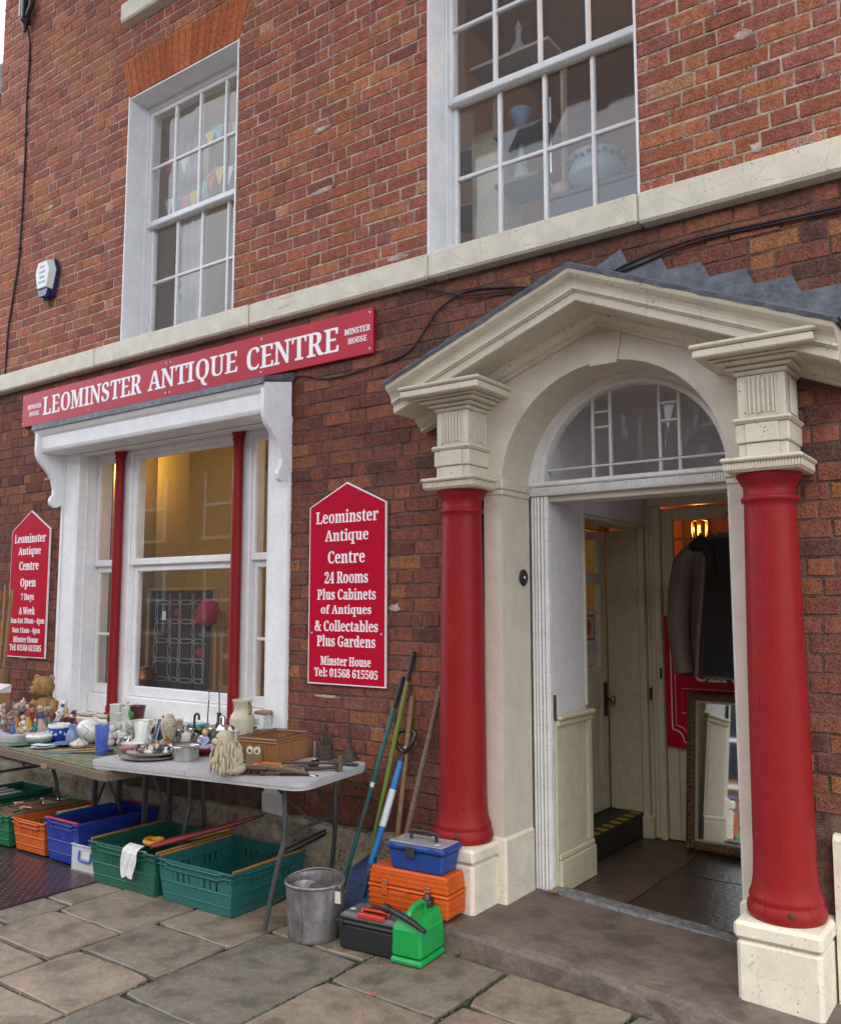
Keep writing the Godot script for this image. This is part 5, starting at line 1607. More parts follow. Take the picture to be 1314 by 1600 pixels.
# ---------------------------------------------------------------- signs and fittings on the wall
func signs() -> void:
	var s := thing("shop_sign", "long red shop sign with white capitals above the bay shop window", "sign", V(-6.962, 3.078, 0.008))
	part(s, "board", bx(0, 1.905, 0, 0.278, 0, 0.022, 0.002), M.sign_red)
	part(s, "board", bx(1.907, 3.785, 0, 0.278, 0, 0.022, 0.002), M.sign_red)
	words(s, "LEOMINSTER", "Droid Serif", V(0.958, 0.143, 0.0235), 1.29, 0.150, M.letter)
	words(s, "ANTIQUE", "Droid Serif", V(2.152, 0.118, 0.0235), 0.945, 0.190, M.letter)
	words(s, "CENTRE", "Droid Serif", V(3.117, 0.130, 0.0235), 0.80, 0.152, M.letter)
	for x in [0.185, 3.665]:
		words(s, "MINSTER", "Droid Serif", V(x, 0.160, 0.0235), 0.20, 0.036, M.letter)
		words(s, "HOUSE", "Droid Serif", V(x, 0.100, 0.0235), 0.145, 0.036, M.letter)
	for x in [0.02, 0.95, 1.88, 1.925, 2.85, 3.76]:
		for y in [0.03, 0.25]:
			part(s, "screw_cap", G.new().lathe([Vector2(0, 0), Vector2(0.008, 0), Vector2(0.006, 0.004), Vector2(0, 0.005)], Vector3.ZERO, 10), plain(0.75, 0.70, 0.72)).transform = Transform3D(Basis(Vector3.RIGHT, PI / 2), V(x, y, 0.0222))
	for k in 2:
		var b := thing("wall_sign", ["red house-shaped sign with opening times left of the shop window", "red house-shaped sign listing rooms and cabinets beside the doorway column"][k], "sign", V([-7.045, -3.672][k], [1.178, 1.134][k], 0.008))
		var w: float = [0.56, 0.592][k]
		var h: float = [1.03, 1.055][k]
		var pk: float = [0.16, 0.137][k]
		var e := 0.008
		part(b, "edge", G.new().ext([Vector2(0, 0), Vector2(w, 0), Vector2(w, h), Vector2(w * 0.5, h + pk), Vector2(0, h)], 0, 0.012), M.letter)
		part(b, "board", G.new().ext([Vector2(e, e), Vector2(w - e, e), Vector2(w - e, h - e * 0.4), Vector2(w * 0.5, h + pk - e * 1.2), Vector2(e, h - e * 0.4)], 0.0122, 0.0145), M.sign_red)
		var lines: Array
		if k == 0:
			lines = [["Leominster", 0.965, 0.46], ["Antique", 0.853, 0.33], ["Centre", 0.739, 0.285], ["Open", 0.592, 0.225], ["7 Days", 0.478, 0.19], ["A Week", 0.376, 0.235], ["Mon-Sat 10am - 4pm", 0.288, 0.515], ["Sun 11am - 4pm", 0.211, 0.405], ["Minster House", 0.145, 0.366], ["Tel: 01568 615505", 0.079, 0.46]]
		else:
			lines = [["Leominster", 0.99, 0.482], ["Antique", 0.868, 0.335], ["Centre", 0.747, 0.283], ["24 Rooms", 0.627, 0.332], ["Plus Cabinets", 0.529, 0.448], ["of Antiques", 0.432, 0.385], ["& Collectables", 0.343, 0.482], ["Plus Gardens", 0.255, 0.446], ["Minster House", 0.140, 0.382], ["Tel: 01568 615505", 0.071, 0.483]]
		var hs: Array = [[0.075, 0.085, 0.07, 0.09, 0.07, 0.062, 0.058, 0.055, 0.050, 0.052], [0.078, 0.092, 0.073, 0.068, 0.066, 0.070, 0.066, 0.066, 0.055, 0.052]][k]
		for i in lines.size():
			words(b, lines[i][0], "Droid Serif", V(w * 0.5, lines[i][1], 0.0155), lines[i][2], hs[i], M.letter, 0.002)
		for q in [[0.03, 0.30], [w - 0.03, 0.30]]:
			part(b, "screw_cap", G.new().lathe([Vector2(0, 0), Vector2(0.006, 0), Vector2(0, 0.004)], Vector3.ZERO, 8), plain(0.7, 0.68, 0.7)).transform = Transform3D(Basis(Vector3.RIGHT, PI / 2), V(q[0], q[1], 0.0147))
	# alarm box
	var a := thing("alarm_box", "white hexagonal alarm box with a dark blue base high on the brick wall", "alarm", V(-6.66, 4.30, 0.004))
	part(a, "back_plate", G.new().ext([Vector2(-0.13, 0.06), Vector2(-0.085, 0.16), Vector2(0.085, 0.16), Vector2(0.13, 0.06), Vector2(0.075, -0.16), Vector2(-0.075, -0.16)], 0, 0.035), plain(0.02, 0.03, 0.12, 0.35))
	var fr := [Vector2(-0.115, 0.05), Vector2(-0.072, 0.15), Vector2(0.072, 0.15), Vector2(0.115, 0.05), Vector2(0.072, -0.095), Vector2(-0.072, -0.095)]
	var ga := G.new()
	for i in fr.size():
		var p: Vector2 = fr[i]
		var q: Vector2 = fr[(i + 1) % fr.size()]
		ga.quad(V(q.x * 1.08, q.y * 1.05, 0.034), V(p.x * 1.08, p.y * 1.05, 0.034), V(p.x * 0.86, p.y * 0.9, 0.085), V(q.x * 0.86, q.y * 0.9, 0.085))
	for i in range(1, fr.size() - 1):
		ga.flat(V(fr[0].x * 0.86, fr[0].y * 0.9, 0.085), V(fr[i + 1].x * 0.86, fr[i + 1].y * 0.9, 0.085), V(fr[i].x * 0.86, fr[i].y * 0.9, 0.085))
	part(a, "cover", ga, plain(0.78, 0.80, 0.80, 0.35))
	part(a, "strobe", G.new().ext([Vector2(-0.073, -0.10), Vector2(0.073, -0.10), Vector2(0.05, -0.155), Vector2(-0.05, -0.155)], 0.034, 0.075), plain(0.015, 0.035, 0.14, 0.15))
	var tl := ["Park", "Control", "Fire &", "Security"]
	for i in 4: words(a, tl[i], "Droid Sans", V(0, 0.095 - 0.045 * i, 0.0862), [0.06, 0.085, 0.065, 0.10][i], 0.026, plain(0.35, 0.36, 0.42), 0.001)
	part(a, "cable_stub", G.new().tube([V(0, -0.155, 0.01), V(0, -0.23, 0.004)], 0.006, 6), M.cable)
	# cables
	var c1 := thing("wall_cable", "black cable clipped down the left edge of the brick wall", "cable")
	part(c1, "cable", G.new().tube([V(-7.20, 6.80, 0.03), V(-7.167, 6.633, 0.014), V(-7.165, 6.4, 0.010), V(-7.176, 6.119, 0.012), V(-7.16, 5.6, 0.010), V(-7.155, 5.039, 0.012), V(-7.176, 4.578, 0.011), V(-7.235, 4.28, 0.012), V(-7.292, 4.024, 0.011), V(-7.307, 3.60, 0.012)], 0.0085, 7), M.cable)
	for y in [6.45, 6.1, 5.75, 5.4, 5.05, 4.7]: part(c1, "clip", bx(-7.19, -7.145, y, y + 0.015, 0.003, 0.022, 0.003), M.cable)
	var jb := thing("cable_joint", "black cable joint box with a white label at the top of the wall cable", "joint box", V(-7.19, 6.80, 0.004))
	part(jb, "gland", G.new().lathe([Vector2(0.012, -0.09), Vector2(0.022, -0.02), Vector2(0.048, 0.0), Vector2(0.048, 0.03), Vector2(0.04, 0.04), Vector2(0.04, 0.36), Vector2(0, 0.37)], V(0, 0, 0.05), 14), M.black_plastic)
	part(jb, "arm", G.new().tube([V(0.03, 0.05, 0.05), V(0.09, 0.13, 0.05), V(0.10, 0.17, 0.05)], [0.022, 0.022, 0.03], 10), M.black_plastic)
	part(jb, "label", bx(-0.052, -0.03, 0.06, 0.30, 0.05, 0.088, 0.003), plain(0.7, 0.68, 0.62))
	var c2 := thing("wall_cable", "thin black cable sagging between the shop sign and the pediment", "cable")
	part(c2, "cable", G.new().tube(curve([V(-3.84, 3.0, 0.012), V(-3.80, 3.035, 0.012), V(-3.70, 3.02, 0.012), V(-3.614, 2.991, 0.012), V(-3.46, 2.978, 0.012), V(-3.305, 2.99, 0.012), V(-3.016, 3.02, 0.012), V(-2.92, 3.05, 0.012), V(-2.855, 3.105, 0.012), V(-2.78, 3.19, 0.012), V(-2.70, 3.262, 0.012), V(-2.529, 3.318, 0.012), V(-2.3, 3.29, 0.012), V(-2.12, 3.25, 0.014)]), 0.0055, 6), M.cable)
	var c3 := thing("wall_cable", "short black cable running up under the string course near the pediment", "cable")
	part(c3, "cable", G.new().tube(curve([V(-2.86, 3.41, 0.024), V(-2.75, 3.37, 0.024), V(-2.6, 3.31, 0.024), V(-2.487, 3.283, 0.024), V(-2.3, 3.262, 0.024), V(-2.05, 3.235, 0.022), V(-1.9, 3.22, 0.02)]), 0.0055, 6), M.cable)
	for k in 2:
		var c4 := thing("wall_cable", ["upper of two black cables crossing above the lead flashing", "lower of two black cables crossing above the lead flashing"][k], "cable")
		var o := 0.014 * k
		part(c4, "cable", G.new().tube(curve([V(-1.83, 3.205 - o, 0.030 + o), V(-1.70, 3.222 - o, 0.024), V(-1.535, 3.264 - o * 2, 0.018), V(-1.224, 3.298 - o, 0.014), V(-0.642, 3.282 - o, 0.014), V(0.4, 3.26 - o, 0.014), V(1.6, 3.25 - o, 0.014)]), 0.0055, 6), M.cable)

func curve(p: Array) -> Array:
	var out := []
	for i in p.size() - 1:
		var a: Vector3 = p[maxi(i - 1, 0)]
		var b: Vector3 = p[i]
		var c: Vector3 = p[i + 1]
		var d: Vector3 = p[mini(i + 2, p.size() - 1)]
		for k in 5:
			out.append(b.cubic_interpolate(c, a, d, k / 5.0))
	out.append(p[-1])
	return out

# ---------------------------------------------------------------- across the street, and next door
func neighbours() -> void:
	var o := thing("opposite_house", "plain brick house across the street mirrored in the shop window", "house", V(-48.0, 0, 12.6))
	var bm := plain(0.30, 0.15, 0.095, 0.9, "brick", 0.9)
	part(o, "wall", bx(0, 56, -0.13, 6.4, 0.0, 6.0), bm)
	part(o, "roof", G.new().ext([Vector2(-0.3, 6.4), Vector2(6.3, 6.4), Vector2(3, 8.2)], 0.0, 56.0), plain(0.08, 0.08, 0.09, 0.8)).transform = Transform3D(Basis(Vector3(0, 0, 1), Vector3.UP, Vector3(1, 0, 0)), Vector3.ZERO)
	for i in 18:
		for j in 2:
			var x := 1.2 + 3.0 * i
			var y := 0.9 + 2.75 * j
			part(o, "window", bx(x, x + 1.1, y, y + 1.7, -0.02, 0.03), plain(0.03, 0.035, 0.04, 0.1))
			part(o, "window_frame", bx(x - 0.08, x, y - 0.1, y + 1.8, -0.06, 0.02), M.white)
			part(o, "window_frame", bx(x + 1.1, x + 1.18, y - 0.1, y + 1.8, -0.06, 0.02), M.white)
			part(o, "window_frame", bx(x, x + 1.1, y + 0.8, y + 0.87, -0.05, 0.02), M.white)
			part(o, "window_sill", bx(x - 0.15, x + 1.25, y - 0.2, y - 0.1, -0.12, 0.02), M.cream_worn)
	var n := thing("neighbour_house", "dark slate roofed house beyond the left edge of the brick building", "house", V(-13.02, 0, -6.0))
	part(n, "wall", bx(0, 5.0, -0.13, 6.75, 0, 5.6), plain(0.10, 0.085, 0.075, 0.9, "brick", 0.9))
	part(n, "roof", bx(-0.1, 5.1, 6.75, 6.98, -0.1, 5.72), plain(0.10, 0.11, 0.12, 0.7))
	part(n, "gutter", bx(-0.1, 5.1, 6.62, 6.749, 5.6, 5.75), M.black_iron)

# ---------------------------------------------------------------- crates, tables and tools in front of the shop
func taper(g: G, h: float, k: float) -> G:
	for i in g.v.size():
		var p := g.v[i]
		var s := 1.0 - k * (1.0 - clampf(p.y / h, 0, 1))
		g.v[i] = V(p.x * s, p.y, p.z * s)
	return g

# a stacking crate, centred on its base; front is towards +z
func crate(label: String, at: Vector3, turn: float, w: float, d: float, h: float, m: Material, slots: int, bars: Material = null) -> Node3D:
	var c := thing("crate", label, "crate", at, turn, "crates on the pavement under the tables")
	var t := 0.008
	var hx := w * 0.5
	var hz := d * 0.5
	var k := 0.09
	part(c, "floor", taper(bx(-hx + t, hx - t, 0.0, 0.010, -hz + t, hz - t), h, k), m)
	for s in 4:
		var wall := sub(c, "wall")
		var L := w if s % 2 == 0 else d
		var o := hz if s % 2 == 0 else hx
		var b := Basis(Vector3.UP, PI * 0.5 * s)
		var q := func(g: G) -> G:
			for i in g.v.size():
				g.v[i] = b * g.v[i]
				g.n[i] = b * g.n[i]
			return taper(g, h, k)
		var l := L * 0.5
		var s0 := 0.52 * h
		var s1 := 0.74 * h
		part(wall, "lower_panel", q.call(bx(-l, l, 0.0, s0, o - t, o, 0.002)), m)
		part(wall, "lower_rib", q.call(bx(-l * 0.97, l * 0.97, 0.20 * h, 0.225 * h, o + 0.0003, o + 0.005, 0.002)), m)
		part(wall, "lower_rib", q.call(bx(-l * 0.97, l * 0.97, s0 - 0.01, s0 - 0.002, o + 0.0003, o + 0.004, 0.0015)), m)
		part(wall, "upper_panel", q.call(bx(-l, l, s1, h - 0.0005, o - t, o, 0.002)), m)
		# slotted band: solid ends and middle, bars between
		part(wall, "end_panel", q.call(bx(-l, -l * 0.62, s0 + 0.0003, s1 - 0.0003, o - t, o - 0.0005)), m)
		part(wall, "end_panel", q.call(bx(l * 0.62, l, s0 + 0.0003, s1 - 0.0003, o - t, o - 0.0005)), m)
		part(wall, "middle_panel", q.call(bx(-l * 0.14, l * 0.14, s0 + 0.0003, s1 - 0.0003, o - t, o - 0.0005)), m)
		for side in [-1.0, 1.0]:
			for j in slots:
				var x: float = side * lerpf(0.62, 0.14, (j + 0.55) / slots) * l
				part(wall, "slot_bar", q.call(bx(x - 0.24 * l / slots, x + 0.08 * l / slots, s0 + 0.0003, s1 - 0.0003, o - t, o - 0.001)), m)
		# wavy double rim
		for j in 2:
			var pts := []
			for n in 25:
				var x := lerpf(-l - 0.004, l + 0.004, n / 24.0)
				var u := absf(x / l)
				var dip := 0.016 * (1.0 - smoothstep(0.62, 0.80, u))
				pts.append(V(x, h - 0.004 - dip * (0.9 if j == 0 else 1.0) - 0.026 * j, o + 0.006))
			part(wall, "rim", q.call(G.new().tube(pts, 0.0052 if j == 0 else 0.004, 6)), m)
		for x in [-l + 0.03, -l + 0.075, l - 0.075, l - 0.03]:
			part(wall, "rim_web", q.call(bx(x - 0.003, x + 0.003, h - 0.045, h - 0.006, o + 0.0003, o + 0.009)), m)
	if bars:
		for s in [-1.0, 1.0]:
			part(c, "support_bar", G.new().tube([V(s * (hx - 0.004), h + 0.006, -hz + 0.02), V(s * (hx - 0.004), h + 0.006, hz - 0.01)], 0.008, 8), bars)
	return c

func slab_y(poly: Array, y0: float, y1: float) -> G:
	var g := G.new()
	g.xf = Transform3D(Basis(Vector3(1, 0, 0), Vector3(0, 0, -1), Vector3(0, 1, 0)), Vector3.ZERO)
	g.ext(poly, y0, y1)
	return g

func rounded(x0: float, x1: float, y0: float, y1: float, r: Array) -> Array:
	var out := []
	var cs := [[x1, y0, -PI / 2, r[1], -1, 1], [x1, y1, 0.0, r[2], -1, -1], [x0, y1, PI / 2, r[3], 1, -1], [x0, y0, PI, r[0], 1, 1]]
	for c in cs:
		var q: float = c[3]
		if q < 0.002:
			out.append(Vector2(c[0], c[1]))
			continue
		for k in 7:
			var a: float = c[2] + PI * 0.5 * k / 6.0
			out.append(Vector2(c[0] + c[4] * q + q * cos(a), c[1] + c[5] * q + q * sin(a)))
	return out

func folding_legs(t: Node3D, u: float, y: float, v0: float, v1: float, lean: float, m: Material) -> void:
	for v in [v0, v1]:
		part(t, "leg", G.new().tube(curve([V(u, y, -v), V(u, y - 0.26, -v), V(u + lean * 0.2, y - 0.36, -v + (0.02 if v == v0 else -0.02)), V(u + lean, 0.013, -v + (0.055 if v == v0 else -0.055))]), 0.013, 8), m)
	part(t, "leg_bar", G.new().tube([V(u, y - 0.24, -v0), V(u, y - 0.24, -v1)], 0.010, 8), m)
	part(t, "leg_bar", G.new().tube([V(u + lean * 0.75, 0.13, -v0 + 0.045), V(u + lean * 0.75, 0.13, -v1 - 0.045)], 0.010, 8), m)
	part(t, "brace", G.new().tube([V(u, y - 0.22, -(v0 + v1) * 0.5), V(u + (0.32 if u < 0.6 else -0.32), y - 0.005, -(v0 + v1) * 0.5)], 0.008, 8), m)

func ground_things() -> void:
	var r := RandomNumberGenerator.new()
	r.seed = 77
	# ---- tables
	var tg := thing("folding_table", "grey plastic folding table with rounded corners holding the wicker basket", "table", V(-4.425, 0.0, 0.985), 0.157)
	var W := 1.44
	var D := 0.655
	var seam := 0.70
	for k in 2:
		var x0 := 0.0 if k == 0 else seam + 0.0015
		var x1 := seam - 0.0015 if k == 0 else W
		var rr := [0.07, 0.0, 0.0, 0.07] if k == 0 else [0.0, 0.085, 0.085, 0.0]
		part(tg, "table_top", slab_y(rounded(x0, x1, 0.0, D, rr), 0.716, 0.740), M.table_plastic)
		part(tg, "table_rim", slab_y(rounded(x0 + (0.004 if k == 0 else 0.0), x1 - (0.004 if k == 1 else 0.0), 0.004, D - 0.004, rr), 0.700, 0.7155), M.table_plastic)
	folding_legs(tg, 0.30, 0.70, 0.50, 0.62, -0.03, M.table_leg)
	folding_legs(tg, W - 0.17, 0.70, 0.09, 0.56, -0.07, M.table_leg)
	var tw := thing("trestle_table", "old wooden trestle table with a worn green top and split front edge", "table", V(-5.76, 0.0, 0.845), -0.092)
	part(tw, "green_top", bx(0.0, 1.50, 0.690, 0.700, -0.86, -0.004, 0.002), M.baize)
	part(tw, "front_board", bx(-0.005, 1.505, 0.638, 0.6895, -0.03, 0.004, 0.005), M.old_wood)
	part(tw, "side_board", bx(1.48, 1.505, 0.638, 0.6895, -0.86, -0.031, 0.004), M.old_wood)
	part(tw, "under_board", bx(0.0, 1.479, 0.665, 0.6895, -0.86, -0.031), M.old_wood)
	part(tw, "edge_splinter", bx(0.78, 0.86, 0.632, 0.66, 0.0042, 0.009, 0.002), M.handle_wood)
	for x in [0.30, 0.92]:
		part(tw, "leg", bx(x, x + 0.03, 0.0, 0.665, -0.62, -0.59, 0.003), M.table_leg)
		part(tw, "leg", bx(x, x + 0.03, 0.0, 0.665, -0.80, -0.77, 0.003), M.table_leg)
		part(tw, "stretcher", bx(x + 0.005, x + 0.025, 0.10, 0.13, -0.769, -0.621), M.table_leg)
		part(tw, "cross_brace", G.new().tube([V(x + 0.03, 0.62, -0.60), V(x + 0.16, 0.06, -0.78)], 0.010, 6), M.table_leg)
	part(tw, "stay", G.new().tube([V(0.33, 0.24, -0.605), V(0.60, 0.655, -0.605)], 0.010, 6), M.table_leg)
	var t3 := thing("folding_table", "grey plastic folding table crowded with dolls and the teddy bear", "table", V(-7.25, 0.0, 0.78), 0.0)
	part(t3, "table_top", slab_y(rounded(0.0, 1.66, 0.0, 0.64, [0.06, 0.06, 0.06, 0.06]), 0.722, 0.745), M.table_plastic)
	part(t3, "table_rim", slab_y(rounded(0.004, 1.656, 0.004, 0.636, [0.06, 0.06, 0.06, 0.06]), 0.702, 0.7215), M.table_plastic)
	folding_legs(t3, 0.25, 0.70, 0.09, 0.54, -0.05, M.table_leg)
	folding_legs(t3, 1.30, 0.70, 0.09, 0.54, 0.05, M.table_leg)
	# ---- crates
	var cg := plain(0.012, 0.115, 0.075, 0.42, "scuff", 0.4)
	var cteal := plain(0.018, 0.135, 0.125, 0.42, "scuff", 0.4)
	var cor := plain(0.62, 0.115, 0.012, 0.42, "scuff", 0.4)
	var cbl := plain(0.018, 0.045, 0.34, 0.42, "scuff", 0.4)
	var cgr := plain(0.012, 0.17, 0.085, 0.42, "scuff", 0.4)
	var bar := plain(0.40, 0.20, 0.06, 0.6, "wood", 0.3)
	var c1 := crate("teal slotted crate with tan bars holding two dark iron rods", V(-3.80, 0.0, 0.47), 0.03, 0.575, 0.56, 0.225, cteal, 3, bar)
	part(c1, "label", bx(0.262, 0.2625, 0.05, 0.08, -0.14, -0.07), plain(0.5, 0.5, 0.5))
	var c2 := crate("dark green slotted crate with tan bars and a white cloth over its rim", V(-4.385, 0.0, 0.50), 0.04, 0.575, 0.56, 0.235, cg, 6, bar)
	crate("blue plastic crate with a red edge strip and a cut out handle", V(-5.125, 0.0, 0.38), 0.0, 0.36, 0.60, 0.255, cbl, 6)
	crate("orange plastic crate holding a white tray and green folders", V(-5.515, 0.0, 0.385), 0.02, 0.36, 0.58, 0.205, cor, 5)
	crate("bright green crate filled with loose cutlery on a brown tray", V(-5.92, 0.0, 0.40), 0.02, 0.38, 0.58, 0.205, cgr, 5)
	crate("green crate of plastic cases in the deep shade of the doll table", V(-6.42, 0.0, 0.36), 0.0, 0.40, 0.58, 0.235, cg, 5)
	for s in 2:
		var es := thing("edge_strip", ["red edging strip clipped on the blue crate's front rim", "red edging strip clipped on the blue crate's back rim"][s], "strip", V(-5.125, 0.2565, 0.68 if s == 0 else 0.08))
		part(es, "strip", bx(-0.17, 0.17, 0.0, 0.010, -0.010, 0.010, 0.003), plain(0.55, 0.03, 0.035))
	# clear box with a blue clip
	var cb := thing("storage_box", "small clear plastic storage box with a blue handle clip", "box", V(-4.855, 0.0, 0.50), 0.05)
	var cm := glass("milky_plastic", Color(0.62, 0.66, 0.70), 0.62, 0.12)
	part(cb, "floor", bx(-0.125, 0.125, 0.0, 0.006, -0.18, 0.18), cm)
	part(cb, "wall", bx(-0.135, 0.135, 0.0, 0.145, 0.183, 0.188), cm)
	part(cb, "wall", bx(-0.135, 0.135, 0.0, 0.145, -0.188, -0.183), cm)
	part(cb, "wall", bx(-0.135, -0.13, 0.0, 0.145, -0.183, 0.183), cm)
	part(cb, "wall", bx(0.13, 0.135, 0.0, 0.145, -0.183, 0.183), cm)
	part(cb, "rim", G.new().tube([V(-0.138, 0.146, 0.19), V(0.138, 0.146, 0.19), V(0.138, 0.146, -0.19), V(-0.138, 0.146, -0.19)], 0.006, 6, true), cm)
	part(cb, "clip", G.new().tube(curve([V(-0.055, 0.115, 0.193), V(-0.055, 0.075, 0.199), V(-0.04, 0.062, 0.199), V(0.04, 0.062, 0.199), V(0.055, 0.075, 0.199), V(0.055, 0.115, 0.193)]), 0.0055, 6), plain(0.03, 0.10, 0.45, 0.35))
	part(cb, "label", bx(-0.04, 0.035, 0.07, 0.115, 0.1883, 0.1888), plain(0.7, 0.7, 0.7))
	# what the crates hold
	var ir := thing("iron_rod", "thick dark iron rod lying across the teal crate", "rod")
	part(ir, "rod", G.new().tube([V(-3.74, 0.095, 0.66), V(-3.50, 0.29, 0.10), V(-3.42, 0.355, -0.08)], [0.020, 0.018, 0.012], 10), M.black_iron)
	var ir2 := thing("iron_rod", "thin dark iron rod with a flat end in the teal crate", "rod")
	part(ir2, "rod", G.new().tube([V(-3.80, 0.060, 0.60), V(-3.62, 0.20, 0.28)], [0.014, 0.024], 10), M.rust)
	var sw := thing("bow_saw", "yellow handled saw lying across the dark green crate", "saw")
	part(sw, "handle", G.new().tube(curve([V(-4.29, 0.252, 0.60), V(-4.31, 0.262, 0.64), V(-4.28, 0.262, 0.69), V(-4.22, 0.262, 0.70), V(-4.20, 0.262, 0.66), V(-4.23, 0.262, 0.61), V(-4.29, 0.258, 0.60)]), 0.016, 8), plain(0.58, 0.26, 0.01, 0.4))
	part(sw, "frame", G.new().tube([V(-4.20, 0.262, 0.66), V(-4.09, 0.272, 0.46), V(-4.02, 0.295, 0.30)], 0.011, 8), plain(0.58, 0.30, 0.01, 0.4))
	var rb := thing("garden_tool", "dark red long handled tool lying across the dark green crate", "tool")
	part(rb, "handle", G.new().tube(curve([V(-4.17, 0.262, 0.74), V(-4.08, 0.292, 0.55), V(-3.98, 0.325, 0.33), V(-3.93, 0.345, 0.20)]), [0.014, 0.016, 0.017, 0.018, 0.018, 0.018, 0.018, 0.018, 0.018, 0.017, 0.016, 0.015, 0.014, 0.013, 0.012, 0.010], 8), plain(0.23, 0.02, 0.03, 0.45))
	part(rb, "tip", G.new().tube([V(-3.93, 0.345, 0.20), V(-3.90, 0.356, 0.14)], [0.011, 0.006], 8), M.black_iron)
	var pk := thing("blister_pack", "clear package with a white card inside the dark green crate", "package", V(-4.44, 0.012, 0.62), 0.3)
	part(pk, "card", bx(-0.06, 0.06, 0.0, 0.16, 0, 0.004), plain(0.65, 0.66, 0.68))
	part(pk, "bubble", bx(-0.045, 0.045, 0.01, 0.10, 0.0042, 0.03, 0.008), M.clear_glass)
	var clo := thing("white_cloth", "crumpled white cloth hanging over the rim of the dark green crate", "cloth", V(-4.27, 0.0, 0.0))
	var cl := G.new()
	var pr := []
	for i in 12:
		var t := i / 11.0
		var y := 0.252 - 0.155 * maxf(0.0, t - 0.25) / 0.75 + 0.010 * (1.0 - smoothstep(0.1, 0.3, t))
		var z := 0.74 + 0.062 * smoothstep(0.0, 0.35, t)
		var row := []
		for k in 9:
			var x := (k / 8.0 - 0.5) * lerpf(0.13, 0.11, t) + 0.012 * sin(t * 5.0)
			row.append(V(x, y + 0.008 * sin(k * 1.1 + t * 3.0) * t, z + 0.008 * sin(k * 1.9 + t * 4.0) * smoothstep(0.2, 0.6, t) + 0.01))
		if pr.size():
			for k in 8: cl.quad(row[k], row[k + 1], pr[k + 1], pr[k])
		pr = row
	part(clo, "cloth", cl, plain(0.72, 0.73, 0.76, 0.9))
	var tr := thing("wooden_tray", "brown tray of loose cutlery resting in the bright green crate", "tray", V(-5.92, 0.18, 0.40))
	part(tr, "board", bx(-0.175, 0.175, 0.0, 0.012, -0.27, 0.27, 0.003), plain(0.30, 0.18, 0.09, 0.7, "wood", 0.4))
	for k in 34:
		var a := r.randf() * PI
		var x := r.randf_range(-0.13, 0.13)
		var z := r.randf_range(-0.22, 0.22)
		var l := r.randf_range(0.03, 0.06)
		var y := 0.016 + 0.0012 * k
		part(tr, "cutlery", G.new().tube([V(x - l * cos(a) * 0.6, y, z - l * sin(a)), V(x + l * cos(a) * 0.6, y + 0.006, z + l * sin(a))], [0.0035, 0.006], 5), [M.steel, plain(0.6, 0.56, 0.48, 0.4), plain(0.35, 0.03, 0.03), plain(0.05, 0.04, 0.03)][k % 4])
	var wt := thing("white_tray", "flat white tray standing in the orange crate", "tray", V(-5.51, 0.013, 0.42))
	part(wt, "tray", bx(-0.15, 0.05, 0.10, 0.115, -0.2, 0.2, 0.004), plain(0.62, 0.60, 0.56))
	part(wt, "support", bx(-0.14, 0.04, 0.0, 0.0995, -0.19, 0.19), plain(0.5, 0.35, 0.2))
	var gf := thing("folder", "green folder standing on edge in the orange crate", "folder", V(-5.42, 0.012, 0.36))
	part(gf, "cover", bx(-0.03, 0.02, 0.0, 0.225, -0.24, 0.16, 0.003), plain(0.02, 0.20, 0.11))
	part(gf, "pages", bx(-0.025, 0.015, 0.2255, 0.228, -0.235, 0.155), plain(0.7, 0.68, 0.62))
	var bk := thing("frame_stack", "dark red framed boards leaning inside the blue crate", "frames", V(-5.10, 0.012, 0.36))
	for k in 3: part(bk, "board", bx(-0.08 + 0.05 * k, -0.05 + 0.05 * k, 0.0, 0.19 + 0.012 * k, -0.22, 0.2, 0.003), plain(0.10, 0.03, 0.04))
	var cs := thing("plastic_cases", "stack of clear plastic cases in the shaded green crate", "cases", V(-6.42, 0.012, 0.40))
	for k in 6: part(cs, "case", bx(-0.15 + 0.05 * k, -0.112 + 0.05 * k, 0.0, 0.21, -0.16, 0.16, 0.003), [plain(0.5, 0.52, 0.52), plain(0.06, 0.06, 0.07)][k % 2])
	# ---- bucket with a wringer
	var bu := thing("mop_bucket", "galvanised mop bucket with a perforated wringer in its top", "bucket", V(-3.035, 0.0, 0.63), 0.25)
	part(bu, "body", G.new().lathe([Vector2(0, 0.012), Vector2(0.120, 0.012), Vector2(0.122, 0.0), Vector2(0.128, 0.0), Vector2(0.130, 0.02), Vector2(0.134, 0.10), Vector2(0.1375, 0.105), Vector2(0.1355, 0.112), Vector2(0.138, 0.120), Vector2(0.136, 0.127), Vector2(0.142, 0.245), Vector2(0.148, 0.25), Vector2(0.150, 0.257), Vector2(0.146, 0.264), Vector2(0.140, 0.262), Vector2(0.137, 0.24), Vector2(0.126, 0.03), Vector2(0, 0.03)], Vector3.ZERO, 40), M.dull_metal)
	part(bu, "side_seam", bx(-0.004, 0.004, 0.02, 0.245, 0.1375, 0.1425), M.dull_metal)
	# wringer: a sunk cone beside a perforated half plate
	part(bu, "wringer_cone", G.new().lathe([Vector2(0.030, 0.12), Vector2(0.034, 0.13), Vector2(0.062, 0.235), Vector2(0.066, 0.24), Vector2(0.064, 0.245), Vector2(0.058, 0.237), Vector2(0.028, 0.135)], V(-0.045, 0.0, 0.03), 20), M.dull_metal)
	part(bu, "wringer_plate", slab_y(rounded(-0.005, 0.115, -0.062, 0.06, [0.01, 0.04, 0.04, 0.01]), 0.242, 0.246), M.dull_metal)
	var hl := G.new()
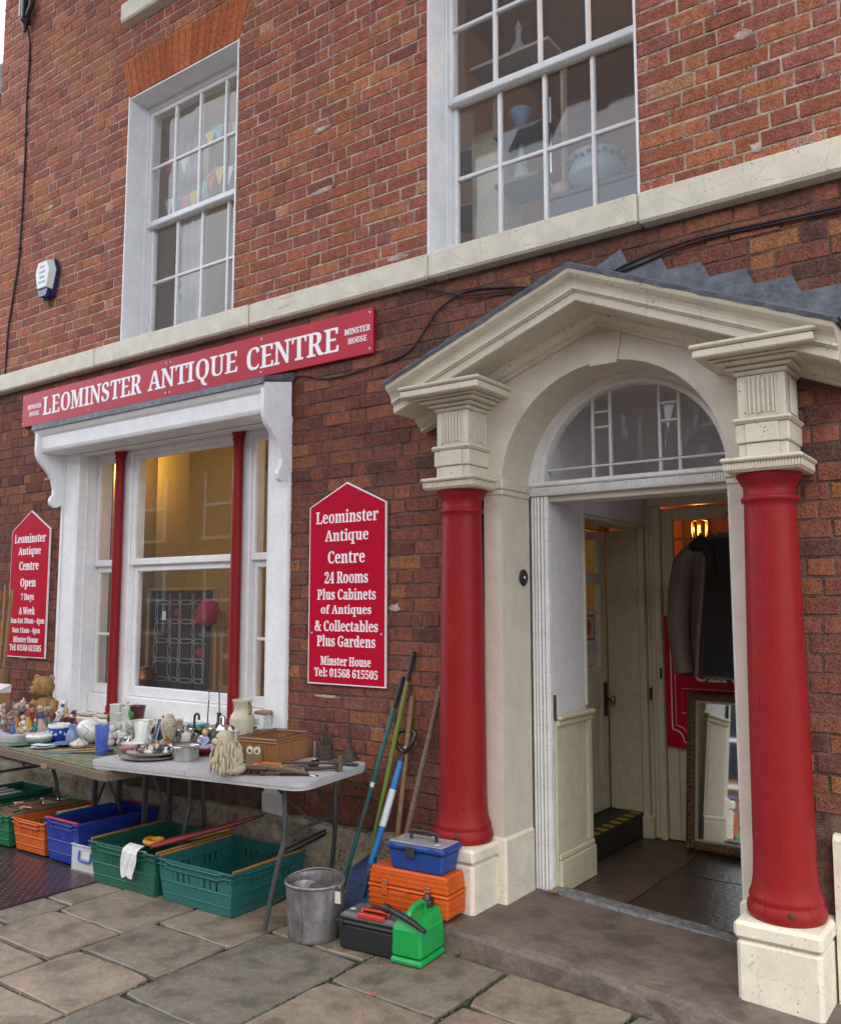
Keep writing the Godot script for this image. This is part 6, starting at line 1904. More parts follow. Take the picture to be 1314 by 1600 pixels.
	for i in 4:
		for j in 4: hl.lathe([Vector2(0, 0.2463), Vector2(0.006, 0.2463), Vector2(0.006, 0.2468), Vector2(0, 0.2468)], V(0.018 + 0.022 * i, 0, -0.035 + 0.022 * j), 8)
	part(bu, "plate_holes", hl, plain(0.012, 0.012, 0.012)).set_meta("kind", "stuff")
	var hp := []
	for i in 17:
		var a := PI * i / 16.0
		hp.append(V(0.152 * cos(a), 0.252 + 0.03 * sin(a), -0.135 * sin(a) * 1.0 + 0.02))
	part(bu, "handle", G.new().tube(hp, 0.004, 6), M.dull_metal)
	part(bu, "lug", G.new().lathe([Vector2(0, 0), Vector2(0.016, 0), Vector2(0.014, 0.008), Vector2(0, 0.01)], Vector3.ZERO, 10), M.dull_metal).transform = Transform3D(Basis(Vector3(0, 0, 1), -PI / 2), V(0.142, 0.245, 0.02))
	part(bu, "tag", bx(0.135, 0.165, 0.18, 0.235, 0.052, 0.053), plain(0.62, 0.6, 0.56, 0.8))
	# ---- black tool box
	var tb := thing("tool_box", "black and grey tool box with a red catch standing behind the green can", "tool box", V(-2.665, 0.0, 0.585), 0.10, "tool boxes by the step")
	part(tb, "body", taper(bx(-0.185, 0.185, 0.0, 0.115, -0.085, 0.085, 0.010), 0.115, 0.06), plain(0.016, 0.017, 0.02, 0.5))
	part(tb, "lip", bx(-0.192, 0.192, 0.1155, 0.132, -0.092, 0.092, 0.006), plain(0.016, 0.017, 0.02, 0.5))
	part(tb, "lid", taper2(bx(-0.186, 0.186, 0.1325, 0.165, -0.086, 0.086, 0.012), 0.1325, 0.165, 0.90), plain(0.11, 0.115, 0.125, 0.5))
	part(tb, "lid_recess", bx(-0.07, 0.07, 0.1655, 0.170, -0.05, 0.06, 0.002), plain(0.016, 0.017, 0.02, 0.5))
	part(tb, "catch", bx(-0.075, 0.075, 0.1502, 0.176, 0.058, 0.085, 0.006), plain(0.50, 0.03, 0.02, 0.4))
	part(tb, "handle", G.new().tube(curve([V(-0.07, 0.166, 0.04), V(-0.065, 0.178, 0.035), V(0.065, 0.178, 0.035), V(0.07, 0.166, 0.04)]), 0.008, 8), plain(0.50, 0.03, 0.02, 0.4))
	part(tb, "sticker", bx(-0.15, -0.125, 0.1653, 0.1658, 0.01, 0.03), plain(0.7, 0.7, 0.7))
	for x in [-0.16, 0.15]: part(tb, "hinge_catch", bx(x - 0.012, x + 0.012, 0.10, 0.14, 0.0925, 0.098, 0.003), plain(0.016, 0.017, 0.02, 0.5))
	# ---- green fuel can
	var fc := thing("fuel_can", "bright green plastic fuel can with a black spout tied on top", "can", V(-2.462, 0.0, 0.56), 0.09)
	var fm := plain(0.008, 0.36, 0.075, 0.36, "scuff", 0.3)
	part(fc, "foot", bx(-0.082, 0.082, 0.0, 0.030, -0.116, 0.116, 0.010), fm)
	part(fc, "body", taper2(bx(-0.080, 0.080, 0.0302, 0.162, -0.114, 0.114, 0.014), 0.030, 0.162, 0.95), fm)
	var sh := G.new()
	var lo := [V(-0.071, 0.155, 0.103), V(0.071, 0.155, 0.103), V(0.071, 0.155, -0.103), V(-0.071, 0.155, -0.103)]
	var hi := [V(-0.052, 0.190, 0.085), V(0.052, 0.190, 0.085), V(0.056, 0.205, -0.098), V(-0.056, 0.205, -0.098)]
	sh.hexa(lo + hi)
	part(fc, "shoulder", sh, fm)
	part(fc, "handle", G.new().tube(curve([V(0, 0.185, 0.085), V(0, 0.212, 0.078), V(0, 0.232, 0.04), V(0, 0.236, -0.02), V(0, 0.222, -0.050), V(0, 0.19, -0.055)]), 0.0135, 10), fm)
	part(fc, "cap", G.new().lathe([Vector2(0.026, 0), Vector2(0.03, 0.004), Vector2(0.03, 0.026), Vector2(0.026, 0.032), Vector2(0.016, 0.032), Vector2(0.014, 0.055), Vector2(0, 0.056)], V(0, 0.203, -0.085), 18), M.black_plastic)
	part(fc, "spout", G.new().tube([V(-0.125, 0.228, 0.095), V(-0.095, 0.222, 0.098), V(-0.09, 0.222, 0.098), V(0.0, 0.205, 0.110), V(0.05, 0.192, 0.118), V(0.115, 0.172, 0.132)], [0.020, 0.020, 0.014, 0.015, 0.014, 0.010], 12), M.black_plastic)
	# ---- orange and blue tool boxes on the step
	var ob := thing("tool_box", "large ribbed orange tool box on the corner of the doorstep", "tool box", V(-2.605, 0.139, 0.375), 0.07, "tool boxes by the step")
	var om := plain(0.66, 0.105, 0.008, 0.38, "scuff", 0.3)
	part(ob, "body", taper(bx(-0.225, 0.225, 0.0, 0.095, -0.088, 0.088, 0.008), 0.095, 0.02), om)
	part(ob, "seam_lip", bx(-0.230, 0.230, 0.0955, 0.110, -0.093, 0.093, 0.006), om)
	part(ob, "lid", taper2(bx(-0.225, 0.225, 0.1105, 0.192, -0.088, 0.088, 0.008), 0.1105, 0.192, 0.95), om)
	for k in 3:
		part(ob, "rib", bx(-0.2235, 0.2235, 0.02 + 0.026 * k, 0.030 + 0.026 * k, 0.0872, 0.0895, 0.001), om)
		part(ob, "rib", bx(-0.220, 0.220, 0.120 + 0.022 * k, 0.129 + 0.022 * k, 0.0855 - 0.0012 * k, 0.0885 - 0.0012 * k, 0.001), om)
		part(ob, "rib", bx(0.2225, 0.2275, 0.02 + 0.026 * k, 0.030 + 0.026 * k, -0.08, 0.08, 0.002), om)
	for x in [-0.125, 0.115]:
		part(ob, "latch", bx(x - 0.016, x + 0.016, 0.068, 0.125, 0.0932, 0.0985, 0.003), om)
		part(ob, "latch_wire", bx(x - 0.012, x + 0.012, 0.1255, 0.138, 0.091, 0.096, 0.002), M.dull_metal)
	part(ob, "hasp", G.new().tube([V(-0.012, 0.103, 0.0955), V(0, 0.090, 0.0985), V(0.012, 0.103, 0.0955)], 0.003, 6), om)
	var bb := thing("tool_box", "small blue tool box with a black handle on top of the orange one", "tool box", V(-2.565, 0.3315, 0.372), 0.06, "tool boxes by the step")
	var bm := plain(0.012, 0.055, 0.27, 0.38, "scuff", 0.3)
	part(bb, "body", taper(bx(-0.155, 0.155, 0.0, 0.095, -0.080, 0.080, 0.008), 0.095, 0.10), bm)
	part(bb, "lid_edge", bx(-0.166, 0.166, 0.0955, 0.124, -0.092, 0.092, 0.009), bm)
	part(bb, "lid_window", bx(-0.150, 0.150, 0.1245, 0.131, -0.078, 0.078, 0.004), glass("smoky_lid", Color(0.45, 0.48, 0.52), 0.45, 0.08))
	part(bb, "lid_tray", bx(-0.145, 0.145, 0.1242, 0.1244, -0.072, 0.072), plain(0.20, 0.10, 0.12, 0.6))
	part(bb, "catch", bx(-0.045, 0.005, 0.070, 0.122, 0.0925, 0.101, 0.006), plain(0.03, 0.032, 0.038, 0.5))
	part(bb, "handle", G.new().tube(curve([V(-0.070, 0.131, 0.0), V(-0.072, 0.150, 0.0), V(-0.066, 0.170, 0.0), V(0.066, 0.170, 0.0), V(0.072, 0.150, 0.0), V(0.070, 0.131, 0.0)]), 0.009, 10), M.black_plastic)
	part(bb, "sticker", bx(0.09, 0.115, 0.1312, 0.1316, 0.03, 0.05), plain(0.7, 0.7, 0.72))
	for x in [-0.13, 0.10]: part(bb, "hinge_tab", bx(x - 0.013, x + 0.013, 0.118, 0.126, 0.0925, 0.096, 0.002), bm)
	# ---- long tools against the wall
	var tk := thing("garden_tool", "teal handled garden tool leaning beside the grey table", "tool")
	var ha := V(-3.235, 0.012, 0.225)
	var hb := V(-2.955, 1.205, 0.022)
	part(tk, "pole", G.new().tube([ha, ha.lerp(hb, 0.86)], 0.0125, 10), plain(0.02, 0.13, 0.13, 0.4))
	part(tk, "joint_sleeve", G.new().tube([ha.lerp(hb, 0.30), ha.lerp(hb, 0.44)], 0.0132, 10), plain(0.075, 0.085, 0.095, 0.5))
	part(tk, "grip", G.new().tube([ha.lerp(hb, 0.86), hb], 0.0145, 10), M.black_plastic)
	part(tk, "sticker", G.new().tube([ha.lerp(hb, 0.505), ha.lerp(hb, 0.525)], 0.0136, 10), plain(0.75, 0.75, 0.75))
	var tg2 := thing("garden_tool", "olive green handled hoe with a black grip leaning on the wall", "tool")
	ha = V(-3.085, 0.06, 0.215)
	hb = V(-2.883, 1.345, 0.020)
	part(tg2, "pole", G.new().tube([ha, ha.lerp(hb, 0.875)], 0.013, 10), plain(0.15, 0.20, 0.03, 0.4))
	part(tg2, "grip", G.new().tube([ha.lerp(hb, 0.875), hb], 0.0145, 10), M.black_plastic)
	part(tg2, "head", bx(-3.125, -3.05, 0.0, 0.065, 0.195, 0.235, 0.004), M.black_iron)
	var so := thing("shovel", "blue shovel with a black D grip and a worn label on its shaft", "shovel")
	ha = V(-2.985, 0.255, 0.255)
	hb = V(-2.925, 0.76, 0.080)
	part(so, "shaft", G.new().tube([ha, hb], [0.019, 0.017], 12), plain(0.015, 0.18, 0.52, 0.35))
	part(so, "label", G.new().tube([ha.lerp(hb, 0.36), ha.lerp(hb, 0.72)], 0.0192, 12), plain(0.62, 0.68, 0.74, 0.5))
	part(so, "ferrule", G.new().tube([hb, hb.lerp(V(-2.918, 0.82, 0.06), 0.6)], [0.0185, 0.014], 10), M.black_plastic)
	var gt := V(-2.918, 0.80, 0.066)
	part(so, "grip", G.new().tube(curve([gt, gt + V(-0.05, 0.05, 0.0), gt + V(-0.055, 0.095, -0.016), gt + V(-0.035, 0.115, -0.026), gt + V(0.05, 0.115, -0.026), gt + V(0.062, 0.095, -0.016), gt + V(0.05, 0.05, 0.0), gt]), 0.012, 8), M.black_plastic)
	var bld := G.new()
	var prow := []
	for i in 11:
		var t := i / 10.0
		var y := lerpf(0.30, 0.012, t)
		var z := lerpf(0.245, 0.335, t)
		var hw := 0.098 * (smoothstep(-0.05, 0.30, t)) + 0.012
		if t > 0.85: hw *= 1.0 - 0.06 * (t - 0.85) / 0.15
		var x0 := lerpf(-2.985, -2.995, t)
		var row := []
		for k in 9:
			var u := k / 4.0 - 1.0
			row.append(V(x0 + u * hw, y, z + 0.014 * u * u - 0.010 * exp(-u * u * 8.0) * (1.0 - t)))
		if prow.size():
			for k in 8:
				bld.quad(row[k], row[k + 1], prow[k + 1], prow[k])
				bld.quad(prow[k] + V(0, 0, -0.003), prow[k + 1] + V(0, 0, -0.003), row[k + 1] + V(0, 0, -0.003), row[k] + V(0, 0, -0.003))
		prow = row
	part(so, "blade", bld, mat("blue_blade", Color(0.035, 0.065, 0.16), 0.4, "stone", 0.25, {metal = 0.3}))
	part(so, "socket", G.new().tube([ha, V(-2.988, 0.20, 0.282), V(-2.992, 0.10, 0.312)], [0.021, 0.017, 0.006], 10), M.blue_blade)
	var s1 := thing("wooden_stake", "pale square wooden stake leaning on the wall behind the shovel", "stake")
	ha = V(-2.945, 0.01, 0.150)
	hb = V(-2.895, 1.105, 0.018)
	part(s1, "stake", G.new().tube([ha, ha.lerp(hb, 0.98), hb], [0.017, 0.017, 0.011], 6), M.handle_wood)
	part(s1, "string", G.new().tube([ha.lerp(hb, 0.745), ha.lerp(hb, 0.755)], 0.0185, 8), plain(0.55, 0.5, 0.4))
	var s2 := thing("broom_handle", "weathered brown broom handle leaning by the red column", "handle")
	ha = V(-2.90, 0.14, 0.170)
	hb = V(-2.672, 1.27, 0.018)
	part(s2, "pole", G.new().tube([ha, ha.lerp(hb, 0.72), ha.lerp(hb, 0.93), hb], [0.016, 0.0155, 0.0125, 0.010], 10), M.grey_wood)
	part(s2, "band", G.new().tube([ha.lerp(hb, 0.895), ha.lerp(hb, 0.905)], 0.0138, 10), M.dull_metal)
	part(s2, "foot", G.new().tube([V(-2.928, 0.0, 0.188), ha], [0.017, 0.016], 10), M.grey_wood)
	# canes in a stand by the left sign
	var cn := thing("cane_bundle", "bundle of tall bamboo canes standing in a bin beside the opening times sign", "canes", V(-6.70, 0.746, 0.27))
	part(cn, "bin", G.new().lathe([Vector2(0, 0), Vector2(0.07, 0), Vector2(0.09, 0.36), Vector2(0.094, 0.37), Vector2(0.086, 0.37), Vector2(0.066, 0.01), Vector2(0, 0.01)], Vector3.ZERO, 18), plain(0.32, 0.20, 0.10, 0.7, "wood", 0.3))
	for k in 9:
		var a := TAU * k / 9.0
		var top := V(0.10 * cos(a) + 0.02, 0.86 + 0.16 * r.randf(), 0.05 * sin(a))
		part(cn, "cane", G.new().tube([V(0.025 * cos(a), 0.02, 0.025 * sin(a)), top], [0.010, 0.008], 7), plain(0.46, 0.29, 0.13, 0.5, "wood", 0.2))
	var wb := thing("open_box", "brown box with a white card lid beside the canes", "box", V(-6.50, 0.746, 0.40))
	part(wb, "box", bx(-0.09, 0.09, 0.0, 0.20, -0.07, 0.07, 0.004), plain(0.36, 0.20, 0.08, 0.8))
	var fl := G.new()
	fl.hexa([V(-0.095, 0.2005, 0.075), V(0.10, 0.2005, 0.085), V(0.10, 0.2005, -0.07), V(-0.095, 0.2005, -0.07), V(-0.095, 0.215, 0.075), V(0.14, 0.205, 0.085), V(0.10, 0.26, -0.07), V(-0.095, 0.26, -0.07)])
	part(wb, "card_lid", fl, plain(0.66, 0.64, 0.60, 0.8))

func taper2(g: G, y0: float, y1: float, k: float) -> G:
	for i in g.v.size():
		var p := g.v[i]
		var s := lerpf(1.0, k, clampf((p.y - y0) / (y1 - y0), 0, 1))
		g.v[i] = V(p.x * s, p.y, p.z * s)
	return g

# ---------------------------------------------------------------- bric-a-brac on the tables
func turned(called: String, label: String, cat: String, at: Vector3, prof: Array, m: Material, seg := 22, part_name := "body") -> Node3D:
	var t := thing(called, label, cat, at)
	part(t, part_name, G.new().lathe(prof, Vector3.ZERO, seg), m)
	if not called in ["platter", "dish", "saucepan", "lid", "woven_pot", "glass_plate", "funnel", "iron_mortar", "glass_jar", "plant_pot"]: t.scale = Vector3.ONE * 1.13
	return t

func vec(a: Array) -> Array:
	var o := []
	for i in range(0, a.size(), 2): o.append(Vector2(a[i], a[i + 1]))
	return o

var figures := 0
# china ladies stand; rag dolls sit with their legs out; stuffed animals slump
func figurine(label: String, at: Vector3, h: float, m: Material, head: Material, turn := 0.0) -> Node3D:
	var t := thing("figurine", label, "figurine", at, turn, "small figures on the stall")
	figures += 1
	var sd := figures * 13
	var q := RandomNumberGenerator.new()
	q.seed = sd
	var kind := figures % 3
	var second: Material = [plain(0.60, 0.56, 0.48, 0.7), plain(0.30, 0.06, 0.06, 0.7), plain(0.05, 0.07, 0.16, 0.7), plain(0.46, 0.34, 0.14, 0.8), plain(0.16, 0.22, 0.12, 0.8)][q.randi() % 5]
	var hair: Material = [plain(0.12, 0.06, 0.03, 0.9, "fur", 0.05), plain(0.46, 0.30, 0.10, 0.9, "fur", 0.05), plain(0.55, 0.52, 0.46, 0.9, "fur", 0.05), plain(0.30, 0.10, 0.03, 0.9, "fur", 0.05)][q.randi() % 4]
	var lean := q.randf_range(-0.08, 0.08)
	var sk := G.new()
	if kind == 0:
		# gathered skirt with folds
		var prev := []
		for i in 7:
			var u := i / 6.0
			var ring := []
			for k in 18:
				var a := TAU * k / 18.0
				var rr := lerpf(0.25, 0.09, pow(u, 0.7)) * (1.0 + 0.13 * sin(a * 6.0 + sd) * (1.0 - u)) * h
				ring.append(V(rr * cos(a) + lean * u * h, 0.50 * u * h, rr * sin(a) * 0.85))
			if prev.size():
				for k in 18:
					var l := (k + 1) % 18
					sk.quad(ring[k], ring[l], prev[l], prev[k])
			prev = ring
		part(t, "skirt", sk, m)
	else:
		part(t, "seat", sk.blob(V(0, 0.16 * h, -0.02 * h), V(0.19, 0.16, 0.17) * h, 0.25, 2.0, sd, 9, 12), m)
		for s in [-1.0, 1.0]: part(t, "leg", G.new().tube([V(s * 0.09, 0.09, 0.05) * h, V(s * (0.12 + 0.05 * q.randf()), 0.08, 0.22) * h, V(s * 0.16, 0.09, 0.32) * h], [0.065 * h, 0.055 * h, 0.05 * h], 8), second if kind == 1 else m)
	var by := 0.62 if kind == 0 else 0.42
	var o := V(lean * h, 0, 0)
	part(t, "torso", G.new().blob(V(0, by * h, 0) + o, V(0.13, 0.17, 0.10) * h, 0.2, 2.0, sd, 9, 12), second if kind == 0 else m)
	for s in [-1.0, 1.0]:
		part(t, "arm", G.new().tube([V(s * 0.10, by + 0.08, 0) * h + o, V(s * (0.19 + 0.04 * q.randf()), by - 0.04 + 0.1 * q.randf(), 0.05) * h + o, V(s * 0.13, by - 0.12, 0.14) * h + o], [0.05 * h, 0.042 * h, 0.032 * h], 8), second if kind == 0 else m)
	var hd := V(0, by + 0.27, 0.02) * h + o * 1.3
	part(t, "head", G.new().blob(hd, V(0.115, 0.125, 0.115) * h, 0.06, 2.0, sd, 9, 12), head if kind < 2 else m)
	if kind < 2:
		part(t, "hair", G.new().blob(hd + V(0, 0.035, -0.035) * h, V(0.135, 0.12, 0.12) * h, 0.35, 4.0, sd, 9, 12), hair)
		if q.randf() < 0.5: part(t, "hat", G.new().lathe([Vector2(0.19, 0), Vector2(0.20, 0.012), Vector2(0.11, 0.03), Vector2(0.10, 0.10), Vector2(0.05, 0.13), Vector2(0, 0.13)].map(func(p): return p * h), hd + V(0, 0.08, -0.02) * h, 14), second if kind == 1 else m)
		part(t, "nose", G.new().blob(hd + V(0, -0.01, 0.112) * h, V(0.018, 0.02, 0.02) * h, 0, 1, 1, 5, 6), head)
	else:
		for s in [-1.0, 1.0]: part(t, "ear", G.new().blob(hd + V(s * 0.09, 0.12, -0.01) * h, V(0.045, 0.07, 0.025) * h, 0.1, 2.0, sd, 7, 8), m)
		part(t, "snout", G.new().blob(hd + V(0, -0.03, 0.10) * h, V(0.055, 0.045, 0.06) * h, 0.1, 2.0, sd, 7, 8), second)
	for s in [-1.0, 1.0]: part(t, "eye", G.new().blob(hd + V(s * 0.042, 0.02, 0.103) * h, V(0.012, 0.014, 0.01) * h, 0, 1, 1, 5, 6), M.black_plastic)
	return t

func table_things() -> void:
	var r := RandomNumberGenerator.new()
	r.seed = 9
	var GT := 0.7005
	var T1 := 0.7405
	var T3 := 0.7455
	var white := plain(0.70, 0.69, 0.66, 0.22)
	# ---- green-topped table
	var di := turned("baking_dish", "pale green glass baking dish with a white lid on the green table", "dish", V(-5.448, GT, 0.66), vec([0, 0, 0.055, 0, 0.07, 0.02, 0.075, 0.035, 0.07, 0.036, 0, 0.036]), plain(0.22, 0.36, 0.29, 0.15))
	part(di, "lid", G.new().lathe(vec([0.074, 0.0365, 0.076, 0.045, 0.06, 0.055, 0, 0.057]), Vector3.ZERO, 22), white)
	var pl := turned("planter", "blue and white china planter bowl on the green table", "planter", V(-5.421, GT, 0.535), vec([0, 0, 0.042, 0, 0.055, 0.03, 0.060, 0.075, 0.061, 0.08, 0, 0.08]), plain(0.02, 0.055, 0.42, 0.2))
	part(pl, "white_rim", G.new().lathe(vec([0.0612, 0.0805, 0.064, 0.085, 0.062, 0.10, 0.056, 0.10, 0.054, 0.085]), Vector3.ZERO, 22), white)
	var sp := G.new()
	for k in 14:
		var a := TAU * k / 14.0
		sp.blob(V(0.0585 * cos(a), 0.045 + 0.012 * (k % 2), 0.0585 * sin(a)), V(0.009, 0.010, 0.009), 0, 1, 1, 5, 6)
	part(pl, "painted_sprigs", sp, plain(0.45, 0.52, 0.68, 0.3)).set_meta("kind", "stuff")
	turned("vase", "small light blue stoneware vase beside the striped globe", "vase", V(-5.175, GT, 0.60), vec([0, 0, 0.022, 0, 0.033, 0.03, 0.034, 0.055, 0.02, 0.085, 0.016, 0.10, 0.022, 0.118, 0.017, 0.118, 0.012, 0.1, 0, 0.09]), plain(0.16, 0.25, 0.42, 0.3))
	turned("vase", "dark maroon glass vase behind the light blue vase", "vase", V(-5.506, GT, 0.415), vec([0, 0, 0.03, 0, 0.042, 0.05, 0.03, 0.09, 0.036, 0.12, 0.03, 0.12, 0, 0.06]), plain(0.09, 0.012, 0.02, 0.15))
	var gl := turned("glass_globe", "white glass globe shade with dark swirling stripes", "lamp shade", V(-5.185, GT, 0.47), vec([0, 0, 0.035, 0, 0.06, 0.022, 0.074, 0.06, 0.072, 0.09, 0.056, 0.12, 0.03, 0.138, 0, 0.14]), plain(0.66, 0.66, 0.63, 0.12), 28)
	for k in 6:
		var pts := []
		for i in 15:
			var t := i / 14.0
			var y := 0.012 + 0.116 * t
			var rr := 0.0748 * sqrt(maxf(0.02, 1.0 - pow((y - 0.068) / 0.073, 2.0)))
			var a := TAU * k / 6.0 + 1.8 * t + 0.5 * sin(t * 7.0)
			pts.append(V(rr * cos(a), y, rr * sin(a)))
		part(gl, "stripe", G.new().tube(pts, 0.0016, 4), plain(0.05, 0.035, 0.03, 0.2))
	var pu := turned("lidded_pot", "white pumpkin shaped lidded pot with red lines", "pot", V(-5.049, GT, 0.63), vec([0, 0, 0.03, 0, 0.05, 0.018, 0.049, 0.03, 0.03, 0.044, 0.012, 0.047, 0.008, 0.056, 0, 0.057]), plain(0.62, 0.54, 0.46, 0.25))
	for k in 8:
		var a := TAU * k / 8.0
		part(pu, "rib_line", G.new().tube([V(0.0515 * cos(a), 0.014, 0.0515 * sin(a)), V(0.051 * cos(a), 0.028, 0.051 * sin(a)), V(0.032 * cos(a), 0.0445, 0.032 * sin(a))], 0.0016, 4), plain(0.28, 0.07, 0.05))
	turned("tumbler", "tall blue glass tumbler with a cobalt base", "glass", V(-4.726, GT, 0.69), vec([0, 0.0, 0.030, 0.0, 0.031, 0.02, 0.0385, 0.158, 0.036, 0.158, 0.029, 0.024, 0, 0.022]), M.blue_glass)
	turned("ashtray", "thick cobalt glass ashtray under the tumbler's edge", "ashtray", V(-4.80, GT, 0.60), vec([0, 0, 0.03, 0, 0.034, 0.012, 0.028, 0.014, 0, 0.008]), plain(0.01, 0.02, 0.22, 0.1))
	var gb := thing("brass_case", "upright ribbed brass case standing at the back of the green table", "case", V(-5.42, GT, 0.14))
	part(gb, "body", bx(-0.028, 0.028, 0, 0.135, -0.02, 0.02, 0.003), plain(0.24, 0.14, 0.045, 0.4))
	for k in 3: part(gb, "rib", bx(-0.02 + 0.016 * k, -0.013 + 0.016 * k, 0.005, 0.13, 0.0203, 0.023, 0.001), plain(0.10, 0.06, 0.02, 0.4))
	for k in 4:
		var t := thing("folding_rule", ["yellow wooden ruler slanting across the green table", "second yellow ruler under the first", "dark brown strip of wood by the rulers", "thin black strip of wood by the blue tumbler"][k], "ruler", V(-4.98 + 0.06 * k, GT + 0.0005 + (0.004 if k == 0 else 0.0), 0.68 + 0.02 * (k % 2)), 0.95 - 0.14 * k)
		part(t, "strip", bx(-0.15, 0.15, 0, 0.0035, -0.013, 0.013, 0.001), [plain(0.56, 0.30, 0.05), plain(0.52, 0.27, 0.06), plain(0.10, 0.05, 0.03), plain(0.015, 0.014, 0.013)][k])
	for k in 3:
		turned("glass_plate", ["clear glass plate lying on the front of the green table", "small blue glass plate overlapping the clear plate", "dark green glass saucer near the edge of the green table"][k], "plate", V([-5.25, -5.20, -5.46][k], GT + 0.0004 + 0.010 * (k if k < 2 else 0), [0.74, 0.62, 0.78][k]), vec([0, 0, 0.05, 0, 0.085, 0.010, 0.083, 0.012, 0.05, 0.003, 0, 0.003]), [plain(0.42, 0.45, 0.46, 0.1), plain(0.18, 0.24, 0.36, 0.1), plain(0.03, 0.11, 0.07, 0.15)][k], 26)
	var bo := thing("booklet", "turquoise patterned booklet at the front edge of the green table", "booklet", V(-5.02, GT, 0.775), 0.4)
	part(bo, "pages", bx(-0.085, 0.085, 0, 0.004, -0.05, 0.05), plain(0.10, 0.26, 0.29, 0.4, "render", 0.1))
	var cd := thing("white_card", "white card lying in front of the glass plates", "card", V(-5.30, GT + 0.0125, 0.735), 0.2)
	part(cd, "sheet", bx(-0.06, 0.06, 0.0, 0.002, -0.03, 0.03), plain(0.72, 0.73, 0.75))
	figurine("white china lady with gold trim on the green table", V(-5.06, GT, 0.33), 0.14, white, plain(0.62, 0.46, 0.36, 0.3))
	figurine("small red and blue clown figure by the shop sill", V(-5.70, T3, 0.24), 0.10, plain(0.42, 0.02, 0.025), plain(0.03, 0.05, 0.30))
	for k in 3:
		var t := thing("china_posy", ["green and white china posy on the green table", "grey leafy china posy behind the jug", "pale china flower basket beside the blue frames"][k], "ornament", V([-4.93, -4.88, -4.79][k], GT, [0.33, 0.24, 0.40][k]))
		var g := G.new()
		for i in 16: g.blob(V(r.randf_range(-0.05, 0.05), r.randf_range(0.012, 0.06), r.randf_range(-0.03, 0.03)), V(0.014, 0.012, 0.014), 0.3, 3.0, i, 5, 7)
		part(t, "flowers", g, [plain(0.36, 0.40, 0.30, 0.3), plain(0.22, 0.23, 0.21, 0.3), plain(0.62, 0.60, 0.55, 0.3)][k])
		part(t, "base", G.new().lathe(vec([0, 0, 0.045, 0, 0.05, 0.012, 0, 0.02]), Vector3.ZERO, 14), white)
	# ---- grey table
	var pt := turned("platter", "large oval brown edged platter of oddments on the grey table", "platter", V(-4.215, T1, 0.72), vec([0, 0, 0.11, 0, 0.165, 0.010, 0.173, 0.016, 0.165, 0.018, 0.11, 0.006, 0, 0.006]), plain(0.50, 0.44, 0.40, 0.2), 36)
	part(pt, "brown_rim", G.new().lathe(vec([0.166, 0.0135, 0.1745, 0.0165, 0.173, 0.020, 0.166, 0.0185]), Vector3.ZERO, 36), plain(0.10, 0.045, 0.03, 0.3))
	var pt2 := turned("platter", "white scalloped plate stacked on the brown edged platter", "platter", V(-4.20, T1 + 0.0205, 0.71), vec([0, 0, 0.10, 0, 0.148, 0.014, 0.153, 0.02, 0.146, 0.022, 0.1, 0.006, 0, 0.006]), plain(0.60, 0.58, 0.54, 0.2), 36)
	part(pt2, "brown_rim", G.new().lathe(vec([0.148, 0.0175, 0.154, 0.0205, 0.1525, 0.024, 0.147, 0.0225]), Vector3.ZERO, 36), plain(0.13, 0.06, 0.04, 0.3))
	var hues := [["white china", 0.70, 0.69, 0.66], ["dark green glass", 0.03, 0.06, 0.04], ["ivory", 0.60, 0.55, 0.44], ["pale blue china", 0.36, 0.44, 0.54], ["brown", 0.16, 0.08, 0.04], ["pearl grey", 0.48, 0.48, 0.48], ["black glass", 0.015, 0.015, 0.018], ["pink china", 0.58, 0.38, 0.37], ["amber glass", 0.40, 0.20, 0.04], ["silver", 0.55, 0.55, 0.56], ["cream and gold", 0.62, 0.52, 0.33], ["purple glass", 0.08, 0.03, 0.12], ["chalk white", 0.76, 0.76, 0.76]]
	for k in 13:
		var a := TAU * k / 13.0
		var rr := 0.05 + 0.07 * r.randf()
		var t := thing("trinket", hues[k][0] + " bird shaped trinket lying on the scalloped plate", "trinket", V(-4.20 + rr * cos(a), T1 + 0.030, 0.71 + rr * sin(a)), r.randf() * TAU, "oddments on the scalloped plate")
		var m: Material = plain(hues[k][1], hues[k][2], hues[k][3], 0.25)
		var s := r.randf_range(0.8, 1.3)
		part(t, "body", G.new().blob(V(0, 0.012 * s, 0), V(0.026, 0.013, 0.016) * s, 0.3, 3.0, k, 7, 9), m)
		part(t, "top", G.new().blob(V(0.015, 0.026 * s, 0), V(0.011, 0.012, 0.010) * s, 0.2, 3.0, k, 6, 8), m)
	turned("glass_jug", "tall clear pressed glass vase standing at the platter's edge", "vase", V(-4.42, T1, 0.64), vec([0, 0, 0.028, 0, 0.03, 0.006, 0.022, 0.02, 0.026, 0.06, 0.034, 0.13, 0.038, 0.15, 0.035, 0.15, 0.03, 0.12, 0.022, 0.05, 0, 0.03]), M.clear_glass)
	turned("glass_dish", "small pink glass dish on the left of the platter", "dish", V(-4.355, T1 + 0.030, 0.785), vec([0, 0, 0.03, 0, 0.045, 0.02, 0.042, 0.021, 0, 0.006]), plain(0.40, 0.16, 0.16, 0.12))
	var pn := turned("saucepan", "round stainless steel pan on the front of the grey table", "pan", V(-3.985, T1, 0.665), vec([0, 0, 0.070, 0, 0.074, 0.006, 0.075, 0.074, 0.078, 0.077, 0.076, 0.079, 0.072, 0.074, 0.070, 0.008, 0, 0.008]), M.steel, 30)
	part(pn, "handle", G.new().tube(curve([V(-0.076, 0.062, 0.0), V(-0.10, 0.062, 0.02), V(-0.10, 0.055, 0.045), V(-0.07, 0.05, 0.03)]), 0.004, 6), M.black_plastic)
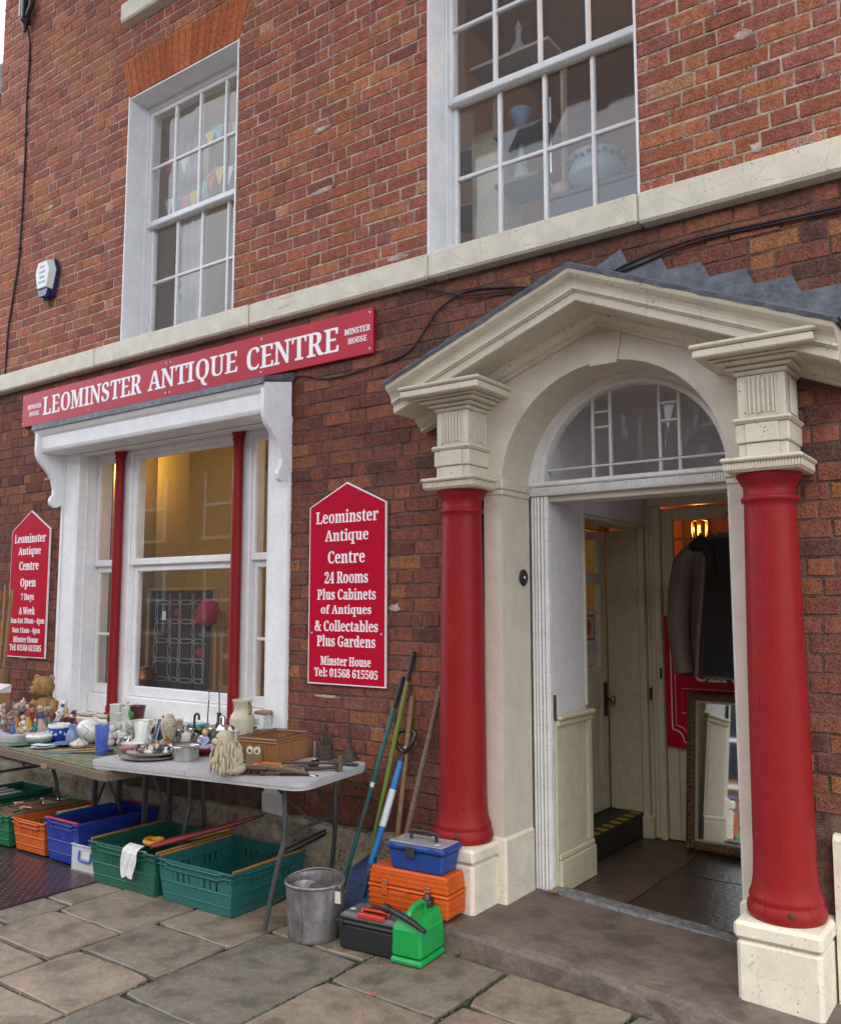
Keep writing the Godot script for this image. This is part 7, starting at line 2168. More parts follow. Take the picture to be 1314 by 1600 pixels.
	turned("lid", "crumpled silver foil dish inside the steel pan", "dish", V(-3.985, T1 + 0.0085, 0.665), vec([0, 0, 0.055, 0, 0.062, 0.068, 0.058, 0.071, 0.05, 0.062, 0, 0.064]), plain(0.6, 0.6, 0.6, 0.3, "render", 0.08, {metal = 0.6}), 18)
	var en := turned("enamel_bowl", "white enamel bowl with a dark rim behind the steel pan", "bowl", V(-4.27, T1, 0.42), vec([0, 0, 0.06, 0, 0.095, 0.045, 0.102, 0.05, 0.099, 0.052, 0.09, 0.045, 0.055, 0.006, 0, 0.006]), plain(0.62, 0.60, 0.54, 0.25), 30)
	part(en, "dark_rim", G.new().lathe(vec([0.099, 0.0525, 0.103, 0.0505, 0.1035, 0.054, 0.1, 0.055]), Vector3.ZERO, 30), plain(0.03, 0.03, 0.04))
	for k in 3:
		turned("dish", ["dark brown oval dish at the bottom of the red dish stack", "red glazed oval dish in the middle of the dish stack", "lilac glass saucer on top of the red dish"][k], "dish", V(-4.03 + 0.006 * k, T1 + [0.0, 0.0135, 0.035][k], 0.495), [vec([0, 0, 0.05, 0, 0.066, 0.012, 0.062, 0.013, 0, 0.005]), vec([0, 0, 0.045, 0, 0.07, 0.03, 0.067, 0.031, 0.04, 0.006, 0, 0.006]), vec([0, 0, 0.035, 0, 0.055, 0.012, 0.052, 0.0125, 0, 0.004])][k], [plain(0.09, 0.035, 0.025, 0.25), plain(0.34, 0.025, 0.02, 0.2), plain(0.36, 0.26, 0.48, 0.2)][k], 26)
	# shaggy dog ornament
	var dg := thing("dog_ornament", "cream long haired sitting dog ornament on the front of the grey table", "ornament", V(-3.475, T1, 0.825), -0.6)
	var fur := G.new()
	var spine := [V(0, 0, 0)]
	fur.blob(V(0.0, 0.09, 0.0), V(0.062, 0.098, 0.064), 0.10, 3.0, 2, 16, 20)
	fur.blob(V(0.0, 0.032, -0.03), V(0.075, 0.034, 0.074), 0.10, 3.0, 5, 12, 18)
	fur.blob(V(0.0, 0.175, 0.012), V(0.044, 0.050, 0.046), 0.08, 3.0, 4, 12, 16)
	fur.blob(V(0.0, 0.168, 0.048), V(0.024, 0.020, 0.030), 0.08, 3.0, 4, 10, 12)
	part(dg, "body", fur, M.fur_cream)
	var locks := G.new()
	for k in 150:
		var a := r.randf() * TAU
		var h := r.randf_range(0.06, 0.165)
		var rr := 0.030 + 0.034 * (1.0 - pow(absf(h - 0.09) / 0.13, 2.0))
		var p := V(rr * cos(a), h, rr * sin(a) * 1.05)
		var q := p + V(cos(a) * 0.012, -r.randf_range(0.035, 0.07), sin(a) * 0.012)
		if q.y < 0.004: q.y = 0.004
		locks.tube([p, p.lerp(q, 0.5) + V(cos(a) * 0.008, 0, sin(a) * 0.008), q], [0.0035, 0.006, 0.0015], 5)
	part(dg, "long_hair", locks, M.fur_cream).set_meta("kind", "stuff")
	part(dg, "ear", G.new().blob(V(-0.040, 0.178, 0.012), V(0.012, 0.034, 0.020), 0.1, 3.0, 7, 8, 10), M.fur_cream)
	part(dg, "ear", G.new().blob(V(0.040, 0.178, 0.012), V(0.012, 0.034, 0.020), 0.1, 3.0, 8, 8, 10), M.fur_cream)
	part(dg, "nose", G.new().blob(V(0, 0.172, 0.078), V(0.008, 0.006, 0.006), 0, 1, 1, 6, 8), M.black_plastic)
	for s in [-1.0, 1.0]: part(dg, "eye", G.new().blob(V(s * 0.018, 0.190, 0.050), V(0.004, 0.005, 0.004), 0, 1, 1, 6, 8), M.black_plastic)
	# white figure on a dark woven base
	var wf := figurine("white plaster figure on a black woven pot behind the shaggy dog", V(-3.62, T1 + 0.081, 0.66), 0.13, plain(0.76, 0.76, 0.77, 0.5), plain(0.76, 0.76, 0.77, 0.5))
	var wv := turned("woven_pot", "black woven pot carrying the white plaster figure", "pot", V(-3.62, T1, 0.66), vec([0, 0, 0.033, 0, 0.038, 0.02, 0.036, 0.08, 0, 0.0805]), plain(0.014, 0.014, 0.016, 0.6), 18)
	for k in 5: part(wv, "weave_band", G.new().lathe(vec([0.037, 0.008 + 0.015 * k, 0.040, 0.012 + 0.015 * k, 0.037, 0.017 + 0.015 * k]), Vector3.ZERO, 12), plain(0.03, 0.03, 0.035, 0.5))
	var skr := turned("cocktail_shaker", "chrome cocktail shaker on the grey table", "shaker", V(-4.03, T1, 0.36), vec([0, 0, 0.026, 0, 0.033, 0.09, 0.035, 0.11, 0.022, 0.135, 0.016, 0.14, 0.016, 0.178, 0.010, 0.185, 0, 0.186]), M.steel, 24)
	part(skr, "collar", G.new().lathe(vec([0.0352, 0.105, 0.037, 0.109, 0.0352, 0.113]), Vector3.ZERO, 24), M.steel)
	# milk churn jug and clip jar at the back
	var mc := turned("milk_churn", "cream pottery milk churn with two brown handles", "churn", V(-4.06, T1, 0.18), vec([0, 0, 0.062, 0, 0.066, 0.01, 0.067, 0.145, 0.060, 0.170, 0.045, 0.190, 0.042, 0.215, 0.050, 0.240, 0.056, 0.252, 0.050, 0.254, 0.040, 0.22, 0, 0.2]), plain(0.52, 0.47, 0.34, 0.35), 30)
	for s in [-1.0, 1.0]: part(mc, "handle", G.new().tube(curve([V(s * 0.050, 0.175, 0.0), V(s * 0.066, 0.19, 0), V(s * 0.066, 0.225, 0), V(s * 0.048, 0.240, 0)]), 0.006, 7), plain(0.24, 0.14, 0.06, 0.5))
	var cj := thing("clip_jar", "square glass clip top jar of biscuits beside the milk churn", "jar", V(-4.00, T1, 0.055), 0.1)
	part(cj, "glass", bx(-0.045, 0.045, 0, 0.19, -0.045, 0.045, 0.008), M.clear_glass)
	part(cj, "contents", bx(-0.038, 0.038, 0.006, 0.10, -0.038, 0.038, 0.006), plain(0.24, 0.08, 0.045, 0.6, "render", 0.1))
	part(cj, "lid", bx(-0.046, 0.046, 0.1905, 0.212, -0.046, 0.046, 0.006), plain(0.46, 0.30, 0.15, 0.6, "wood", 0.2))
	part(cj, "label", bx(-0.035, 0.0, 0.13, 0.165, 0.0453, 0.0458), plain(0.7, 0.72, 0.72))
	part(cj, "clip", G.new().tube([V(0.047, 0.13, 0.02), V(0.05, 0.20, 0.02), V(0.05, 0.20, -0.02), V(0.047, 0.13, -0.02)], 0.002, 5), M.steel)
	# wicker basket
	var wk := thing("wicker_basket", "square open wicker basket on the grey table", "basket", V(-3.605, T1, 0.345), 0.17)
	var A := 0.125
	var Bz := 0.170
	var H := 0.130
	part(wk, "floor", bx(-A, A, 0, 0.006, -Bz, Bz), M.wicker)
	for s in 4:
		var wall := sub(wk, "side")
		var L := A if s % 2 == 0 else Bz
		var o := Bz if s % 2 == 0 else A
		var bs := Basis(Vector3.UP, PI * 0.5 * s)
		var n := int(L * 2.0 / 0.0125)
		var canes := G.new()
		canes.xf = Transform3D(bs, Vector3.ZERO)
		for k in n + 1:
			var x := lerpf(-L, L, k / float(n))
			canes.tube([V(x, 0.004, o), V(x, H, o)], 0.0048, 6)
		part(wall, "upright_canes", canes, M.wicker).set_meta("kind", "stuff")
		for y in [0.008, 0.115]:
			var g := G.new()
			g.xf = canes.xf
			g.tube([V(-L - 0.004, y, o + 0.005), V(L + 0.004, y, o + 0.005)], 0.0045, 6)
			part(wall, "binding", g, M.wicker)
		var g2 := G.new()
		g2.xf = canes.xf
		g2.tube([V(-L - 0.005, H + 0.002, o), V(L + 0.005, H + 0.002, o)], 0.008, 8)
		part(wall, "rim", g2, M.wicker)
		var g3 := G.new()
		g3.xf = canes.xf
		g3.tube([V(-L - 0.006, H + 0.009, o), V(L + 0.006, H + 0.009, o)], 0.0035, 6)
		part(wall, "dark_edge", g3, M.black_iron)
	# owl board
	var ow := thing("owl_plaque", "brown wooden owl cut-out with big white eyes leaning on the wicker basket", "plaque", V(-3.565, T1, 0.545), 0.17)
	part(ow, "body", G.new().ext([Vector2(-0.048, 0), Vector2(0.048, 0), Vector2(0.050, 0.05), Vector2(0.044, 0.085), Vector2(0.040, 0.11), Vector2(0.015, 0.10), Vector2(-0.012, 0.10), Vector2(-0.038, 0.112), Vector2(-0.045, 0.085), Vector2(-0.05, 0.05)], 0.0, 0.008), plain(0.30, 0.19, 0.10, 0.7, "wood", 0.2))
	for s in [-1.0, 1.0]:
		part(ow, "eye", G.new().lathe(vec([0, 0, 0.022, 0, 0.021, 0.003, 0, 0.003]), Vector3.ZERO, 16), plain(0.62, 0.60, 0.52)).transform = Transform3D(Basis(Vector3.RIGHT, PI / 2), V(s * 0.024, 0.078, 0.0083))
		part(ow, "pupil", G.new().lathe(vec([0, 0, 0.010, 0, 0.009, 0.002, 0, 0.002]), Vector3.ZERO, 12), plain(0.16, 0.10, 0.06)).transform = Transform3D(Basis(Vector3.RIGHT, PI / 2), V(s * 0.024, 0.076, 0.0115))
	part(ow, "beak", G.new().tube([V(0, 0.08, 0.009), V(0, 0.062, 0.011)], [0.006, 0.001], 6), plain(0.40, 0.24, 0.08))
	# iron caddy, funnel
	var ca := turned("iron_mortar", "rusty iron pot with worn tools standing in it by the brick wall", "pot", V(-3.36, T1, 0.20), vec([0, 0, 0.040, 0, 0.044, 0.03, 0.040, 0.085, 0.043, 0.09, 0.036, 0.09, 0.03, 0.01, 0, 0.01]), M.rust, 18)
	part(ca, "tool", bx(-0.030, -0.008, 0.012, 0.155, -0.004, 0.006, 0.002), M.rust)
	part(ca, "tool", G.new().tube([V(0.008, 0.012, 0.0), V(0.006, 0.12, 0.004), V(0.0, 0.175, 0.006), V(-0.008, 0.19, 0.006)], [0.008, 0.010, 0.014, 0.006], 7), M.rust)
	part(ca, "tool", G.new().tube([V(0.022, 0.012, -0.01), V(0.026, 0.15, -0.01)], [0.007, 0.010], 7), M.rust)
	part(ca, "tool", bx(-0.068, -0.052, 0.0, 0.098, 0.02, 0.03, 0.002), M.dull_metal)
	turned("funnel", "rusty metal funnel standing upside down by the brick wall", "funnel", V(-3.345, T1, 0.125) + V(0.09, 0, 0), vec([0.056, 0, 0.058, 0.003, 0.054, 0.01, 0.018, 0.085, 0.013, 0.095, 0.008, 0.19, 0.006, 0.19, 0.010, 0.095, 0.014, 0.083, 0.05, 0.008]), M.rust, 26)
	# worn hand tools lying about
	var lay := func(called: String, label: String, cat: String, x: float, z: float, ang: float, y: float) -> Node3D:
		return thing(called, label, cat, V(x, T1 + y, z), ang)
	var t1: Node3D = lay.call("shears", "orange handled shears lying in front of the basket", "shears", -3.43, 0.505, 0.32, 0.0)
	part(t1, "handle", G.new().tube(curve([V(-0.15, 0.012, -0.02), V(-0.05, 0.012, 0.002), V(0.03, 0.012, 0.0), V(0.10, 0.012, -0.03)]), 0.009, 8), plain(0.62, 0.15, 0.012, 0.4))
	part(t1, "handle", G.new().tube(curve([V(-0.12, 0.012, 0.05), V(-0.04, 0.012, 0.022), V(0.05, 0.012, 0.018)]), 0.009, 8), plain(0.62, 0.15, 0.012, 0.4))
	part(t1, "blade", bx(0.05, 0.17, 0.004, 0.009, 0.0, 0.022, 0.001), M.dull_metal)
	var t2: Node3D = lay.call("mallet", "black headed rubber mallet with a white sticker", "mallet", -3.235, 0.43, 0.5, 0.0)
	part(t2, "head", G.new().lathe(vec([0, -0.035, 0.022, -0.035, 0.024, 0, 0.022, 0.035, 0, 0.035]), V(0, 0.0245, 0), 16), M.black_plastic).transform = Transform3D(Basis(Vector3.RIGHT, PI / 2), V(0, 0.024, -0.024))
	part(t2, "handle", G.new().tube([V(-0.02, 0.022, 0), V(-0.19, 0.011, 0.02)], 0.010, 8), M.grey_wood)
	part(t2, "sticker", bx(-0.010, 0.010, 0.0485, 0.0492, -0.012, 0.012), plain(0.75, 0.75, 0.75))
	var t3: Node3D = lay.call("wooden_block", "worn brown wooden plane body lying at the table's front", "tool", -3.27, 0.63, 0.18, 0.0)
	part(t3, "stock", G.new().tube([V(-0.15, 0.021, 0), V(-0.06, 0.022, 0), V(0.06, 0.02, 0), V(0.15, 0.014, 0)], [0.019, 0.021, 0.019, 0.010], 8), plain(0.20, 0.11, 0.055, 0.6, "wood", 0.2))
	part(t3, "knot", G.new().blob(V(0.0, 0.036, 0.012), V(0.012, 0.006, 0.010), 0, 1, 1, 6, 8), plain(0.34, 0.22, 0.12))
	var t4: Node3D = lay.call("scrubbing_brush", "dark bristled hand brush at the front of the grey table", "brush", -3.375, 0.735, 0.30, 0.0)
	part(t4, "back", G.new().blob(V(0, 0.034, 0), V(0.085, 0.010, 0.026), 0, 1, 1, 8, 16), plain(0.18, 0.09, 0.045, 0.6, "wood", 0.2))
	var br := G.new()
	for k in 160: 
		var x := r.randf_range(-0.078, 0.078)
		var z := r.randf_range(-0.02, 0.02)
		br.tube([V(x, 0.032, z), V(x * 1.06, 0.001, z * 1.3)], 0.0016, 4)
	part(t4, "bristles", br, plain(0.07, 0.032, 0.02, 0.9)).set_meta("kind", "stuff")
	for k in 7:
		var tt: Node3D = lay.call(["chisel", "file", "spanner", "hammer", "auger", "trowel", "pliers"][k], ["flat grey chisel blade at the front edge of the grey table", "long dark file beside the hand brush", "small steel spanner with a white string by the table edge", "rusty hammer with a dark handle near the funnel", "long dark auger lying across the worn tools", "broad grey trowel blade under the wooden plane", "black pliers at the right end of the grey table"][k], ["chisel", "file", "spanner", "hammer", "auger", "trowel", "pliers"][k], [-3.45, -3.22, -3.14, -3.10, -3.16, -3.31, -3.12][k], [0.745, 0.665, 0.60, 0.40, 0.52, 0.70, 0.27][k], [0.5, 0.6, 0.15, 0.75, 0.7, 0.55, 0.1][k], 0.0)
		if k == 3:
			part(tt, "handle", G.new().tube([V(-0.17, 0.011, 0), V(0.0, 0.015, 0)], [0.010, 0.008], 8), M.dark_wood)
			part(tt, "head", G.new().tube([V(0, 0.018, -0.055), V(0, 0.018, -0.02), V(0, 0.018, 0.045)], [0.010, 0.016, 0.017], 8), M.rust)
		elif k == 4:
			part(tt, "shaft", G.new().tube([V(-0.16, 0.052, 0), V(0.14, 0.045, 0)], 0.007, 8), M.rust)
			part(tt, "grip", G.new().tube([V(0.14, 0.010, -0.0), V(0.14, 0.085, 0.01)], 0.012, 8), plain(0.16, 0.14, 0.10, 0.8, "wood", 0.2))
		elif k == 5:
			part(tt, "blade", bx(-0.11, 0.05, 0.0, 0.003, -0.028, 0.028, 0.001), M.dull_metal)
			part(tt, "handle", G.new().tube([V(0.05, 0.012, 0), V(0.15, 0.014, 0)], 0.011, 8), M.dark_wood)
		elif k == 6:
			part(tt, "jaw", G.new().tube([V(-0.02, 0.012, 0), V(0.05, 0.012, 0)], [0.014, 0.006], 7), M.black_iron)
			part(tt, "grip", G.new().tube(curve([V(-0.02, 0.012, 0), V(-0.07, 0.012, 0.02), V(-0.13, 0.012, 0.016)]), 0.008, 7), M.black_plastic)
			part(tt, "grip", G.new().tube(curve([V(-0.02, 0.012, 0), V(-0.07, 0.012, -0.02), V(-0.13, 0.012, -0.016)]), 0.008, 7), M.black_plastic)
		elif k == 2:
			part(tt, "bar", bx(-0.06, 0.05, 0.0, 0.006, -0.006, 0.006, 0.002), M.steel)
			part(tt, "jaw", bx(0.0505, 0.075, 0.0, 0.007, -0.014, 0.014, 0.004), M.steel)
			part(tt, "string", G.new().tube(curve([V(-0.06, 0.008, 0), V(-0.08, 0.003, 0.02), V(-0.11, 0.003, 0.0), V(-0.10, 0.003, -0.03)]), 0.0015, 4), plain(0.6, 0.58, 0.52))
		else:
			part(tt, "blade", bx(-0.02, 0.13, 0.0, 0.006, -0.012, 0.012, 0.002), M.dull_metal if k == 0 else M.black_iron)
			part(tt, "handle", G.new().tube([V(-0.12, 0.012, 0), V(-0.021, 0.010, 0)], [0.011, 0.008], 8), M.dark_wood)
	# frames, boxes and small pieces at the back
	for k in 3:
		var f := thing("photo_frame", ["dark blue photo frame leaning back on the grey table", "black edged photo frame beside the dark blue one", "brown framed grey picture leaning by the tissue box"][k], "frame", V([-4.58, -4.52, -4.47][k], GT if k == 0 else T1 if k == 2 else T1, [0.42, 0.50, 0.35][k]), [-0.5, -0.75, -0.55][k])
		f.position.y = [GT, T1, T1][k] + 0.001
		f.rotation.x = -0.22
		var fm: Material = [plain(0.012, 0.022, 0.14, 0.3), plain(0.012, 0.012, 0.03, 0.3), plain(0.26, 0.15, 0.07, 0.5)][k]
		var hh: float = [0.19, 0.12, 0.15][k]
		part(f, "backing", bx(-0.045, 0.045, 0.002, hh - 0.002, 0, 0.004), plain(0.30, 0.36, 0.42, 0.12))
		for q in [[-0.055, -0.045, 0.0, hh], [0.045, 0.055, 0.0, hh], [-0.0448, 0.0448, 0.0, 0.010], [-0.0448, 0.0448, hh - 0.010, hh]]:
			part(f, "frame_side", bx(q[0], q[1], q[2], q[3], -0.004, 0.010, 0.002), fm)
		part(f, "strut", bx(-0.01, 0.01, 0.004, hh * 0.6, -0.0055, -0.0042), M.dark_wood)
	var to := turned("torso_vase", "cream crackled torso shaped vase on the grey table", "vase", V(-4.30, T1, 0.535), vec([0, 0, 0.028, 0, 0.030, 0.02, 0.025, 0.06, 0.040, 0.11, 0.042, 0.15, 0.024, 0.18, 0.018, 0.19, 0.013, 0.19, 0, 0.15]), plain(0.48, 0.43, 0.33, 0.4, "render", 0.1))
	for s in [-1.0, 1.0]: part(to, "shoulder", G.new().blob(V(s * 0.035, 0.150, 0), V(0.018, 0.022, 0.018), 0.1, 2, 1, 7, 9), plain(0.48, 0.43, 0.33, 0.4, "render", 0.1))
	var ts := thing("tissue_box", "lime green and blue tissue box at the back of the grey table", "box", V(-4.46, T1, 0.20), 0.25)
	part(ts, "box", bx(-0.065, 0.065, 0, 0.10, -0.055, 0.055, 0.003), plain(0.32, 0.42, 0.02, 0.5))
	part(ts, "top", bx(-0.066, 0.066, 0.1003, 0.114, -0.056, 0.056, 0.002), plain(0.10, 0.36, 0.50, 0.5))
	part(ts, "opening", bx(-0.035, 0.035, 0.1142, 0.1148, -0.018, 0.018), plain(0.66, 0.66, 0.64))
	var rx := thing("wooden_box", "open dark red box with a green rim at the back of the grey table", "box", V(-4.32, T1, 0.135), 0.22)
	part(rx, "base", bx(-0.085, 0.085, 0, 0.075, -0.055, 0.055, 0.003), plain(0.27, 0.018, 0.025, 0.5))
	part(rx, "rim", bx(-0.09, 0.09, 0.0755, 0.10, -0.06, 0.06, 0.003), plain(0.03, 0.11, 0.09, 0.5))
	part(rx, "tray", bx(-0.082, 0.082, 0.1002, 0.1012, -0.052, 0.052), plain(0.36, 0.24, 0.18, 0.6))
	var cn := thing("umbrella", "black folding umbrella with a hooked handle standing in the odds and ends", "umbrella", V(-4.37, T1, 0.285))
	part(cn, "hook", G.new().tube(curve([V(0, 0.10, 0), V(0, 0.165, 0), V(0.008, 0.185, 0), V(0.026, 0.19, 0), V(0.04, 0.178, 0), V(0.04, 0.155, 0)]), 0.0075, 8), M.black_plastic)
	part(cn, "folds", G.new().lathe(vec([0, 0, 0.014, 0, 0.026, 0.05, 0.020, 0.09, 0.008, 0.11, 0, 0.112]), Vector3.ZERO, 9), plain(0.014, 0.014, 0.016, 0.7))
	turned("black_bowl", "glossy black ball shaped bowl on the grey table", "bowl", V(-4.32, T1, 0.30), vec([0, 0, 0.02, 0, 0.043, 0.03, 0.045, 0.05, 0.030, 0.078, 0.026, 0.078, 0.035, 0.05, 0, 0.02]), plain(0.012, 0.012, 0.012, 0.12), 24)
	figurine("lilac dressed china lady on a blue base", V(-4.09, T1, 0.425), 0.165, plain(0.34, 0.34, 0.58, 0.3), plain(0.55, 0.38, 0.30, 0.3))
	figurine("orange and brown crouching figure by the tissue box", V(-4.40, T1, 0.335), 0.085, plain(0.50, 0.16, 0.05, 0.4), plain(0.35, 0.18, 0.10, 0.4))
	figurine("pale pink crystal cluster figure beside the photo frame", V(-4.36, T1, 0.44), 0.075, plain(0.46, 0.34, 0.32, 0.2), plain(0.50, 0.40, 0.38, 0.2))
	# on the window sill
	var SL := 0.7785
	var bs := thing("sill_brush", "long handled clothes brush lying on the window sill", "brush", V(-5.95, SL, 0.025), 0.12)
	part(bs, "head", G.new().blob(V(-0.08, 0.018, 0), V(0.035, 0.018, 0.020), 0, 1, 1, 8, 12), M.dark_wood)
	part(bs, "handle", G.new().tube([V(-0.05, 0.018, 0), V(0.16, 0.022, 0)], [0.012, 0.008], 8), plain(0.62, 0.60, 0.55))
	for k in 2:
		var cl := thing("cloth_scrap", ["pink and white folded cloth on the window sill", "cream lace cloth on the window sill by the red column"][k], "cloth", V([-5.90, -5.66][k], SL, 0.03))
		part(cl, "folds", G.new().blob(V(0, 0.012, 0), V(0.075, 0.014, 0.032), 0.5, 4.0, k, 8, 16), [plain(0.56, 0.40, 0.36, 0.9), plain(0.56, 0.50, 0.42, 0.9)][k])
	for k in 2:
		var wb := thing("white_box", ["white folded paper box on the window sill", "second pale box behind the glass jar on the sill"][k], "box", V([-5.53, -5.47][k], SL, [0.02, -0.055][k]), 0.3)
		part(wb, "box", bx(-0.04, 0.04, 0, 0.10, -0.03, 0.03, 0.003), plain(0.60, 0.58, 0.54, 0.7))
		part(wb, "lid", bx(-0.042, 0.042, 0.1003, 0.112, -0.032, 0.032, 0.003), plain(0.66, 0.65, 0.62, 0.7))
	var gj := turned("glass_jar", "cut glass jar with a pointed lid on the window sill", "jar", V(-5.41, SL, 0.02), vec([0, 0, 0.038, 0, 0.044, 0.01, 0.044, 0.07, 0.036, 0.085, 0.038, 0.088, 0.02, 0.105, 0.008, 0.11, 0.012, 0.122, 0, 0.135]), M.clear_glass)
	part(gj, "lid_knob", G.new().blob(V(0, 0.128, 0), V(0.012, 0.012, 0.012), 0, 1, 1, 6, 8), plain(0.5, 0.52, 0.52, 0.15))
	var po := turned("plant_pot", "dark red pot painted with a green and orange bird on the sill", "pot", V(-5.28, SL, 0.03), vec([0, 0, 0.038, 0, 0.056, 0.115, 0.060, 0.118, 0.054, 0.118, 0.035, 0.02, 0, 0.02]), plain(0.09, 0.025, 0.025, 0.3))
	part(po, "painted_bird", G.new().blob(V(-0.012, 0.066, 0.042), V(0.030, 0.040, 0.010), 0.3, 3.0, 4, 8, 12), plain(0.04, 0.27, 0.05, 0.4))
	part(po, "painted_bird", G.new().blob(V(-0.034, 0.050, 0.028), V(0.012, 0.032, 0.012), 0.3, 3.0, 6, 8, 10), plain(0.50, 0.24, 0.08, 0.4))
	var gd := thing("wire_stand", "black wire display stand at the foot of the right red column", "stand", V(-4.50, SL, 0.02))
	for x in [-0.06, 0.06]: part(gd, "upright", G.new().tube([V(x, 0, 0), V(x * 0.8, 0.26, 0)], 0.004, 6), M.black_iron)
	part(gd, "top_bar", G.new().tube([V(-0.065, 0.26, 0), V(0.065, 0.26, 0)], 0.006, 6), M.black_iron)
	part(gd, "tag", bx(-0.045, -0.018, 0.20, 0.245, 0.005, 0.006), plain(0.74, 0.74, 0.74))
	for k in 2:
		var lp := turned("white_tub", ["white enamel tub under the sill behind the brass case", "white enamel jug under the sill beside the tub"][k], "tub", V([-5.10, -4.86][k], GT, [0.12, 0.13][k]), vec([0, 0, 0.05, 0, 0.062, 0.10, 0.066, 0.105, 0.058, 0.105, 0.045, 0.01, 0, 0.01]), plain(0.66, 0.64, 0.60, 0.3))
	# ---- dolls and the bear on the left table
	var be := thing("teddy_bear", "golden teddy bear sitting slumped against the wall on the doll table", "teddy bear", V(-6.02, T3, 0.275), 0.35)
	part(be, "body", G.new().blob(V(0, 0.098, 0), V(0.085, 0.100, 0.072), 0.08, 3.0, 3, 14, 18), M.fur_tan)
	part(be, "head", G.new().blob(V(-0.022, 0.262, 0.012), V(0.086, 0.074, 0.072), 0.08, 3.0, 4, 14, 18), M.fur_tan)
	part(be, "snout", G.new().blob(V(-0.060, 0.240, 0.060), V(0.040, 0.034, 0.036), 0.05, 3.0, 5, 10, 12), M.fur_tan)
	part(be, "nose", G.new().blob(V(-0.075, 0.250, 0.093), V(0.010, 0.008, 0.006), 0, 1, 1, 6, 8), M.black_plastic)
	for s in [-1.0, 1.0]:
		part(be, "ear", G.new().blob(V(-0.022 + s * 0.062, 0.320, 0.0), V(0.028, 0.028, 0.014), 0.05, 3.0, 6, 8, 10), M.fur_tan)
		part(be, "arm", G.new().tube([V(s * 0.075, 0.150, 0.01), V(s * 0.100, 0.10, 0.05), V(s * 0.085, 0.055, 0.085)], [0.034, 0.032, 0.030], 12), M.fur_tan)
		part(be, "leg", G.new().tube([V(s * 0.05, 0.036, 0.03), V(s * 0.070, 0.036, 0.11), V(s * 0.072, 0.042, 0.135)], [0.036, 0.034, 0.036], 12), M.fur_tan)
		part(be, "eye", G.new().blob(V(-0.040 + s * 0.026, 0.280, 0.078), V(0.006, 0.006, 0.005), 0, 1, 1, 6, 8), M.black_plastic)
	var tuft := G.new()
	for k in 420:
		var onb := k % 2 == 0
		var ctr := V(0, 0.098, 0) if onb else V(-0.022, 0.262, 0.012)
		var rad := V(0.085, 0.100, 0.072) if onb else V(0.086, 0.074, 0.072)
		var d := V(r.randf_range(-1, 1), r.randf_range(-1, 1), r.randf_range(-1, 1)).normalized()
		var p := ctr + d * rad * 0.99
		if p.y < 0.01: continue
		tuft.tube([p, p + d * 0.006 + V(r.randf_range(-1, 1), r.randf_range(-1.5, 0.5), r.randf_range(-1, 1)) * 0.006], [0.0045, 0.001], 4)
	part(be, "fur_tufts", tuft, M.fur_tan).set_meta("kind", "stuff")
	var ra := thing("soft_toy", "grey floppy soft toy lying beside the teddy bear", "soft toy", V(-6.16, T3, 0.42), 0.4)
	part(ra, "body", G.new().blob(V(0, 0.05, 0), V(0.075, 0.05, 0.05), 0.15, 3.0, 6, 10, 14), plain(0.34, 0.28, 0.22, 1.0, "fur", 0.1))
	part(ra, "head", G.new().blob(V(0.055, 0.115, 0.02), V(0.055, 0.042, 0.042), 0.12, 3.0, 7, 10, 14), plain(0.42, 0.36, 0.29, 1.0, "fur", 0.1))
	part(ra, "eye", G.new().blob(V(0.095, 0.125, 0.045), V(0.006, 0.006, 0.006), 0, 1, 1, 6, 8), M.black_plastic)
	part(ra, "ear", G.new().blob(V(0.02, 0.125, 0.05), V(0.018, 0.034, 0.010), 0.1, 3.0, 8, 8, 10), plain(0.34, 0.28, 0.22, 1.0, "fur", 0.1))
	var names := ["brown robed doll with a pink face on the doll table", "doll in a navy coat on the doll table", "yellow and green clown doll on the doll table", "green capped gnome figure on the doll table", "cream bonnet doll on the doll table", "pale pink baby doll on the doll table", "black hatted figure beside the blue planter", "white lace lady doll by the window pilaster", "grey green dressed doll on the doll table", "tan shepherd figure on the doll table", "maroon dressed doll on the doll table"]
	var cs := [[0.20, 0.09, 0.06], [0.02, 0.03, 0.09], [0.58, 0.34, 0.03], [0.03, 0.26, 0.06], [0.60, 0.54, 0.44], [0.56, 0.38, 0.33], [0.02, 0.02, 0.022], [0.66, 0.66, 0.64], [0.16, 0.18, 0.16], [0.36, 0.22, 0.11], [0.18, 0.03, 0.04]]
	var ps := [[-5.80, 0.66], [-5.92, 0.60], [-5.86, 0.50], [-5.96, 0.42], [-6.08, 0.58], [-5.72, 0.48], [-5.66, 0.36], [-5.78, 0.27], [-5.84, 0.385], [-6.20, 0.62], [-6.04, 0.70]]
	var hs := [0.145, 0.115, 0.165, 0.18, 0.18, 0.15, 0.13, 0.22, 0.13, 0.16, 0.12]
	for k in names.size():
		figurine(names[k], V(ps[k][0], T3, ps[k][1]), hs[k], plain(cs[k][0], cs[k][1], cs[k][2], 0.6), plain(0.52, 0.33, 0.25, 0.5), r.randf_range(-0.5, 1.0))
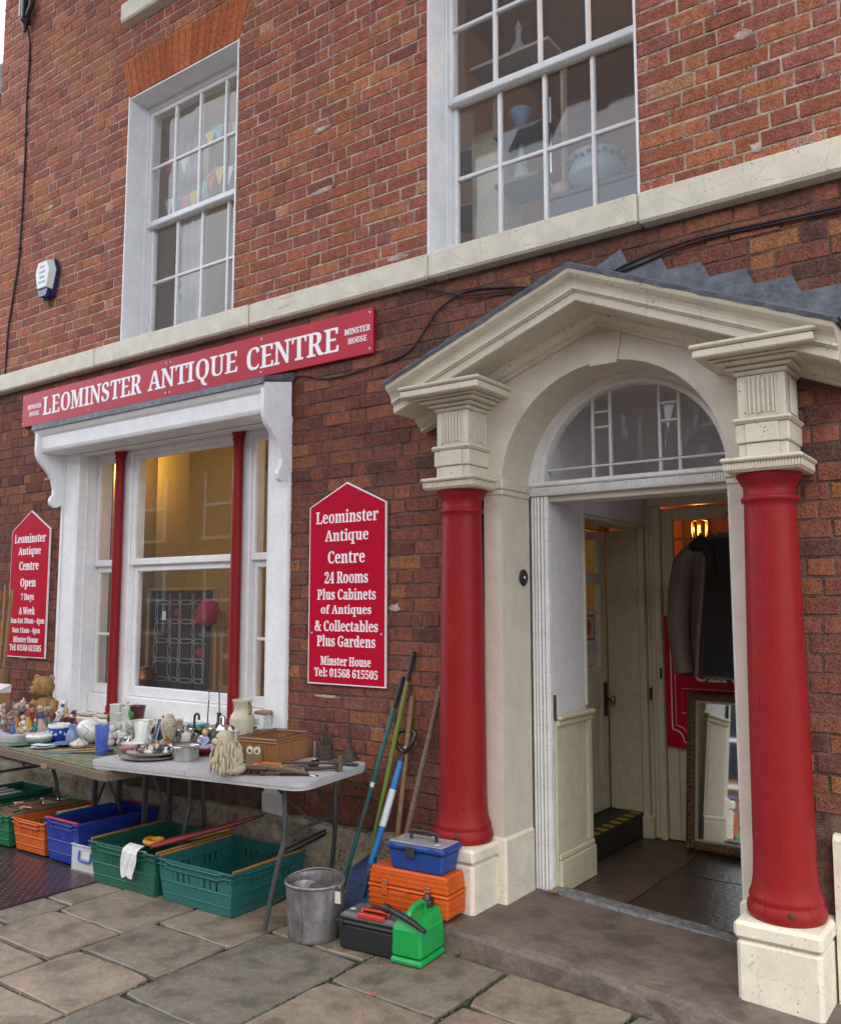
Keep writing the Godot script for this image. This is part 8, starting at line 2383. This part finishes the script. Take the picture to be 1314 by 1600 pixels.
	# a second helping: the stall is packed
	for k in 12:
		var nm: String = ["tall white china jug beside the pressed glass vase", "white china bowl behind the platter", "small silver cream jug by the enamel bowl", "brown glazed honey pot by the torso vase", "cut glass bowl at the back of the green table", "pink lustre cup near the white china lady", "white ribbed teapot under the window sill", "green bottle behind the photo frames", "white spill vase next to the milk churn", "dark wood candlestick by the red box", "pale blue ginger jar under the sill", "cream mug beside the brass case"][k]
		var ct: String = ["jug", "bowl", "jug", "pot", "bowl", "cup", "teapot", "bottle", "vase", "candlestick", "jar", "mug"][k]
		var pf: Array = [vec([0, 0, 0.032, 0, 0.045, 0.05, 0.030, 0.11, 0.036, 0.15, 0.031, 0.15, 0, 0.08]), vec([0, 0, 0.03, 0, 0.065, 0.045, 0.06, 0.046, 0, 0.012]), vec([0, 0, 0.022, 0, 0.034, 0.03, 0.022, 0.06, 0.028, 0.078, 0.024, 0.078, 0, 0.04]), vec([0, 0, 0.03, 0, 0.042, 0.04, 0.030, 0.07, 0.012, 0.078, 0.01, 0.09, 0, 0.092])][k % 4]
		if k == 7 or k == 9: pf = vec([0, 0, 0.028, 0, 0.028, 0.09, 0.012, 0.13, 0.012, 0.17, 0.016, 0.175, 0, 0.176])
		var px: float = [-4.50, -4.46, -4.16, -4.24, -5.22, -5.02, -4.98, -4.64, -4.14, -4.22, -5.33, -5.34][k]
		var pz: float = [0.56, 0.66, 0.43, 0.60, 0.25, 0.45, 0.13, 0.30, 0.12, 0.22, 0.13, 0.235][k]
		var py := GT if px < -4.58 else T1
		var pm: Material = [white, white, M.steel, plain(0.20, 0.10, 0.04, 0.2), plain(0.48, 0.50, 0.50, 0.1), plain(0.50, 0.26, 0.26, 0.2), white, plain(0.03, 0.12, 0.06, 0.1), white, M.dark_wood, plain(0.25, 0.34, 0.45, 0.25), plain(0.60, 0.55, 0.42, 0.3)][k]
		var o := turned(["jug", "bowl", "cream_jug", "honey_pot", "glass_bowl", "cup", "teapot", "bottle", "spill_vase", "candlestick", "ginger_jar", "mug"][k], nm, ct, V(px, py, pz), pf, pm)
		if k in [0, 2, 5, 6, 11]: part(o, "handle", G.new().tube(curve([V(0.034, 0.03, 0), V(0.058, 0.035, 0), V(0.06, 0.06, 0), V(0.03, 0.075, 0)]), 0.004, 6), pm)
	var more := ["mint green doll sitting in front of the bear", "white rabbit figure among the dolls", "blue dressed doll at the front of the doll table", "orange haired doll beside the navy coat doll", "red hooded doll behind the clown doll", "cream knitted doll against the wall", "brown monkey figure beside the soft toy", "teal dressed doll at the table corner", "pink bonnet doll near the shepherd figure", "grey elephant figure in front of the soft toy", "yellow duckling figure by the corner of the doll table", "straw hatted doll next to the lace lady"]
	var mcol := [[0.30, 0.44, 0.34], [0.66, 0.64, 0.60], [0.06, 0.12, 0.34], [0.52, 0.18, 0.04], [0.40, 0.02, 0.03], [0.58, 0.50, 0.38], [0.14, 0.07, 0.035], [0.03, 0.20, 0.20], [0.58, 0.32, 0.33], [0.22, 0.22, 0.23], [0.62, 0.44, 0.05], [0.48, 0.34, 0.14]]
	var mp := [[-5.90, 0.33], [-5.74, 0.60], [-5.70, 0.70], [-6.00, 0.50], [-5.90, 0.44], [-6.22, 0.33], [-6.28, 0.46], [-5.66, 0.57], [-6.14, 0.52], [-5.99, 0.635], [-5.66, 0.66], [-5.71, 0.30]]
	var mh := [0.12, 0.13, 0.10, 0.15, 0.16, 0.20, 0.14, 0.11, 0.14, 0.09, 0.07, 0.16]
	for k in more.size():
		figurine(more[k], V(mp[k][0], T3, mp[k][1]), mh[k], plain(mcol[k][0], mcol[k][1], mcol[k][2], 0.6), plain(0.55, 0.36, 0.28, 0.5), r.randf_range(-0.6, 1.2))
	# small china, glass and plate crowding the gaps
	for k in 64:
		var kind := k % 3
		var on_green := k % 2 == 0
		var px := r.randf_range(-5.38, -4.62) if on_green else r.randf_range(-4.52, -3.80)
		var pz := r.randf_range(0.10, 0.52) if on_green else r.randf_range(0.18, 0.60) - 0.16 * (px + 4.5)
		var form: String = ["bud vase", "goblet", "lidded pot", "candlestick"][(k / 3) % 4]
		var made: String = ["white china", "clear glass", "silver plated"][kind]
		var o := thing(["china_ornament", "glassware", "silver_plate"][kind], "small %s %s%s among the bric-a-brac on the %s table" % [made, form, " with a handle" if k % 5 == 0 else "", "green topped" if px < -4.55 else "grey"], ["ornament", "glass", "silverware"][kind], V(px, GT if px < -4.55 else T1, pz), r.randf() * TAU, "small pieces crowding the tables")
		var sz := r.randf_range(0.8, 1.35)
		var shapes := [vec([0, 0, 0.02, 0, 0.028, 0.02, 0.018, 0.05, 0.024, 0.062, 0.019, 0.062, 0, 0.03]), vec([0, 0, 0.024, 0, 0.006, 0.012, 0.005, 0.045, 0.024, 0.06, 0.027, 0.092, 0.025, 0.092, 0.02, 0.06, 0, 0.052]), vec([0, 0, 0.026, 0, 0.034, 0.012, 0.033, 0.03, 0.026, 0.04, 0.028, 0.045, 0.012, 0.055, 0.006, 0.066, 0, 0.067]), vec([0, 0, 0.03, 0, 0.008, 0.01, 0.007, 0.10, 0.017, 0.105, 0.017, 0.118, 0, 0.118])]
		part(o, "body", G.new().lathe((shapes[(k / 3) % 4] as Array).map(func(p): return p * sz), Vector3.ZERO, 18), [white, M.clear_glass, M.steel][kind])
		if k % 5 == 0: part(o, "handle", G.new().tube(curve([V(0.022, 0.015, 0) * sz, V(0.045, 0.022, 0) * sz, V(0.045, 0.045, 0) * sz, V(0.020, 0.05, 0) * sz]), 0.003, 6), [white, M.clear_glass, M.steel][kind])

func _ready() -> void:
	rng.seed = 1
	var cam := Camera3D.new()
	cam.name = "camera"
	add_child(cam)
	cam.position = EYE
	cam.rotation_degrees = Vector3(6.0417, 35.845, 0)
	cam.fov = 60.565
	cam.near = 0.05
	cam.far = 200.0
	cam.current = true
	var we := WorldEnvironment.new()
	we.name = "environment"
	var env := Environment.new()
	env.background_mode = Environment.BG_SKY
	var sky := Sky.new()
	var sm := ProceduralSkyMaterial.new()
	sm.sky_top_color = Color(0.80, 0.83, 0.88)
	sm.sky_horizon_color = Color(0.90, 0.92, 0.94)
	sm.sky_curve = 0.25
	sm.ground_bottom_color = Color(0.22, 0.21, 0.20)
	sm.ground_horizon_color = Color(0.45, 0.45, 0.45)
	sm.sun_angle_max = 1.0
	sky.sky_material = sm
	env.sky = sky
	env.background_energy_multiplier = 1.2
	env.tonemap_mode = Environment.TONE_MAPPER_LINEAR
	env.tonemap_exposure = 3.9
	env.sdfgi_enabled = true
	env.ssao_enabled = true
	env.ssil_enabled = true
	we.environment = env
	add_child(we)
	# overcast: a broad soft sun behind cloud, high and to the right of the viewer
	var sun := DirectionalLight3D.new()
	sun.name = "sun"
	sun.light_energy = 0.35
	sun.light_angular_distance = 35.0
	sun.light_color = Color(1.0, 0.98, 0.95)
	sun.shadow_enabled = true
	sun.rotation_degrees = Vector3(-58, 25, 0)
	add_child(sun)
	make_textures()
	make_materials()
	ground()
	build_wall()
	for q in [[-5.678, -4.425, 3.572, 5.57, 4.582], [-2.803, -1.53, 3.572, 5.57, 4.60], [-5.678, -4.425, 6.331, 8.1, 7.2]]:
		sash_window(q[0], q[1], q[2], q[3], q[4])
	shop_window()
	doorway()
	door_frame()
	lobby()
	rooms()
	lobby_things()
	signs()
	neighbours()
	print("setting done ", Time.get_ticks_msec())
	ground_things()
	table_things()
	print("all done ", Time.get_ticks_msec())
